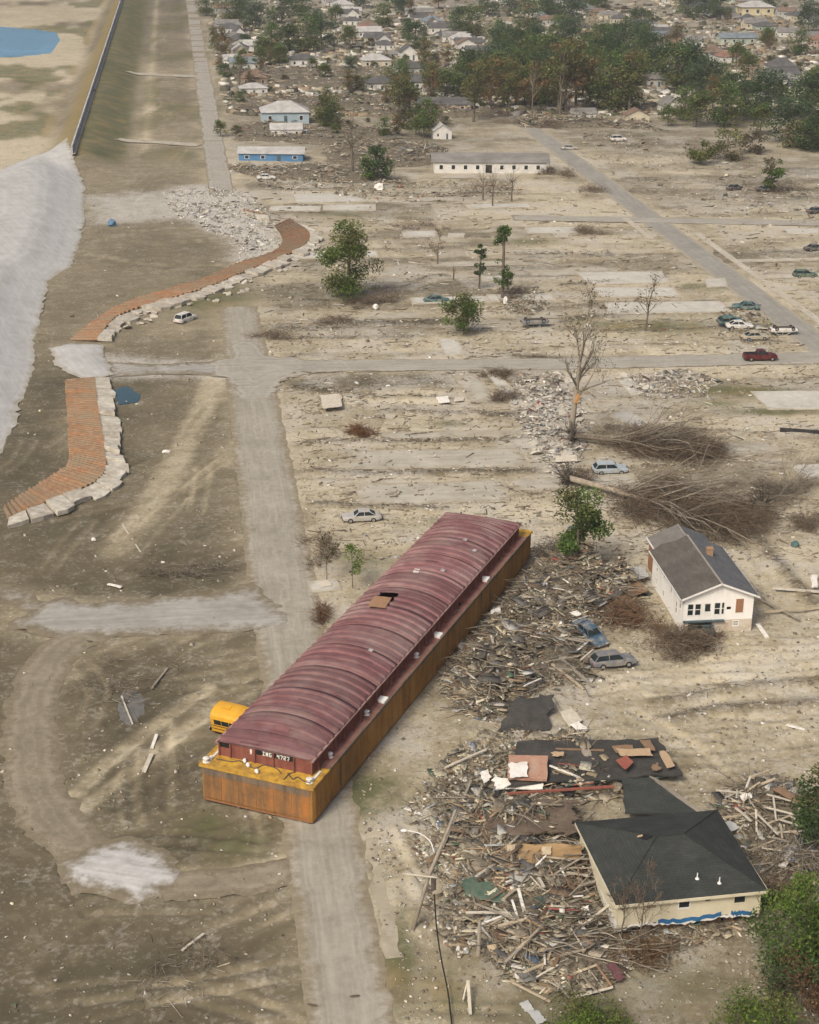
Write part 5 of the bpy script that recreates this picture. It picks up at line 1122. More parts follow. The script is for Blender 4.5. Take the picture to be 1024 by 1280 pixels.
def brush(name, label, px, py, rx, ry, h, n, seed, cols, cat='brush', leaves=0, kind=None, L=(.5, 1.8), ang=None, group=None, up=.45):
    n = int(n*.7); rg = np.random.default_rng(seed); t = empty(name); g = G(px, py); t.location = (g[0], g[1], float(H(*g))); u = rg.normal(0, .45, (n, 2)); cc = rg.normal(0, .5, (8, 2)); w_ = rg.random(n) < .85; u[w_] = (cc[rg.integers(0, 8, n)]+rg.normal(0, .17, (n, 2)))[w_]; P0 = np.stack([u[:, 0]*rx, u[:, 1]*ry, np.abs(rg.normal(0, .55, n))*h*np.exp(-(u**2).sum(1)*.8)], 1)
    dd = rg.normal(0, 1, (n, 3)); dd[:, 2] = np.abs(dd[:, 2])*up*1.4
    if ang is not None: dd[:, 0] += math.cos(R(ang))*1.5*np.sign(rg.normal(0, 1, n)); dd[:, 1] += math.sin(R(ang))*1.5*np.sign(dd[:, 0])
    P1 = P0+dd/np.linalg.norm(dd, axis=1)[:, None]*rg.uniform(*L, (n, 1)); P1[:, 2] = np.clip(P1[:, 2], .03, h*1.25)
    np_mesh('branches', *seg_arrays(P0, P1, rg.uniform(.012, .04, n)*(1 if h < 3 else 1.4), np.full(n, .008), pick(cols, n, rg, .3)), M_TWIG, t)
    m_ = 14+n//60; b0 = np.column_stack([rg.normal(0, .35, m_)*rx, rg.normal(0, .35, m_)*ry, rg.uniform(.1, .6, m_)*h]); b1 = b0+np.column_stack([rg.normal(0, 1, (m_, 2)), rg.uniform(-.1, .5, m_)])*np.array([1, 1, min(1, h)])*rg.uniform(.6, 1.5, (m_, 1)); b1[:, 2] = np.maximum(b1[:, 2], .05)
    np_mesh('pale_limbs', *seg_arrays(b0, b1, rg.uniform(.03, .06, m_), np.full(m_, .015), pick(TWP, m_, rg)), M_TWIG, t)
    if leaves:
        q = rg.normal(0, .42, (leaves, 2)); P = np.stack([q[:, 0]*rx, q[:, 1]*ry, np.abs(rg.normal(0, .4, leaves))*h*np.exp(-(q**2).sum(1))+.05], 1); np_mesh('dead_leaves', *leaf_arrays(P, .12, pick(LEAFC['brown'], leaves, rg), rg), M_LEAF, t)
    [tag(c_, kind='stuff') for c_ in t.children]; tag(t, label, cat, group, kind); return t
brush('brush_pile', 'reddish brown brush heap in front of the porch of the white house', 850, 810, 4.6, 3.0, 1.7, 2600, 51, TWB, leaves=900)
brush('brush_pile', 'rust-brown brush heap between the dark blue car and the white house', 785, 775, 3.8, 3.2, 1.8, 2300, 52, [(.20, .115, .062), (.17, .115, .07), (.24, .16, .10)], leaves=900)
brush('brush_pile', 'pale stripped branches beside the end of the charcoal-roofed house', 985, 1085, 2.8, 2.6, 2.4, 420, 53, TWP, L=(1.2, 3.2), up=.9)
brush('brush_pile', 'brown vines below the pale stripped branches', 965, 1125, 2.0, 1.6, 1.8, 700, 54, TWB, leaves=500)
brush('brush_pile', 'dry orange-brown weeds beside the cream house corner', 800, 1200, 2.8, 1.5, 1.0, 500, 55, [(.20, .12, .06), (.14, .10, .06)], leaves=600)
brush('dead_bush', 'round rust-brown dead bush alone on the pale lots', 450, 543, 2.0, 1.8, 1.4, 700, 56, [(.15, .07, .03), (.20, .10, .045)], 'bush', 260)
brush('dead_bush', 'dry grey bush beside the foot of the full green tree', 480, 378, 3.4, 3, 2.6, 800, 57, TWB, 'bush', 200)
brush('dead_bush', 'dry brown bush on the pale lots above the small concrete slab', 525, 285, 4, 3.5, 2.2, 600, 58, TWB, 'bush', 200)
brush('dead_bush', 'grey-brown bush just right of the fallen crown behind the white house', 957, 614, 3.2, 2.6, 1.4, 700, 59, TWC, 'bush', 150)
brush('dead_bush', 'brown bush beside the small fallen tree', 1012, 655, 2.2, 2.2, 1.5, 600, 60, TWB, 'bush', 200)
brush('dead_bush', 'grey brush clump beside the long white building', 710, 222, 3.5, 3, 2.8, 500, 61, TWB, 'bush', 200)
brush('dead_bush', 'dry brush among the concrete rubble beside the tall bare tree', 800, 540, 6, 4, 1.2, 1500, 62, TWC, 'bush', 0)
brush('dead_bush', 'dark brush around the stump and wreckage on the pale lots', 640, 370, 3.5, 4, 1.8, 600, 63, TWB, 'bush', 0)
brush('dead_bush', 'low dead branches over the dark mud beside the curved track', 160, 860, 4.5, 5, .8, 380, 64, TWC, 'brush', 0, L=(.6, 2.2))
brush('dead_bush', 'scattered twigs on the mud below the gravel patch', 225, 1225, 4.0, 4.5, .7, 300, 65, TWC, 'brush', 0, L=(.4, 1.8))
brush('dead_bush', 'dark brush strip on the bank of the haul road', 245, 715, 6, 2.2, .5, 700, 66, TWC, 'brush', 0)
brush('dead_bush', 'dry weeds beside the barge flank', 405, 690, 1.8, 5, 1.0, 500, 67, TWB, 'brush', 100)
brush('dead_bush', 'rusty dry weeds between barge and road', 402, 770, 1.0, 2.2, 1.1, 300, 68, [(.16, .085, .045), (.13, .075, .045)], 'brush', 200)
brush('dead_bush', 'tangle of brush at the head of the debris heap, around a leafy tree', 700, 690, 3.5, 3.0, 1.4, 900, 69, TWC, 'brush', 0)
for k, (px, py, rx, ry, h_) in enumerate(((920, 200, 8, 6, 5.5), (880, 196, 6, 5, 4.5), (745, 240, 4, 3, 1.8), (600, 240, 7, 5, 2.5), (985, 240, 5, 4, 3.5), (735, 292, 4, 3, 1.6), (690, 160, 5, 4, 4), (720, 148, 4, 4, 4), (640, 155, 6, 4, 4), (445, 380, 5, 3, 1.2), (350, 420, 4, 3, .9), (420, 404, 5, 3, .9), (720, 602, 2, 3, 1.2), (630, 500, 2, 2, 1.6), (625, 470, 2, 2, 1.0), (690, 218, 3, 3, 2))):
    brush('dead_bush', ['dry bush in the far lots before the trees', 'low dry bush on the pale lots'][0 if h_ > 2 else 1], px, py, rx, ry, h_, 500, 100+k, TWB, 'bush', 160, group=['dry bushes before the trees', 'low dry bushes on the lots'][0 if h_ > 2 else 1], L=(.7, 2.4))
for k, (px, py, h_, r_, kd) in enumerate(((908, 200, 8, 5, 'olive'), (875, 205, 7, 4, 'olive'), (962, 240, 9, 3.0, 'green'), (940, 192, 6, 4, 'dry'))):
    at_ground(make_tree('shrub', ['olive thicket with dry stems on the far sandy lots', 'olive thicket with dry stems on the far sandy lots', 'green shrub beside the dark car on the far lots', 'dry yellowish thicket on the far sandy lots'][k], 'bush', h_, r_, kd, 200+k, 1200, .36, crown_lo=.05, n_clump=14, mix='dry', group='thickets on the far sandy lots'), px, py)
# ---------------------------------------------------------------- torn-out flood wall: steel sheet piles with their concrete cap, lying on the ground
def resample(pts, n):
    pts = np.asarray(pts, float); d = np.concatenate([[0], np.cumsum(np.hypot(*np.diff(pts, axis=0).T))]); s = np.linspace(0, d[-1], n); return np.stack([np.interp(s, d, pts[:, 0]), np.interp(s, d, pts[:, 1])], 1), d[-1]
def rustp(name, a, b, c): return pm(name, [a, b, c], 1.3, .9, .15, dirt=(.24, .195, .13), dscale=.2, damt=.95)
M_PILE = [rustp('rusty_pile_a', (.20, .12, .07), (.275, .168, .10), (.33, .225, .145)), rustp('rusty_pile_b', (.19, .115, .07), (.26, .165, .102), (.32, .23, .155)), rustp('rusty_pile_c', (.22, .115, .06), (.31, .165, .085), (.35, .225, .14))]
M_CAP = [pm('broken_concrete_a', [(.34, .315, .26), (.50, .475, .41), (.60, .58, .52)], 1.2, .9, .3, dirt=(.26, .22, .16), dscale=.7, damt=.6), pm('broken_concrete_b', [(.30, .27, .22), (.43, .40, .34), (.54, .51, .45)], 1.2, .9, .3, dirt=(.24, .20, .15), dscale=.7, damt=.6)]
def flood_wall(label, inner, mid, outer, pitch, cap_len, seed, zt=(.0, .35)):
    rg = random.Random(seed); sm = lambda p: smooth_line(GP(p), 5); I, M_, O = sm(inner), sm(mid), sm(outer)
    n = int(resample(M_, 5)[1]/pitch); I, _ = resample(I, n+1); M2, Lm = resample(M_, n+1); t = empty('collapsed_flood_wall', (M2[0][0], M2[0][1], 0)); o3 = np.array([M2[0][0], M2[0][1], 0]); tag(t, label, 'flood wall')
    p3 = lambda q, z: np.array([q[0], q[1], z])-o3
    for k in range(n):
        jx = rg.uniform(-.03, .03); a, b, c, d = I[k]+(I[k]-M2[k])*jx, I[k+1]+(I[k]-M2[k])*jx, M2[k+1], M2[k]; lo = .16+.05*rg.random(); hi = .46+.06*rg.random(); tl = .15*(zt[1]); rz0 = rg.uniform(-.05, .08); prof = ((0.02, lo), (.22, lo), (.34, hi), (.72, hi), (.84, lo), (.98, lo)); S = []
        for e, (f0, f1) in enumerate(((a, b), (d, c))):
            row = [p3(f0+(f1-f0)*q, z+(.25 if e else 0)) for q, z in prof]; row = [r_+np.array([0, 0, (rz0 if not e else 0)]) for r_ in row]; S.append(row+[r_-np.array([0, 0, .12]) for r_ in row[::-1]])
        MB().loft(S).build('sheet_pile', rg.choice(M_PILE), t)
    m = int(Lm/cap_len); A, _ = resample(M_, m+1); B, _ = resample(O, m+1)
    for k in range(m):
        a, b, c, d = A[k], A[k+1], B[k+1], B[k]; e = rg.uniform(.02, .09)*(b-a); z = .6+rg.uniform(-.2, .25); tz = rg.uniform(-.25, .25); sh = (d-a)*rg.uniform(-.25, .30)
        q = [p3(a+e, z), p3(b-e, z+tz), p3(c-e+sh, z+tz-.15), p3((c+d)/2+sh*1.4, z-.12+tz), p3(d+e+sh*.6, z-.12)]
        MB().slab(q, .5+rg.uniform(0, .2)).build('concrete_panel', rg.choice(M_CAP), t)
    return t
flood_wall('rusty orange sheet piles with broken white concrete cap, beside the small puddle', [(82, 477), (84, 520), (86, 560), (84, 584), (44, 610), (4, 636)], [(119, 476), (124, 520), (131, 560), (128, 600), (76, 626), (10, 653)], [(135, 474), (145, 520), (153, 562), (157, 600), (86, 638), (8, 662)], .95, 3.0, 1)
flood_wall('long winding band of orange sheet piles with rubble edge, curving to the rubble mound', [(88, 426), (116, 404), (150, 383), (200, 366), (255, 350), (300, 330), (343, 316), (354, 300), (343, 284)], [(122, 428), (140, 404), (165, 391), (205, 379), (260, 362), (305, 343), (350, 325), (380, 310), (387, 294), (362, 276)], [(142, 428), (152, 408), (170, 399), (208, 386), (264, 369), (310, 350), (354, 332), (388, 316), (400, 298), (374, 280)], 1.3, 3.2, 2)
flood_wall('short stub of orange sheet piling poking from the rubble mound', [(303, 262), (318, 266), (334, 268)], [(306, 267), (320, 272), (336, 273)], [(308, 270), (322, 275), (338, 276)], 1.4, 4, 3)

# ---------------------------------------------------------------- flood wall still standing on the levee
fw = empty('flood_wall', (*town(LV, 443), 0)); tag(fw, 'long grey concrete flood wall running along the grassy levee crest', 'flood wall'); fw.rotation_euler = (0, 0, TW+math.pi/2)
M_FW = [pm('flood_wall_concrete_%d' % k, [tuple(x*q for x in (.30, .305, .30)), tuple(x*q for x in (.40, .41, .41)), tuple(x*q for x in (.48, .49, .49))], .5, .9, .1, stretch=(1, 1, .3)) for k, q in enumerate((1.0, 1.08, .92))]
pan = MB().box((.03, -.2, -.4), (9.97, .2, 2.0)).build('wall_panel', M_FW[0], fw); pan.location = (0, 0, 3.0)
for k in range(1, 70):
    c = pan.copy(); COL.objects.link(c); c.parent = fw; c.location = (k*10, 0, 3.0); set_mat(c, M_FW[k % 3])
foot = MB().box((0, -.9, -.1), (700, -.25, .12)).build('wall_apron', M_CAP[1], fw); foot.location = (0, 0, 3.0)

# ---------------------------------------------------------------- wreckage
PAL = [(0.24, 0.211, 0.157), (0.323, 0.288, 0.217), (0.188, 0.163, 0.121), (0.396, 0.359, 0.266), (0.281, 0.261, 0.211), (0.323, 0.261, 0.174), (0.156, 0.136, 0.103), (0.448, 0.424, 0.337), (0.25, 0.184, 0.119)]
PALX = [(.62, .60, .55), (.50, .48, .44), (.10, .14, .20), (.28, .09, .065), (.08, .13, .09), (.045, .045, .048), (.55, .50, .36), (.36, .38, .38)]
M_DEB = attr_mat('wreckage', .88, .4, 4.0)
def rand_in(poly, n, rg):
    lo, hi = poly.min(0), poly.max(0); out = []
    while sum(len(o) for o in out) < n:
        q = rg.uniform(lo, hi, (n*2, 2)); out.append(q[inside(q[:, 0], q[:, 1], poly)])
    return np.vstack(out)[:n]
def mound_z(P, poly, h, seed): 
    d = np.maximum(sd_poly(P[:, 0], P[:, 1], poly, 20), 0); return h*sstep(0, 3.5, d)*(.15+2.6*fbm(P[:, 0]/4.0, P[:, 1]/4.0, seed, 3)**2)
def heap(name, label, poly_px, n, h, seed, sheets=.10, extra=.10, twigs=0, lens=(.35, 2.6), chunk=.25, core=True, pal=PAL, big=0):
    rg = np.random.default_rng(seed); poly = GP(poly_px); P = rand_in(poly, n, rg); z = mound_z(P, poly, h, seed); z = z*rg.uniform(.45, 1.1, n)+.06
    typ = rg.random(n); L = rg.uniform(*lens, n)**1.0; L = lens[0]+(lens[1]-lens[0])*rg.random(n)**2.2; S = np.stack([L, rg.uniform(.06, .22, n), rg.uniform(.03, .10, n)], 1)
    sh = typ < sheets; S[sh] = np.stack([rg.uniform(.6, 1.9, sh.sum()), rg.uniform(.5, 1.2, sh.sum()), rg.uniform(.02, .06, sh.sum())], 1)
    ck = typ > 1-chunk; S[ck] = np.stack([rg.uniform(.12, .45, ck.sum()), rg.uniform(.1, .35, ck.sum()), rg.uniform(.06, .25, ck.sum())], 1)
    cols = pick(pal, n, rg, .3); ex = rg.random(n) < extra; cols[ex] = pick(PALX, ex.sum(), rg, .2)
    wh = ck & (rg.random(n) < .22); cols[wh] = pick([(.62, .6, .55), (.5, .47, .4)], wh.sum(), rg, .15)
    main = fbm(P[:, 0]/2.6, P[:, 1]/2.6, seed+7, 2)*9+rg.normal(0, .33, n); tone = .55+.95*fbm(P[:, 0]/1.9, P[:, 1]/1.9, seed+3, 3); cols = cols*np.where(ex, 1, tone)[:, None]; Rm = rots(main, rg.normal(0, .22, n), rg.normal(0, .25, n))
    parts = [box_arrays(np.column_stack([P, z]), S, Rm, cols)]
    if twigs:
        Q = rand_in(poly, twigs, rg); zq = mound_z(Q, poly, h, seed)*rg.uniform(.6, 1.15, twigs)+.1; d = rg.normal(0, 1, (twigs, 3)); d[:, 2] *= .35; d /= np.linalg.norm(d, axis=1)[:, None]; Q3 = np.column_stack([Q, zq]); P1 = Q3+d*rg.uniform(.4, 2.2, (twigs, 1)); P1[:, 2] = np.maximum(P1[:, 2], .03)
        parts.append(seg_arrays(Q3, P1, rg.uniform(.012, .04, twigs), np.full(twigs, .01), pick(TWC+TWB, twigs, rg, .3)))
    if big:
        Q = rand_in(poly, big, rg); zq = mound_z(Q, poly, h, seed)*rg.uniform(.8, 1.15, big)+.12; a_ = fbm(Q[:, 0]/2.6, Q[:, 1]/2.6, seed+7, 2)*9+rg.normal(0, .5, big); d = np.stack([np.cos(a_), np.sin(a_), rg.normal(.04, .14, big)], 1); Q3 = np.column_stack([Q, zq]); l_ = rg.uniform(1.5, 5.0, (big, 1)); P1 = Q3+d*l_; P1[:, 2] = np.maximum(P1[:, 2], .06); m_ = Q3*.5+P1*.5+rg.normal(0, .12, (big, 3)); rr_ = rg.uniform(.035, .10, big); cc_ = pick(TWC+TWP, big, rg, .25)
        parts += [seg_arrays(Q3, m_, rr_, rr_*.75, cc_), seg_arrays(m_, P1, rr_*.75, rr_*.4, cc_)]
        k_ = big//3; Q = rand_in(poly, k_, rg); zq = mound_z(Q, poly, h, seed)*rg.uniform(.85, 1.1, k_)+.12; parts.append(box_arrays(np.column_stack([Q, zq]), np.stack([rg.uniform(1.0, 2.6, k_), rg.uniform(.6, 1.5, k_), rg.uniform(.03, .1, k_)], 1), rots(rg.uniform(0, 6.3, k_), rg.normal(0, .2, k_), rg.normal(0, .25, k_)), pick([(.10, .095, .085), (.22, .19, .145), (.34, .30, .23), (.16, .115, .08), (.40, .39, .36), (.13, .13, .125)], k_, rg, .25)))
    V, F, C = join(parts); o = np_mesh(name, V, F, C, M_DEB); tag(o, label, 'debris', kind='stuff')
    if core:   # packed dirt and splinters the heap rests on, darkened to shade the gaps
        s = sheet('debris_bed', poly, M_BED, .5, 1.1 if poly[:, 1].mean() > 300 else .6, .04, h*.5); tag(s, kind='stuff', label='packed dirt and splinters under the wreckage', cat='debris')
    return o
M_BED = pm('dirt_with_gap_shade', [(.06, .05, .036), (.105, .09, .065), (.17, .147, .105), (.25, .22, .165)], 2.2, .95, .5, coord='Object')
heap('debris_heap', 'splintered lumber, branches and household rubbish heaped along the barge', [(552, 850), (575, 812), (610, 772), (640, 725), (655, 700), (690, 696), (740, 700), (790, 715), (812, 735), (800, 760), (750, 785), (742, 800), (730, 830), (745, 850), (700, 858), (660, 880), (610, 905), (575, 888), (560, 870)], 6500, 1.7, 301, big=420, twigs=7000, lens=(.25, 3.0), sheets=.10, chunk=.30, extra=.14)
heap('debris_heap', 'broken planks and beams spilled around the collapsed house walls', [(596, 985), (640, 1000), (715, 1012), (738, 1060), (740, 1110), (765, 1165), (800, 1190), (785, 1215), (740, 1240), (690, 1238), (640, 1228), (612, 1195), (600, 1150), (590, 1100), (560, 1060), (556, 1010)], 4600, 1.4, 302, big=320, twigs=2600, lens=(.5, 3.6), sheets=.08, chunk=.16)
heap('debris_heap', 'grey lumber heap behind the charcoal-roofed house', [(890, 1008), (920, 985), (945, 972), (985, 982), (1030, 1005), (1035, 1100), (985, 1110), (955, 1100), (930, 1060), (905, 1025)], 1700, 1.5, 303, big=160, twigs=1800, lens=(.4, 3.0))
heap('debris_scatter', 'thin scatter of splinters and rubbish between the barge and the wreckage', [(510, 1010), (540, 965), (570, 935), (620, 910), (660, 905), (650, 960), (600, 985), (590, 1090), (600, 1180), (570, 1200), (530, 1130), (520, 1060)], 1200, .12, 304, twigs=900, lens=(.2, 1.6), chunk=.5, core=False)
heap('debris_scatter', 'scraps of timber strewn over the collapsed dark roof', [(640, 925), (700, 915), (760, 930), (770, 945), (800, 960), (790, 990), (800, 1000), (700, 1005), (640, 1000), (650, 975), (690, 950)], 380, 1.5, 305, twigs=260, lens=(.3, 2.4), chunk=.35, core=False)
heap('debris_scatter', 'fallen boards beneath the torn wall of the charcoal-roofed house', [(770, 1168), (830, 1160), (930, 1145), (940, 1160), (880, 1175), (800, 1195)], 600, .2, 306, twigs=500, lens=(.3, 2.0))
heap('debris_scatter', 'broken concrete and rubbish strewn below the cross street', [(640, 470), (700, 465), (730, 500), (735, 560), (705, 610), (670, 560), (640, 520)], 900, .25, 307, twigs=300, lens=(.2, 1.6), chunk=.6, core=False, pal=[(.42, .40, .35), (.50, .48, .43), (.34, .31, .26), (.24, .2, .16)])
heap('debris_scatter', 'broken slabs and rubbish along the right side of the cross street', [(770, 470), (860, 462), (900, 476), (880, 496), (800, 500)], 420, .2, 308, twigs=200, lens=(.3, 1.8), chunk=.5, core=False, pal=[(.42, .40, .35), (.50, .48, .43), (.34, .31, .26), (.24, .2, .16)])
heap('debris_scatter', 'pale rubble spread over the mound at the end of the orange sheet piles', [(200, 240), (260, 232), (312, 240), (345, 275), (350, 305), (300, 335), (285, 300), (215, 268)], 1500, .2, 309, lens=(.1, .5), chunk=.9, core=False, extra=.02, pal=[(.42, .40, .35), (.55, .53, .48), (.34, .31, .26), (.30, .26, .2)])
heap('debris_scatter', 'wreckage around the overturned cars near the street corner', [(900, 385), (945, 380), (985, 420), (960, 432), (900, 430)], 260, .25, 310, twigs=150, chunk=.4, core=False)
heap('debris_scatter', 'rubble beside the small thin leafy trees on the pale lots', [(630, 360), (670, 358), (690, 385), (660, 395), (630, 385)], 420, .5, 311, twigs=300, chunk=.4, core=False)
heap('debris_heap', 'flattened sheds and lumber around the blue house in the far lots', [(285, 205), (330, 210), (380, 205), (470, 212), (500, 228), (400, 228), (320, 222), (285, 215)], 1100, 1.4, 312, lens=(.6, 4), sheets=.2, core=True)
heap('debris_heap', 'grey wreckage of flattened houses below the pale blue house', [(290, 160), (330, 152), (400, 158), (470, 160), (520, 175), (470, 185), (360, 178), (290, 176)], 1100, 1.6, 313, lens=(.8, 5), sheets=.25, core=True)
heap('debris_heap', 'grey wreckage of flattened houses left of the long white building', [(400, 185), (480, 178), (560, 185), (560, 205), (480, 210), (410, 205)], 900, 1.6, 314, lens=(.8, 5), sheets=.25, core=True)
heap('debris_heap', 'collapsed sheds along the foot of the tree belt', [(640, 150), (720, 148), (800, 152), (840, 165), (760, 160), (650, 160)], 900, 1.8, 315, lens=(.8, 5), sheets=.3, core=True)
heap('debris_heap', 'splintered wreckage filling the blocks behind the pale blue house', [(280, 128), (330, 124), (500, 120), (620, 128), (640, 145), (500, 150), (400, 140), (290, 142)], 1500, 2.2, 316, lens=(1, 6), sheets=.35, core=True)
heap('debris_heap', 'splintered wreckage in the blocks beyond the tree belt', [(270, 90), (420, 85), (620, 88), (700, 100), (600, 112), (300, 110)], 1500, 2.2, 317, lens=(1, 7), sheets=.35, core=True)
heap('debris_scatter', 'scraps and boards along the sandy far lots before the trees', [(720, 160), (850, 175), (1030, 225), (1030, 290), (850, 250), (720, 200)], 800, .3, 318, lens=(.3, 2.4), chunk=.5, core=False)
heap('debris_scatter', 'scraps and weeds along the lots left of the long white building', [(300, 225), (540, 225), (660, 225), (650, 245), (450, 250), (330, 235)], 900, .4, 319, lens=(.3, 2.4), chunk=.4, core=False)

# brush and rubbish caught along the lot lines
rg = np.random.default_rng(77); parts = []
for p in RIDGES[:20]:
    q = dens(p, .22); q = q+rg.normal(0, .30, q.shape); n = len(q); z = np.abs(rg.normal(0, .22, n))+.2; d = rg.normal(0, 1, (n, 3))*np.array([1.3, .6, .35]); P0 = np.column_stack([q, z]); P1 = P0+d*rg.uniform(.2, .9, (n, 1)); P1[:, 2] = np.maximum(P1[:, 2], .05)
    parts.append(seg_arrays(P0, P1, rg.uniform(.02, .06, n), np.full(n, .015), pick(TWB+TWC, n, rg, .3)))
    k = max(1, n//5); q2 = q[rg.integers(0, n, k)]; parts.append(box_arrays(np.column_stack([q2, np.full(k, .22)]), np.stack([rg.uniform(.15, .9, k), rg.uniform(.08, .3, k), rg.uniform(.05, .2, k)], 1), rots(rg.uniform(0, 6, k), rg.normal(0, .2, k), rg.normal(0, .2, k)), pick(PAL+PALX[:2], k, rg)))
V, F, C = join(parts); tag(np_mesh('washed_up_brush', V, F, C, M_DEB), 'dark lines of washed-up brush along the old lot boundaries', 'brush', kind='stuff')
# litter over the whole cleared ground
def litter(n, seed):
    rg = np.random.default_rng(seed); px = rg.uniform(-30, 1054, n); py = 235+(1300-235)*rg.random(n)**.8; P = np.array([G(a, b) for a, b in zip(px, py)])
    s1 = P@E1; keep = (rg.random(n) < np.where(s1 > 13, .85, .14)*(.25+1.5*fbm(P[:, 0]/9, P[:, 1]/9, 91, 3)**1.5))
    for nm, p in STREETS.items(): keep &= (sd_poly(P[:, 0], P[:, 1], p, 3) < -.2) | (rg.random(n) < .06)
    for p in (EMB, PATCH, POOL): keep &= sd_poly(P[:, 0], P[:, 1], p, 3) < 0
    P = P[keep]; n = len(P); y = P[:, 1]; k = np.clip(y/200, .5, 2.2); L = (.06+.5*rg.random(n)**3.5)*k
    S = np.stack([L, L*rg.uniform(.25, .9, n), np.clip(L*rg.uniform(.15, .5, n), .03, .25)], 1); z = H(P[:, 0], P[:, 1])+relief(P[:, 0], P[:, 1], 1.0)*.8+.05
    cols = pick([(.34, .30, .24), (.46, .42, .35), (.24, .2, .155), (.40, .36, .29), (.55, .52, .46), (.17, .145, .11), (.30, .24, .16)], n, rg, .25); w = rg.random(n) < .03; cols[w] = pick([(.7, .69, .66)], w.sum(), rg, .1); w = rg.random(n) < .012; cols[w] = pick(PALX, w.sum(), rg)
    V, F, C = join([box_arrays(np.column_stack([P, z]), S, rots(rg.uniform(0, 6.3, n), rg.normal(0, .25, n), rg.normal(0, .25, n)), cols)]); tag(np_mesh('rubble_litter', V, F, C, M_DEB), 'small chips of concrete, wood and rubbish strewn over the mud', 'litter', kind='stuff')
litter(42000, 92)
# flattened timber, fencing and branches lying the way the flood ran, over the cleared lots
rg = np.random.default_rng(93); n = 15000; px = rg.uniform(330, 1050, n); py = 235+(700-235)*rg.random(n)**.85; P = np.array([G(a, b) for a, b in zip(px, py)]); s1, s2 = P@E1, P@E2
keep = (s1 > 14) & (rg.random(n) < (.08+1.5*fbm(s1/22, s2/2.6, 95, 3)**3+.25*(fbm(P[:, 0]/16, P[:, 1]/16, 96, 3) > .55)))
for nm, p in STREETS.items(): keep &= (sd_poly(P[:, 0], P[:, 1], p, 3) < -.3)
for p in SLABW: keep &= (sd_poly(P[:, 0], P[:, 1], p, 3) < 0) | (rg.random(n) < .15)
P = P[keep]; n = len(P); k = np.clip(P[:, 1]/230, .8, 1.8); L = (.25+2.2*rg.random(n)**3)*k; S = np.stack([L, rg.uniform(.06, .2, n)*k, rg.uniform(.03, .11, n)*k], 1); z = H(P[:, 0], P[:, 1])+relief(P[:, 0], P[:, 1], 1.0)+.06
V, F, C = box_arrays(np.column_stack([P, z]), S, rots(TW+rg.normal(0, .38, n)+(rg.random(n) < .15)*1.5, rg.normal(0, .06, n), rg.normal(0, .2, n)), pick([(.21, .178, .125), (.28, .24, .175), (.17, .14, .10), (.40, .36, .29), (.14, .115, .082), (.48, .45, .385), (.33, .285, .205)], n, rg, .25)); tag(np_mesh('flood_litter', V, F, C, M_DEB), 'flattened timber and branches lying along the cleared lots', 'litter', kind='stuff')

# ---- larger single pieces of the wreckage
def wmat(nm, c, **k): return pm(nm, [tuple(x*.8 for x in c), c, tuple(min(1, x*1.15) for x in c)], 2.0, .85, .1, **k)
WM = {'grey': wmat('grey_timber', (.27, .24, .195)), 'tan': wmat('tan_timber', (.42, .35, .25)), 'white': wmat('white_board', (.68, .66, .61)), 'brown': wmat('brown_timber', (.22, .145, .09)), 'red': wmat('red_trim', (.26, .09, .065)), 'dark': wmat('dark_timber', (.10, .08, .06)), 'blue': wmat('blue_board', (.10, .19, .30)), 'black': wmat('black_pipe_paint', (.03, .03, .032)), 'pale': wmat('pale_timber', (.50, .46, .38))}
def plank(p0, p1, z0, z1, w, th, col, label, name='loose_plank', cat='plank', group=None):
    a = np.array([*G(*p0, z0), z0]); b = np.array([*G(*p1, z1), z1]); d = b-a; L = np.linalg.norm(d); mb = MB(); mb.box((0, -w/2, -th/2), (L*.62, w/2, th/2)); 
    mb.v[-1][[1, 5], 1] *= .9; mb = MB(); xs = (0, L*.3, L*.7, L); sag = random.uniform(-.03, .05)*L*.3
    mb.loft([[(x, -w/2, -th/2+(sag if 0 < i < 3 else 0)), (x, w/2, -th/2+(sag if 0 < i < 3 else 0)), (x, w/2, th/2+(sag if 0 < i < 3 else 0)), (x, -w/2, th/2+(sag if 0 < i < 3 else 0))] for i, x in enumerate(xs)])
    o = mb.build(name, WM[col]); o.location = a; o.rotation_euler = (0, -math.asin(d[2]/L), math.atan2(d[1], d[0])); tag(o, label, cat, group); return o
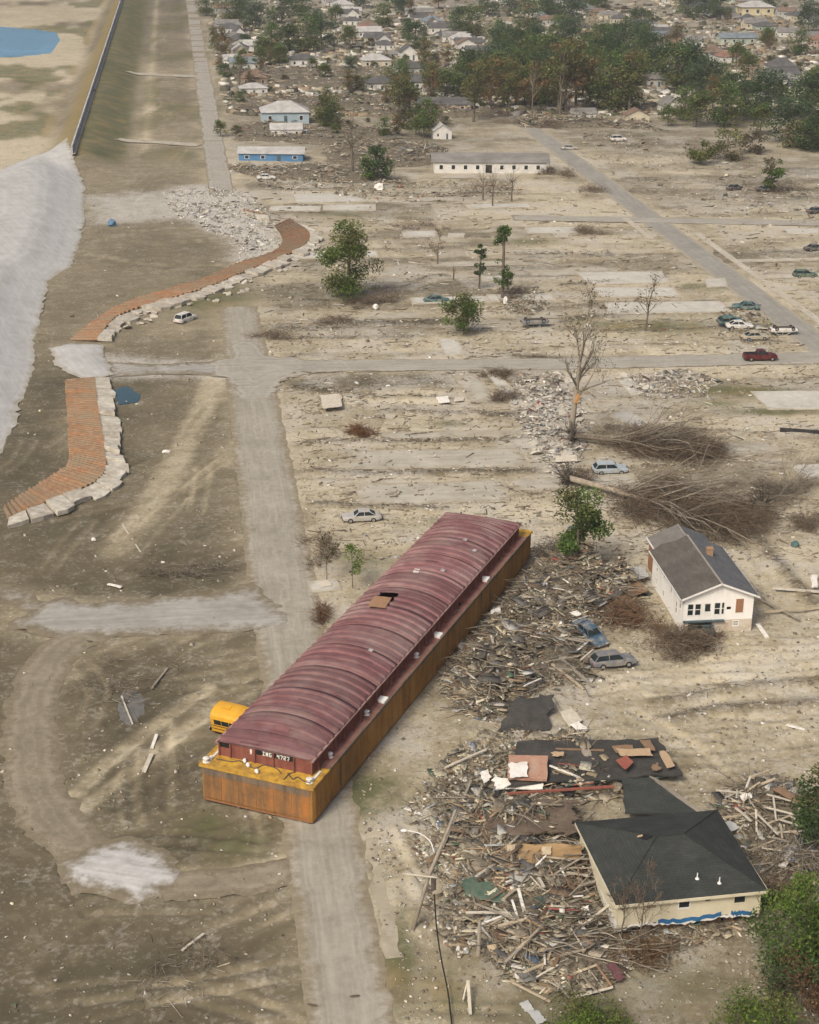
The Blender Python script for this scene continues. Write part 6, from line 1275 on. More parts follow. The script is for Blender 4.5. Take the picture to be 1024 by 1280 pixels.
for p0, p1, z0, z1, w, th, col, lab in (
    ((556, 960), (608, 937), .3, .6, .22, .12, 'pale', 'long pale plank pointing at the collapsed dark roof'), ((687, 957), (728, 974), 1.5, 1.2, .2, .1, 'white', 'slanting white board lying on the collapsed dark roof'), ((685, 976), (730, 975), 1.1, 1.1, .22, .12, 'white', 'white board along the foot of the collapsed dark roof'),
    ((635, 992), (768, 983), .95, 1.0, .24, .14, 'red', 'long red-painted beam below the collapsed dark roof'), ((665, 1032), (706, 1003), .9, .9, .16, .1, 'tan', 'bent tan board across the brown shingled wreck'), ((648, 1111), (660, 1156), 1.0, .7, .24, .14, 'white', 'thick white post lying in the broken planks'),
    ((640, 1125), (648, 1150), .9, .7, .18, .1, 'white', 'short white post beside the thick white one'), ((651, 1094), (672, 1094), .9, .9, .35, .12, 'white', 'white board end sticking out below the tan wall'), ((647, 1219), (710, 1191), .6, 1.0, .22, .12, 'tan', 'long tan rafter across the foot of the plank heap'),
    ((641, 1228), (688, 1252), .4, .2, .16, .1, 'tan', 'thin tan rafter sliding off the plank heap'), ((585, 1226), (588, 1268), 1.0, .1, .22, .16, 'pale', 'pale upright board leaning at the edge of the plank heap'), ((579, 1250), (584, 1228), .1, .8, .1, .08, 'pale', 'thin pale stake beside the leaning upright board'),
    ((554, 1058), (589, 976), .4, .8, .2, .2, 'grey', 'long grey pole lying between barge and wreckage'), ((983, 906), (1006, 912), .15, .15, .3, .1, 'white', 'white board alone on the churned mud'), ((947, 780), (959, 797), .2, .15, .45, .12, 'white', 'white board lying by the corner of the white house'),
    ((975, 537), (1060, 543), .25, .25, .5, .5, 'black', 'black pipe lying on the pale lots'), ((700, 776), (735, 738), .8, 1.2, .2, .1, 'white', 'white beam in the debris before the leafy tree'), ((726, 732), (742, 760), 1.1, .8, .24, .12, 'white', 'bright white plank end in the debris heap'),
    ((765, 735), (788, 753), 1.0, .6, .2, .1, 'white', 'white plank below the brown roof sheet by the white house'), ((700, 822), (742, 858), .9, .3, .3, .14, 'grey', 'grey plank sliding from the debris heap toward the dirt'), ((690, 830), (730, 862), .9, .3, .25, .14, 'tan', 'tan plank sliding from the debris heap toward the dirt'),
    ((642, 796), (664, 788), 1.0, 1.1, .22, .1, 'pale', 'pale plank on top of the debris heap'), ((720, 815), (735, 802), .9, .9, .2, .1, 'white', 'white strip beside the dark blue car'), ((726, 825), (742, 812), .8, .8, .18, .1, 'pale', 'pale strip between the two muddy cars'),
    ((640, 935), (682, 932), 1.2, 1.2, .3, .12, 'brown', 'brown beam along the head of the collapsed dark roof'), ((690, 936), (755, 938), 1.3, 1.3, .25, .12, 'brown', 'long brown beam behind the collapsed dark roof'), ((135, 730), (152, 734), .1, .1, .35, .12, 'white', 'white board on the mud above the haul road'),
    ((180, 965), (190, 942), .1, .15, .4, .1, 'pale', 'pale board in the wheel ruts near the bus'), ((190, 935), (196, 918), .15, .15, .3, .12, 'white', 'white board by the wheel ruts near the bus'), ((228, 1188), (255, 1167), .2, .3, .2, .1, 'pale', 'pale branchlike pole on the mud below the gravel patch'),
    ((270, 1210), (288, 1204), .1, .1, .15, .1, 'tan', 'tan stick on the mud beside the road'), ((940, 745), (1000, 775), .2, .2, .2, .15, 'grey', 'grey timber on the lot right of the white house'), ((955, 765), (1030, 760), .3, .3, .22, .15, 'tan', 'tan timber reaching past the white house'),
    ((968, 735), (1030, 740), .3, .3, .5, .12, 'pale', 'wide pale board right of the white house'), ((920, 1000), (950, 978), .6, 1.4, .18, .1, 'tan', 'tan rafter standing out of the grey lumber heap'), ((945, 1012), (946, 1040), 1.6, .8, .16, .1, 'pale', 'pale upright board in the grey lumber heap'),
    ((905, 1022), (950, 1016), 1.0, 1.1, .2, .1, 'tan', 'tan plank flat on the grey lumber heap'), ((825, 1000), (880, 1028), 1.0, .6, .3, .12, 'tan', 'tan fascia beam beside the dark gable roof piece'), ((150, 650), (176, 690), .1, .1, .15, .1, 'pale', 'thin pale pole on the mud below the torn wall'),
    ((210, 835), (190, 860), .15, .3, .2, .12, 'grey', 'grey pole in the dark mud beside the curved track'), ((152, 870), (166, 905), .3, .2, .14, .1, 'pale', 'pale stick lying on the tar patch')):
    plank(p0, p1, z0, z1, w, th, col, lab)
# many more loose boards in the heaps, told apart only by their place
def boards(poly_px, n, zr, col_w, label, group, seed, L=(1.4, 3.6), w=(.12, .28)):
    rg = np.random.default_rng(seed); poly = GP(poly_px); P = rand_in(poly, n, rg)
    for k in range(n):
        col = col_w[int(rg.integers(0, len(col_w)))]; l = rg.uniform(*L); a = rg.choice([.14, 1.7, .8, 2.5])+rg.normal(0, .45); wd = rg.uniform(*w); mb = MB(); th = rg.uniform(.05, .11)
        mb.loft([[(x, -wd/2*s, -th/2+b), (x, wd/2*s, -th/2+b), (x, wd/2*s, th/2+b), (x, -wd/2*s, th/2+b)] for x, s, b in ((-l/2, 1, 0), (-l*.1, 1, .03), (l*.42, 1, .0), (l/2, .55, -.01))])
        o = mb.build('loose_plank', WM[col]); o.location = (P[k, 0], P[k, 1], rg.uniform(*zr)); o.rotation_euler = (rg.normal(0, .15), rg.normal(0, .14), a); tag(o, label % col, 'plank', group)
boards([(575, 850), (640, 740), (740, 710), (800, 735), (740, 790), (725, 840), (620, 895)], 60, (.8, 1.5), ['grey', 'tan', 'pale', 'white', 'brown', 'grey'], '%s board among the rubbish heaped along the barge', 'boards in the heap along the barge', 321)
boards([(600, 1000), (700, 1015), (735, 1100), (765, 1180), (720, 1235), (640, 1225), (600, 1150)], 75, (.6, 1.4), ['grey', 'tan', 'pale', 'white', 'grey', 'brown'], '%s board in the broken lumber around the collapsed walls', 'boards around the collapsed walls', 322, (1.6, 4.2))
boards([(905, 1010), (950, 980), (1025, 1010), (1020, 1090), (950, 1080)], 26, (.8, 1.7), ['grey', 'tan', 'pale'], '%s board in the lumber behind the charcoal-roofed house', 'boards behind the charcoal-roofed house', 323)

# ---- collapsed roofs and walls
def sheet_slab(name, pts_px, zs, th, mat, label, cat, jag=.15, sag=.25, n=10, seed=1, parent=None):
    """a sagging plate spanned by four corners"""
    rg = np.random.default_rng(seed); c = [np.array([*G(p[0], p[1], z), z]) for p, z in zip(pts_px, zs)]; o3 = np.array([*c[0][:2], 0]); V = []
    for i in range(n+1):
        for j in range(n+1):
            u, v = i/n, j/n; p = (c[0]*(1-u)+c[1]*u)*(1-v)+(c[3]*(1-u)+c[2]*u)*v; e = min(u, 1-u, v, 1-v) == 0
            p = p+np.array([rg.normal(0, jag) if e else 0, rg.normal(0, jag) if e else 0, (fbm(np.array([p[0]/3.]), np.array([p[1]/3.]), seed, 2)[0]-.5)*sag*2]); V.append(p-o3)
    V = np.array(V); k = n+1; F = [(i*k+j, (i+1)*k+j, (i+1)*k+j+1, i*k+j+1) for i in range(n) for j in range(n)]
    nn = np.cross(V[k]-V[0], V[1]-V[0]); 
    if nn[2] < 0: F = [f[::-1] for f in F]
    cnt = {}; 
    for f in F:
        for a, b in zip(f, f[1:]+f[:1]): cnt[(a, b)] = 1
    m = len(V); side = [(b, a, a+m, b+m) for (a, b) in cnt if (b, a) not in cnt]; mb = MB(); mb.add(np.vstack([V, V-np.array([0, 0, th])]), F+side+[tuple(x+m for x in f[::-1]) for f in F])
    o = mb.build(name, mat, parent); o.location = o3; add_uv(o)
    if label: tag(o, label, cat)
    return o
M_FELT = shingle_mat('old_roof_felt', (.040, .040, .038), (.062, .060, .055), (.095, .090, .082)); M_BRSH = shingle_mat('brown_shingles', (.10, .075, .055), (.15, .115, .085), (.20, .16, .12))
M_BRICK = None
def brick_mat():
    n = NT('red_brick_wall'); br = n.add('ShaderNodeTexBrick'); n.lk(n.coord('UV'), br.inputs['Vector']); br.inputs['Scale'].default_value = 1; br.inputs['Brick Width'].default_value = .24; br.inputs['Row Height'].default_value = .085; br.inputs['Mortar Size'].default_value = .008
    br.inputs['Color1'].default_value = (.30, .13, .08, 1); br.inputs['Color2'].default_value = (.40, .20, .12, 1); br.inputs['Mortar'].default_value = (.45, .4, .34, 1); f = n.noise(n.coord('Object'), .8, 5, .6)
    n.bump(br.outputs['Fac'], -.3, .01); return n.color(n.mix(n.math('MULTIPLY', n.ramp(f, [(.45, 0.0), (.7, 1.0)]), .5), br.outputs['Color'], (.42, .36, .29)), .9)
rf = sheet_slab('collapsed_roof', [(646, 926), (822, 921), (852, 968), (636, 982)], (1.5, 1.3, .9, 1.3), .15, M_FELT, 'large collapsed dark roof lying flat, with a brick slab and timber on it', 'roof', .12, .3, 14, 2)
sheet_slab('torn_decking', [(700, 970), (850, 962), (852, 969), (700, 982)], (.75, .7, .55, .7), .1, pm('roof_edge_teal', [(.12, .16, .15), (.2, .24, .22)], 2, .8), None, None, .05, .1, 6, 3, None).parent = None
bpy.data.objects['torn_decking'].name = 'roof_strip'; tag(bpy.data.objects['roof_strip'], 'greenish strip along the foot of the large collapsed dark roof', 'roof')
for k, (a, z) in enumerate(((((766, 932), (790, 930), (794, 939), (770, 941)), 1.3), (((770, 936), (812, 935), (816, 944), (776, 945)), 1.28), (((800, 926), (812, 925), (820, 938), (808, 940)), 1.3), (((822, 940), (832, 938), (842, 958), (832, 960)), 1.15), (((815, 955), (824, 954), (826, 962), (816, 963)), 1.15), (((690, 940), (704, 940), (706, 945), (692, 945)), 1.35))):
    sheet_slab('plywood_sheet', a, (z+.42, z+.42, z+.34, z+.34), .04, MATS['bare_ply'] if k % 2 else WM['brown'], 'bare plywood patch showing on the collapsed dark roof', 'plywood', .08, .05, 3, 10+k)['group'] = 'plywood patches on the dark roof'
sheet_slab('brick_wall_slab', [(636, 944), (685, 944), (684, 974), (635, 972)], (2.1, 2.1, 1.7, 1.7), .22, brick_mat(), 'fallen slab of red brick wall lying on the collapsed dark roof', 'brick wall', .03, .03, 5, 4)
sheet_slab('plaster_sheet', [(636, 954), (661, 952), (660, 970), (637, 971)], (2.26, 2.26, 2.0, 1.98), .03, M_WHITE, 'white plaster sheet on the fallen brick slab', 'plaster', .1, .04, 5, 5)
sheet_slab('wall_board', [(618, 972), (678, 976), (678, 986), (617, 986)], (1.2, 1.2, .9, .9), .08, WM['white'], 'white wall board below the fallen brick slab', 'wall board', .1, .1, 5, 6)
sheet_slab('red_sheet', [(770, 950), (784, 943), (793, 952), (782, 962)], (1.9, 2.0, 1.9, 1.8), .06, WM['red'], 'red sheet of siding on the timber scraps of the dark roof', 'siding', .05, .05, 3, 7)
sheet_slab('torn_roof_piece', [(626, 912), (646, 872), (690, 868), (688, 910)], (.3, 1.3, 1.5, .5), .12, M_FELT, 'torn dark roof piece tilted against the debris heap', 'roof', .2, .4, 8, 8)
sheet_slab('gable_roof_piece', [(778, 974), (812, 972), (876, 1018), (782, 1016)], (1.8, 1.9, 1.1, 1.0), .14, M_ROOF2, 'dark gable roof piece just behind the charcoal-roofed house', 'roof', .05, .12, 8, 9)
sheet_slab('plank_edge', [(812, 970), (820, 972), (878, 1014), (872, 1016)], (1.9, 1.7, 1.1, 1.1), .1, WM['grey'], 'grey bargeboard along the dark gable roof piece', 'board', .04, .05, 5, 12)
sheet_slab('collapsed_roof', [(610, 1000), (716, 998), (722, 1040), (604, 1050)], (1.5, 1.6, 1.6, 1.4), .14, M_BRSH, 'sunken brown shingled roof buried in broken boards', 'roof', .35, .5, 12, 13)
sheet_slab('fallen_wall', [(632, 1054), (727, 1056), (727, 1072), (628, 1084)], (1.9, 2.0, .9, .9), .12, pm('ochre_wood_wall', [(.20, .13, .065), (.29, .195, .10), (.36, .25, .14)], 1.0, .85, .1, stretch=(.4, 1, 3)), 'long ochre wooden wall tipped on its side in the lumber', 'wall', .08, .08, 8, 14)
for k, (a, z) in enumerate(((((634, 1056), (644, 1056), (643, 1070), (633, 1071)), 1.75), (((678, 1058), (689, 1058), (689, 1068), (678, 1068)), 1.75))): sheet_slab('plywood_sheet', a, (z+.25, z+.25, z-.25, z-.25), .04, WM['tan'], 'tan plywood patch on the tipped ochre wall', 'plywood', .03, .02, 3, 20+k)['group'] = 'plywood patches on the ochre wall'
M_GREEN = pm('faded_green_sheet', [(.06, .10, .075), (.095, .145, .105), (.14, .17, .13)], 1.5, .8, .1)
sheet_slab('green_siding', [(582, 1100), (640, 1102), (632, 1128), (578, 1122)], (.4, .6, .5, .3), .06, M_GREEN, 'faded green siding lying in the lumber below the ochre wall', 'siding', .25, .3, 7, 15)
sheet_slab('green_siding', [(668, 1122), (706, 1118), (704, 1130), (672, 1134)], (1.3, 1.3, 1.0, 1.0), .06, pm('dark_green_sheet', [(.04, .06, .05), (.07, .095, .08)], 1.5, .8), 'dark green siding beside the thick white post', 'siding', .12, .15, 5, 16)
sheet_slab('green_siding', [(680, 1164), (702, 1162), (700, 1178), (678, 1178)], (1.1, 1.1, .9, .9), .05, M_GREEN, 'small green siding sheet in the middle of the lumber', 'siding', .15, .15, 5, 17)
fr = empty('timber_frame', (0, 0, 0)); tag(fr, 'fallen timber wall frame with cream trim at the foot of the plank heap', 'wall frame')
c = [np.array([*G(*p, z), z]) for p, z in (((694, 1226), .35), ((713, 1248), .15), ((766, 1234), .3), ((746, 1206), .8))]
for i, (a, b, m) in enumerate(((c[0], c[1], 'grey'), (c[1], c[2], 'pale'), (c[2], c[3], 'brown'), (c[3], c[0], 'tan'))): MB().tube([a, b], .12, 4).build('beam', WM[m], fr)
for k in range(1, 5): MB().tube([c[0]+(c[3]-c[0])*k/5, c[1]+(c[2]-c[1])*k/5], .06, 4).build('stud', WM['grey'], fr)
sheet_slab('purple_siding', [(758, 1206), (770, 1204), (782, 1222), (770, 1228)], (.9, .9, .4, .4), .05, pm('purple_red_panel', [(.10, .045, .05), (.16, .075, .08)], 2, .7), 'purplish red panel beside the fallen timber frame', 'panel', .08, .1, 4, 18)
sheet_slab('grey_sheet', [(586, 856), (600, 847), (610, 855), (598, 866)], (.9, 1.0, .8, .7), .04, pm('zinc_sheet', [(.36, .37, .36), (.48, .49, .48)], 1, .5), 'pale grey metal sheet on the debris heap', 'metal sheet', .06, .08, 4, 19)
for k, (a, z, m, lab) in enumerate((([(650, 1254), (660, 1250), (668, 1262), (657, 1264)], .1, 'zinc', 'grey metal sheet on the mud below the plank heap'), ([(660, 1264), (672, 1262), (684, 1276), (672, 1280)], .1, 'zinc', 'dented grey metal sheet beside the low bright bush'), ([(726, 1134), (735, 1131), (737, 1144), (728, 1146)], 1.3, 'white', 'white door panel by the torn corner of the cream house'),
    ([(700, 890), (716, 886), (728, 900), (712, 908)], .6, 'pale', 'cream appliance lid beside the torn dark roof piece'), ([(712, 906), (724, 902), (736, 912), (724, 916)], .4, 'white', 'white panel beside the cream appliance lid'), ([(634, 676), (640, 674), (641, 688), (634, 690)], .8, 'white', 'white sheet near the far end of the barge'), ([(712, 766), (722, 763), (727, 769), (716, 771)], 1.3, 'white', 'white cloth-like sheet on top of the debris heap'),
    ([(614, 763), (625, 758), (628, 770), (616, 774)], .8, 'white', 'white sheet at the foot of the barge side'), ([(750, 725), (790, 718), (812, 738), (770, 752)], 1.0, 'brown', 'brown roof sheet lying by the white house'), ([(774, 712), (800, 708), (812, 720), (790, 726)], 1.0, 'zinc', 'grey roof sheet just left of the white house'), ([(655, 752), (682, 748), (690, 760), (662, 764)], 1.1, 'blue', 'dull blue sheet in the debris heap'), ([(672, 760), (705, 758), (706, 768), (676, 768)], 1.2, 'dark', 'dark board sheet in the debris heap'), ([(735, 706), (744, 702), (748, 712), (738, 715)], 1.3, 'tan', 'orange-tan board beside the leafy tree'), ([(600, 966), (610, 962), (613, 974), (604, 980)], .5, 'white', 'white crumpled sheet left of the fallen brick slab'),
    ([(400, 494), (424, 492), (428, 508), (404, 511)], .9, 'pale', 'pale flat roof panel lying on the lots near the road'), ([(398, 727), (412, 725), (414, 732), (400, 734)], .2, 'pale', 'pale board by the sapling'), ([(694, 570), (720, 568), (722, 576), (694, 577)], .5, 'pale', 'pale door-like slab between the two uprooted trees'), ([(568, 497), (580, 496), (580, 501), (568, 502)], .2, 'pale', 'small white slab above the lot line'), ([(1014, 718), (1022, 718), (1022, 734), (1015, 734)], .6, 'white', 'white panel right of the white house'), ([(725, 932), (735, 932), (740, 945), (730, 945)], 1.4, 'grey', 'grey board sheet leaning on the collapsed dark roof'), ([(895, 1030), (912, 1024), (925, 1034), (905, 1044)], .8, 'zinc', 'grey sheet behind the far corner of the charcoal roof'), ([(966, 986), (976, 982), (1002, 1000), (998, 1006)], 1.6, 'brown', 'long brown board on the grey lumber heap'), ([(925, 994), (938, 990), (941, 996), (928, 1000)], 1.6, 'white', 'white sheet on the grey lumber heap'), ([(545, 496), (560, 495), (562, 503), (548, 504)], .5, 'white', 'white box lid on the lots below the cross street'))):
    zz = (z+.12, z+.15, z-.1, z-.12) if z > .3 else (z, z, z, z)
    sheet_slab('loose_sheet', a, zz, .05, MATS['zinc_sheet'] if m == 'zinc' else WM[m], lab, 'sheet', .05, .12, 4, 40+k)
def lump(name, label, cat, px, py, sz, mat, z=0.0, seed=1):
    rg = np.random.default_rng(seed); g = G(px, py); mb = MB(); s = np.array(sz); mb.loft([[(s[0]*k*math.cos(t)*(1+.2*rg.normal()), s[1]*k*math.sin(t)*(1+.2*rg.normal()), s[2]*zz) for t in np.linspace(0, 2*math.pi, 9)[:-1]] for zz, k in ((0, .5), (.2, .55), (.7, .5), (1.0, .25))])
    o = mb.build(name, mat); o.location = (g[0], g[1], float(H(*g))+z); tag(o, label, cat); return o
lump('white_bag', 'white rubbish bag on the mud beside the torn flood wall', 'bag', 117, 676, (.6, .5, .4), M_WHITE, 0, 1); lump('white_bag', 'crumpled white sheet and bags on the dirt below the puddle', 'bag', 208, 566, (1.0, .6, .4), M_WHITE, 0, 2)
lump('blue_tarp', 'crumpled blue tarp on the mud below the levee end', 'tarp', 140, 282, (1.6, 1.4, 1.4), WM['blue'], 0, 3); lump('white_box', 'white fridge-like box on the far lots', 'box', 475, 237, (2.2, 1.4, 1.6), M_WHITE, 0, 4)
lump('white_bag', 'white bundle beside the bush under the full green tree', 'bag', 470, 386, (.9, .7, .9), M_WHITE, 0, 5); lump('white_bag', 'white scrap beside the tall bare tree, above the cross street', 'bag', 734, 412, (1.2, .9, 1.0), M_WHITE, 0, 6); lump('white_bag', 'white wreck scrap near the thin leafy trees', 'bag', 632, 380, (.8, .6, 1.4), M_WHITE, 0, 7)
lump('green_heap', 'small teal tarp heap right of the white house', 'tarp', 994, 683, (.9, .8, .7), pm('teal_tarp', [(.05, .10, .10), (.09, .15, .14)], 2, .7), 0, 8)
# chunks of broken paving, big ones singly
rg = np.random.default_rng(88)
for poly_px, n, lab, grp in (([(640, 475), (715, 475), (728, 520), (722, 570), (690, 600), (650, 540)], 38, 'broken chunk of concrete paving below the cross street', 'paving chunks below the cross street'), ([(770, 472), (850, 464), (890, 476), (800, 496)], 14, 'tilted slab of broken paving right of the tall bare tree', 'tilted paving slabs'), ([(150, 395), (290, 352), (345, 332), (390, 320), (400, 300), (405, 310), (360, 342), (280, 376), (160, 412)], 40, 'lump of broken concrete beside the orange sheet piles', 'lumps of concrete along the sheet piles')):
    P = rand_in(GP(poly_px), n, rg)
    for k in range(n):
        m = 6; r_ = rg.uniform(.35, 1.0); q = [(r_*rg.uniform(.7, 1.2)*math.cos(a), r_*rg.uniform(.6, 1.1)*math.sin(a), 0) for a in np.linspace(0, 2*math.pi, m+1)[:-1]]
        o = MB().slab(q, rg.uniform(.15, .45)).build('concrete_chunk', M_CAP[k % 2]); o.location = (P[k, 0], P[k, 1], rg.uniform(.15, .45)); o.rotation_euler = (rg.normal(0, .3), rg.normal(0, .3), rg.uniform(0, 6)); tag(o, lab, 'concrete', grp)

# ---- snapped utility pole with street lamp and trailing cable
up = empty('utility_pole', (*G(515, 1166), 0)); tag(up, 'leaning snapped utility pole with crossarm and curved street lamp arm', 'utility pole'); o3 = np.array([*G(515, 1166), 0])
def w3(px, py, z): return np.array([*G(px, py, z), z])-o3
MB().tube([w3(515, 1166, -.3), w3(536, 1095, 4.0), w3(560, 1038, 7.2), w3(570, 1012, 8.6)], [.17, .15, .13, .12], 9).build('pole', WM['grey'], up, True)
MB().tube([w3(504, 1092, 4.6), w3(546, 1097, 4.4)], .08, 5).build('crossarm', WM['pale'], up)
MB().tube(smooth_line(np.array([w3(543, 1066, 5.6), w3(538, 1052, 6.2), w3(525, 1042, 6.6), w3(508, 1038, 6.7)]), 5), .05, 6).build('lamp_arm', M_WHITE, up, True)
MB().loft([[(w3(508, 1038, 6.7)+np.array([x, r_*math.cos(t), r_*.5*math.sin(t)])) for t in np.linspace(0, 2*math.pi, 9)[:-1]] for x, r_ in ((-.45, .06), (-.3, .17), (0, .17), (.15, .07))]).build('lamp_head', M_WHITE, up, True)
for d in (0, .25): MB().tube([w3(541+d*8, 1098, 4.2), w3(541+d*8, 1112, 3.4)], .14, 8).build('insulator_can', M_DARKSTEEL, up)
cb = [np.array([*G(*p, z), z]) for p, z in (((543, 1118), 3.2), ((546, 1160), 2.0), ((552, 1200), 1.0), ((560, 1240), .4), ((566, 1290), .15))]
o = MB().tube(smooth_line(np.array(cb), 6), .055, 6).build('hanging_cable', M_BLACK, None, True); tag(o, 'black cable trailing from the snapped utility pole across the ground', 'cable')
MB().tube([w3(598, 1196, -.2), w3(600, 1150, 2.6)], [.17, .13], 8).build('pole_stub', WM['grey'], up).parent = None
st = bpy.data.objects['pole_stub']; st.location = (*o3[:2], 0); st.name = 'tree_stump'; tag(st, 'grey standing trunk stub at the edge of the plank heap', 'stump')
for k, (px, py) in enumerate(((443, 1259), (390, 1258), (388, 1018), (112, 803))):
    g = G(px, py if k else 1247); rr = random.Random(k); mb = MB(); mb.loft([[(x, .12*s*math.cos(t), .05+.05*s*math.sin(t)) for t in np.linspace(0, 6.28, 7)[:-1]] for x, s in ((-.35, .4), (-.1, 1), (.25, .9), (.4, .3))])
    o = mb.build('dark_scrap', WM['dark']); o.location = (g[0], g[1], .1); o.rotation_euler = (0, 0, rr.uniform(-.3, .3)); tag(o, 'small dark scrap lying on the road surface' if k < 3 else 'dark scrap lying at the end of the haul road', 'scrap', 'dark scraps on the road' if k < 3 else None)
# ---------------------------------------------------------------- the far neighbourhood
WALLC = {'white': (.66, .65, .61), 'cream': (.58, .53, .40), 'pale grey': (.46, .46, .44), 'pale blue': (.36, .46, .52), 'tan brick': (.33, .24, .17), 'pinkish': (.50, .36, .29), 'pale green': (.42, .48, .40), 'yellow': (.60, .53, .34), 'bright blue': (.09, .22, .40)}
ROOFC = {'dark grey': (.085, .085, .085), 'grey': (.17, .165, .155), 'brown': (.16, .115, .085), 'pale': (.36, .355, .34), 'reddish': (.20, .115, .085), 'blue-grey': (.15, .18, .20)}
WALLM = {k: pm('far_wall_'+k.replace(' ', '_'), [tuple(x*.88 for x in c), c], .6, .8, 0, dirt=tuple(x*.6 for x in c), dscale=.35, damt=.5) for k, c in WALLC.items()}
ROOFM = {k: pm('far_roof_'+k.replace(' ', '_').replace('-', '_'), [tuple(x*.75 for x in c), c, tuple(x*1.2 for x in c)], .7, .9, 0, dirt=tuple(min(.5, x*1.5+.03) for x in c), dscale=.3, damt=.5) for k, c in ROOFC.items()}
def house_proto(l, w, h, rise, kind, porch=False):
    """long axis x, centred; the -y side looks at the viewer"""
    t = empty('house'); x0, x1, y0, y1 = -l/2, l/2, -w/2, w/2; mb = MB()
    if kind == 'gable':
        P = [(x, y, z) for x in (x0, x1) for y, z in ((y0, -.3), (y1, -.3), (y1, h), (0, h+rise-.05), (y0, h))]
        mb.add(P, [(0, 1, 2, 3, 4)[::-1], (5, 6, 7, 8, 9), (0, 4, 9, 5)[::-1], (1, 6, 7, 2)[::-1]])
    elif kind == 'front':    # ridge across: gable end looks at the viewer
        P = [(x, y, z) for y in (y0, y1) for x, z in ((x0, -.3), (x1, -.3), (x1, h), (0, h+rise-.05), (x0, h))]
        mb.add(P, [(0, 1, 2, 3, 4), (5, 6, 7, 8, 9)[::-1], (0, 4, 9, 5), (1, 6, 7, 2)])
    else: mb.box((x0, y0, -.3), (x1, y1, h))
    mb.build('wall', WALLM['white'], t); o = .45; r = MB()
    if kind == 'gable':
        k = rise/(w/2)
        r.slab([(x0-o, y0-o, h-o*k+.1), (x1+o, y0-o, h-o*k+.1), (x1+o, 0, h+rise+.1), (x0-o, 0, h+rise+.1)], .14); r.slab([(x0-o, y1+o, h-o*k+.1), (x1+o, y1+o, h-o*k+.1), (x1+o, 0, h+rise+.1), (x0-o, 0, h+rise+.1)], .14)
    elif kind == 'front':
        k = rise/(l/2)
        r.slab([(x0-o, y0-o, h-o*k+.1), (x0-o, y1+o, h-o*k+.1), (0, y1+o, h+rise+.1), (0, y0-o, h+rise+.1)], .14); r.slab([(x1+o, y0-o, h-o*k+.1), (x1+o, y1+o, h-o*k+.1), (0, y1+o, h+rise+.1), (0, y0-o, h+rise+.1)], .14)
    else:
        e = max(0.1, l/2-w/2+.3); A, B, C_, D_ = (x0-o, y0-o, h), (x1+o, y0-o, h), (x1+o, y1+o, h), (x0-o, y1+o, h); a, b = (-e, 0, h+rise), (e, 0, h+rise)
        for q in ([A, B, b, a], [B, C_, b], [C_, D_, a, b], [D_, A, a]): r.slab(q, .12)
    r.build('roof', ROOFM['grey'], t)
    n = max(2, int(l/3.6))
    for k in range(n):
        xc = x0+(k+.5)*l/n
        if k == n//2: 
            MB().box((xc-.45, y0-.05, 0), (xc+.45, y0+.03, 2.05)).build('door', M_TEAL, t); continue
        wn_ = MB().box((xc-.55, y0-.04, .95), (xc+.55, y0+.03, 2.15)).build('window', M_TRIM, t); MB().box((xc-.44, y0-.06, 1.05), (xc+.44, y0-.035, 2.05)).build('pane', M_GLASS, wn_)
    for xs, s in ((x0, -1), (x1, 1)):
        wn_ = MB().box((xs-.04, -.5, .95), (xs+.04, .5, 2.15)).build('window', M_TRIM, t); MB().box((xs-.06, -.4, 1.05), (xs+.06, .4, 2.05)).build('pane', M_GLASS, wn_)
    if porch: MB().slab([(x1, y0-.4, h-.3), (x1+2.2, y0-.4, h-.55), (x1+2.2, y1+.3, h-.55), (x1, y1+.3, h-.3)], .1).build('porch_roof', ROOFM['pale'], t); [MB().box((x1+1.95, y-.06, 0), (x1+2.07, y+.06, h-.55)).build('porch_post', M_TRIM, t) for y in (y0, 0, y1)]
    return t
PROTO = [house_proto(*a) for a in ((13, 7.2, 2.9, 1.9, 'gable', True), (11, 8.5, 2.9, 1.9, 'hip'), (9, 10, 3.0, 2.2, 'front'), (15, 8, 2.9, 1.7, 'gable'), (8, 12, 3.0, 2.3, 'front'), (13, 10, 2.9, 2.3, 'hip'), (6, 4, 2.2, 1.0, 'gable'))]
KIND = ['gabled', 'hip-roofed', 'front-gabled', 'long gabled', 'narrow front-gabled', 'broad hip-roofed', 'shed-sized gabled']
used = set()
def put_house(pi, wall, roof, label, loc, yaw, group=None, z=0.0, tilt=(0, 0), name='house', sc=(1, 1, 1)):
    t = PROTO[pi] if pi not in used else copy_tree(PROTO[pi]); used.add(pi); t.name = name
    t.location = (loc[0], loc[1], z); t.rotation_euler = (tilt[0], tilt[1], yaw); t.scale = sc
    for c in t.children:
        st_ = c.name.split('.')[0]
        if st_ == 'wall': set_mat(c, WALLM[wall])
        if st_ == 'roof': set_mat(c, ROOFM[roof])
    tag(t, label, 'house', group); 
    if group is None and 'group' in t: del t['group']
    return t
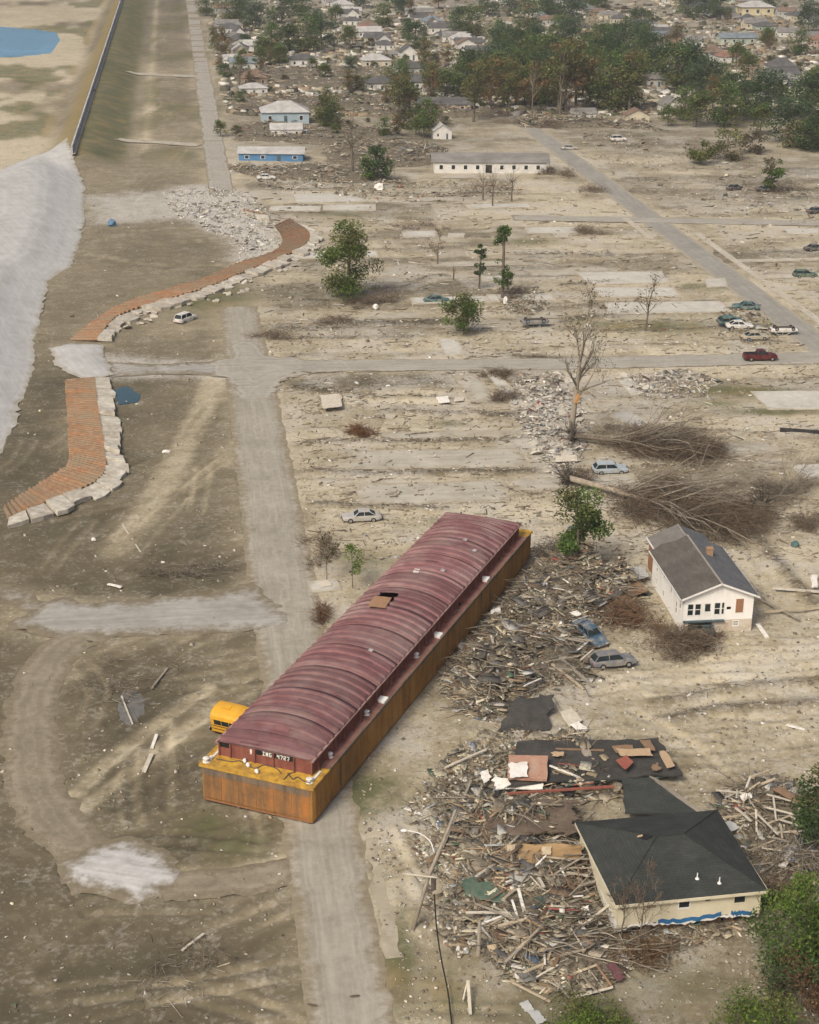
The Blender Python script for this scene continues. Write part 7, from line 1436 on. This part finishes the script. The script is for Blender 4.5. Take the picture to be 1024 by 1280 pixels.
# houses that the photograph shows singly
NAMED = [(5, 'pale blue', 'pale', 'pale blue house with white hip roof standing amid flattened wrecks', 356, 152, 8, (1.1, 1, 1.25)), (3, 'bright blue', 'pale', 'low bright blue house with pale roof at the edge of the cleared lots', 340, 199, 0, (1.15, .8, .75)),
         (3, 'white', 'grey', 'long white building with grey-brown roof and a row of small windows', 612, 214, 2, (1.95, .8, 1.05)), (0, 'white', 'pale', 'white trailer-like house below the pale blue house', 358, 170, 6, (.7, .5, .8)),
         (2, 'white', 'grey', 'small white gabled house half hidden by the right tree belt', 838, 143, 10, (.7, .8, 1.1)), (1, 'white', 'dark grey', 'white house with dark roof behind the small trees left of the tree belt', 476, 112, 8, (1, 1, 1)), (2, 'white', 'dark grey', 'white front-gabled house beside the cream one beyond the wrecks', 510, 75, 8, (.8, .8, 1.2)),
         (3, 'white', 'dark grey', 'white house with long dark roof before the broad trees', 540, 110, 6, (1, 1, 1)), (0, 'pinkish', 'dark grey', 'pink brick house with torn dark roof below the broad trees', 555, 138, 4, (1.3, 1, .9)), (1, 'white', 'dark grey', 'white house below the round tree beyond the wrecks', 378, 82, 8, (.9, .9, 1)), (0, 'white', 'pale', 'white house in front of the left trees by the far road', 318, 64, 8, (.7, .8, 1)),
         (1, 'yellow', 'pale', 'pale yellow house with large hip roof among the farthest blocks', 943, 18, 6, (1.6, 1.4, 1.5)), (3, 'pale green', 'blue-grey', 'pale green house with long blue-grey roof in the right blocks', 920, 54, 6, (1.1, 1, 1)), (5, 'white', 'dark grey', 'white house with pointed dark roof standing clear at the right edge', 975, 94, 8, (.8, .8, 1.3)),
         (0, 'white', 'dark grey', 'white house peeking through the dark trees', 764, 96, 8, (1, 1, 1)), (1, 'pale grey', 'grey', 'grey house tucked behind the dark trees', 820, 108, 8, (.8, .9, 1.1)), (0, 'white', 'grey', 'battered white shed at the foot of the tree belt', 728, 148, 10, (.6, .7, .7)), (2, 'cream', 'brown', 'wrecked cream shed at the foot of the tree belt', 795, 152, 4, (.8, .6, .8)),
         (1, 'cream', 'pale', 'cream house in a row beyond the wrecks', 470, 84, 8, (1, .9, 1.1)), (0, 'white', 'reddish', 'white house with reddish roof left of the tree belt', 650, 70, 8, (1, 1, 1)), (2, 'white', 'pale', 'small white wrecked house below the broad trees', 552, 172, 6, (.6, .5, .8))]
taken = []
for pi, w, r_, lab, px, py, yw, sc in NAMED:
    g = G(px, py); hh = put_house(pi, w, r_, lab, g, R(yw), None, -.1, sc=sc); taken.append(g)
    if lab.startswith('long white'):
        for c in [c for c in hh.children if c.name.split('.')[0] in ('window', 'door')]:
            for d in list(c.children): bpy.data.objects.remove(d)
            bpy.data.objects.remove(c)
        for k in range(9):
            xc = -6.6+k*1.62
            if k == 4: MB().box((xc-.55, -4.06, .1), (xc+.3, -3.97, 2.2)).build('door', M_BLACK, hh); continue
            w_ = MB().box((xc-.30, -4.06, 1.0), (xc+.30, -3.97, 2.2)).build('window', M_TRIM, hh); MB().box((xc-.23, -4.09, 1.1), (xc+.23, -4.05, 2.1)).build('pane', M_GLASS, w_)
hr = random.Random(12); made = 0; pend = []
for s1c in (26, 88, 124, 186, 222, 284, 320, 382):
    s2 = 520
    while s2 < 1180:
        s2 += hr.uniform(10.5, 15); p = town(s1c+hr.uniform(-3, 3), s2)
        hw = 9+.246*p[1]
        if abs(p[0]) > hw: continue
        if hr.random() > (.25 if s2 < 560 else .60 if s2 < 640 else .78): continue
        if s1c > 100 and s2 < 560: continue
        if min([np.hypot(*(p-q)) for q in taken] or [99]) < 11: continue
        taken.append(p); pend.append((p, s2))
for p, s2 in pend:
    pi = hr.choice([0, 0, 1, 2, 3, 4, 5, 1, 6]); w = hr.choices(list(WALLC), [12, 4, 4, 1.2, 2, 1, 1, .3, 0])[0]; r_ = hr.choices(list(ROOFC), [7, 6, 4, 2, .7, 1])[0]; wreck = hr.random() < .22
    zone = 'beyond the tree belt' if s2 > 700 else 'before the far trees'
    lab = '%s %s house with %s roof %s%s' % (w, KIND[pi], r_, 'sunken ' if wreck else '', zone)
    put_house(pi, w, r_, lab, p, TW+hr.uniform(-.06, .06)+(hr.uniform(-.6, .6) if wreck else 0), '%s %s houses with %s roofs%s' % (w, KIND[pi], r_, ', sunk' if wreck else ''), -1.2 if wreck else -.05, (hr.uniform(-.1, .1), hr.uniform(-.1, .1)) if wreck else (0, 0), sc=(hr.uniform(.62, .92), hr.uniform(.65, .95), hr.uniform(.8, 1.1)))
for pi in range(len(PROTO)):
    if pi not in used:
        for c in list(PROTO[pi].children_recursive): bpy.data.objects.remove(c)
        bpy.data.objects.remove(PROTO[pi])
# blue boards of the low blue house: brighter lower wall
# ---- trees of the far blocks
KT = {}
def tree_proto(key, h, r, kind, seed, n, leaf, **kw):
    KT[key] = make_tree('far_tree', 'x', 'tree', h, r, kind, seed, n, leaf, **kw)
tree_proto('green', 14, 6.5, 'green', 401, 2600, .42, mix='olive', n_clump=34, crown_lo=.12); tree_proto('dark', 15, 7, 'dark', 402, 2800, .42, mix='green', n_clump=36, crown_lo=.12); tree_proto('olive', 12, 5.5, 'olive', 403, 2200, .40, mix='green', n_clump=30, crown_lo=.15)
tree_proto('rust', 16, 4.6, 'rust', 404, 1700, .40, mix='olive', n_clump=26, crown_lo=.25); tree_proto('blue', 14, 7.5, 'blue', 405, 2800, .42, mix='dark', n_clump=36, crown_lo=.12); tree_proto('tall', 20, 5.5, 'olive', 406, 2000, .42, mix='rust', n_clump=26, crown_lo=.3); tree_proto('bush', 5.5, 4.2, 'olive', 407, 1200, .36, mix='dry', n_clump=18, crown_lo=.03)
DESC = {'green': 'broad green tree', 'dark': 'broad dark green tree', 'olive': 'olive-green tree', 'rust': 'tall thin tree with rust-brown foliage', 'blue': 'wide bluish green tree', 'tall': 'tall olive tree with thin crown', 'bush': 'low olive bush'}
tused = set(); tr_ = random.Random(21)
def put_tree(key, px, py, s, where, single=None):
    t = KT[key] if key not in tused else copy_tree(KT[key]); tused.add(key); g = G(px, py); s *= tr_.uniform(.9, 1.12); t.scale = (s*tr_.uniform(.9, 1.15), s*tr_.uniform(.9, 1.15), s); t.rotation_euler = (0, 0, tr_.uniform(0, 6.3)); t.location = (g[0], g[1], float(H(*g))-.1)
    t.name = 'far_tree' if key != 'bush' else 'far_bush'; tag(t, single or DESC[key]+' '+where, 'tree' if key != 'bush' else 'bush', None if single else DESC[key]+'s '+where)
    if single and 'group' in t: del t['group']
B1 = 'in the belt bordering the cleared lots'; B2 = 'of the dense wood behind the belt'; B3 = 'at the right end of the lots'; B4 = 'along the far road'; B5 = 'scattered among the far houses'
for k in range(14): put_tree(['rust', 'tall', 'rust', 'olive', 'rust', 'green', 'tall'][k % 7], 616+k*13+tr_.uniform(-4, 4), 138+tr_.uniform(-7, 6), tr_.uniform(.85, 1.15), B1)
for k in range(22): put_tree(['dark', 'green', 'blue', 'olive', 'olive', 'green'][k % 6], 590+k*13.5+tr_.uniform(-5, 5), 106+tr_.uniform(-14, 16), tr_.uniform(.8, 1.1), B2)
for k in range(14): put_tree(['blue', 'dark', 'green'][k % 3], 625+k*15+tr_.uniform(-6, 6), 72+tr_.uniform(-14, 12), tr_.uniform(.75, 1.05), B2)
for px, py, key, s in ((985, 178, 'blue', .95), (1015, 190, 'dark', .7), (950, 168, 'olive', .7), (905, 158, 'green', .85), (930, 150, 'dark', .8), (870, 158, 'olive', .75), (855, 150, 'green', .7), (890, 140, 'rust', .7), (960, 145, 'blue', .9), (1010, 150, 'dark', .9), (1020, 130, 'green', .8), (835, 158, 'olive', .55), (975, 128, 'olive', .6), (915, 130, 'dark', .8), (880, 120, 'blue', .8), (900, 110, 'green', .7), (1000, 185, 'bush', 1.2), (1022, 186, 'bush', 1.2)): put_tree(key, px, py, s, B3)
for px, py, key, s in ((340, 68, 'green', .9), (362, 66, 'dark', .8), (385, 66, 'green', 1.0), (402, 60, 'blue', .9), (330, 76, 'olive', .8), (350, 84, 'olive', .7), (268, 58, 'rust', .5), (274, 66, 'dark', .5), (258, 20, 'green', .8), (292, 30, 'green', 1.0), (320, 38, 'blue', 1.0), (352, 30, 'dark', 1.1), (300, 12, 'blue', 1.0), (378, 20, 'green', 1.0)): put_tree(key, px, py, s, B4)
for px, py, key, s in ((592, 152, 'tall', .95), (500, 118, 'green', .8), (512, 145, 'olive', .75), (530, 172, 'olive', .6), (535, 160, 'green', .6), (505, 160, 'bush', .9), (445, 115, 'bush', 1), (520, 60, 'dark', .8), (575, 44, 'dark', 1.0), (590, 46, 'green', 1.0), (622, 60, 'green', .9), (480, 35, 'green', .9), (450, 10, 'blue', 1), (500, 12, 'dark', 1), (610, 20, 'dark', 1.1), (640, 15, 'blue', 1.1), (690, 25, 'dark', 1.2), (715, 35, 'blue', 1.2), (660, 40, 'green', 1.1), (740, 10, 'green', 1), (860, 24, 'dark', 1.0), (880, 22, 'blue', 1.0), (900, 24, 'dark', 1.0), (805, 62, 'green', .8), (845, 70, 'rust', .8), (800, 45, 'dark', .9), (960, 60, 'olive', .7), (1010, 40, 'blue', 1), (920, 85, 'olive', .8), (1000, 70, 'green', .7), (935, 100, 'olive', .8), (405, 100, 'olive', .5), (560, 85, 'rust', .5), (548, 12, 'rust', .8), (420, 30, 'olive', .7)): put_tree(key, px, py, s, B5)
for k in range(70):
    px, py = tr_.uniform(270, 1024), tr_.uniform(-8, 100); put_tree(tr_.choice(['green', 'dark', 'olive', 'blue', 'bush', 'bush', 'bush', 'bush', 'rust']), px, py, tr_.uniform(.35, .75), B5)
for k in range(90):
    px, py = tr_.uniform(270, 720), tr_.uniform(70, 175)
    if px > 560 and py > 140: continue
    if abs(px-356) < 40 and py > 120: continue
    put_tree(tr_.choice(['bush', 'bush', 'olive', 'green', 'rust', 'bush']), px, py, tr_.uniform(.22, .5), B5)
for k in range(10): put_tree(['tall', 'rust', 'olive'][k % 3], tr_.uniform(480, 640), tr_.uniform(95, 150), tr_.uniform(.6, .85), B5)
# far brush and rubbish between the houses
rg = np.random.default_rng(99); n = 9000; px = rg.uniform(262, 1040, n); py = -5+150*rg.random(n)**.7; P = np.array([G(a, b) for a, b in zip(px, py)]); S = np.stack([rg.uniform(.5, 4.5, n), rg.uniform(.3, 2.6, n), rg.uniform(.2, 1.3, n)], 1)
keep = (P@E1 > 16); P, S = P[keep], S[keep]; n = len(P); cols = pick(PAL+PALX[:2]+[(.09, .085, .06), (.12, .12, .075), (.08, .09, .05), (.07, .062, .05)], n, rg, .3)
V, F, C = box_arrays(np.column_stack([P, S[:, 2]*.4]), S, rots(TW+rg.normal(0, .5, n), rg.normal(0, .15, n), rg.normal(0, .15, n)), cols); tag(np_mesh('far_wreckage', V, F, C, M_DEB), 'wreckage and rubbish strewn between the far houses', 'debris', kind='stuff')
# ---------------------------------------------------------------- the air: thin even haze
def haze(density):
    mb = MB(); mb.box((-900, -150, -4), (900, 1500, 78.5)); o = mb.build('haze', None); m = bpy.data.materials.new('haze'); m.use_nodes = True; nt = m.node_tree; nt.nodes.clear(); out = nt.nodes.new('ShaderNodeOutputMaterial'); v = nt.nodes.new('ShaderNodeVolumePrincipled'); v.inputs['Color'].default_value = (.86, .90, .95, 1); v.inputs['Density'].default_value = density; v.inputs['Anisotropy'].default_value = .2
    nt.links.new(v.outputs[0], out.inputs['Volume']); o.data.materials.append(m); tag(o, kind='stuff', label='thin pale haze over the whole area'); o.display_type = 'WIRE'
haze(.00017)
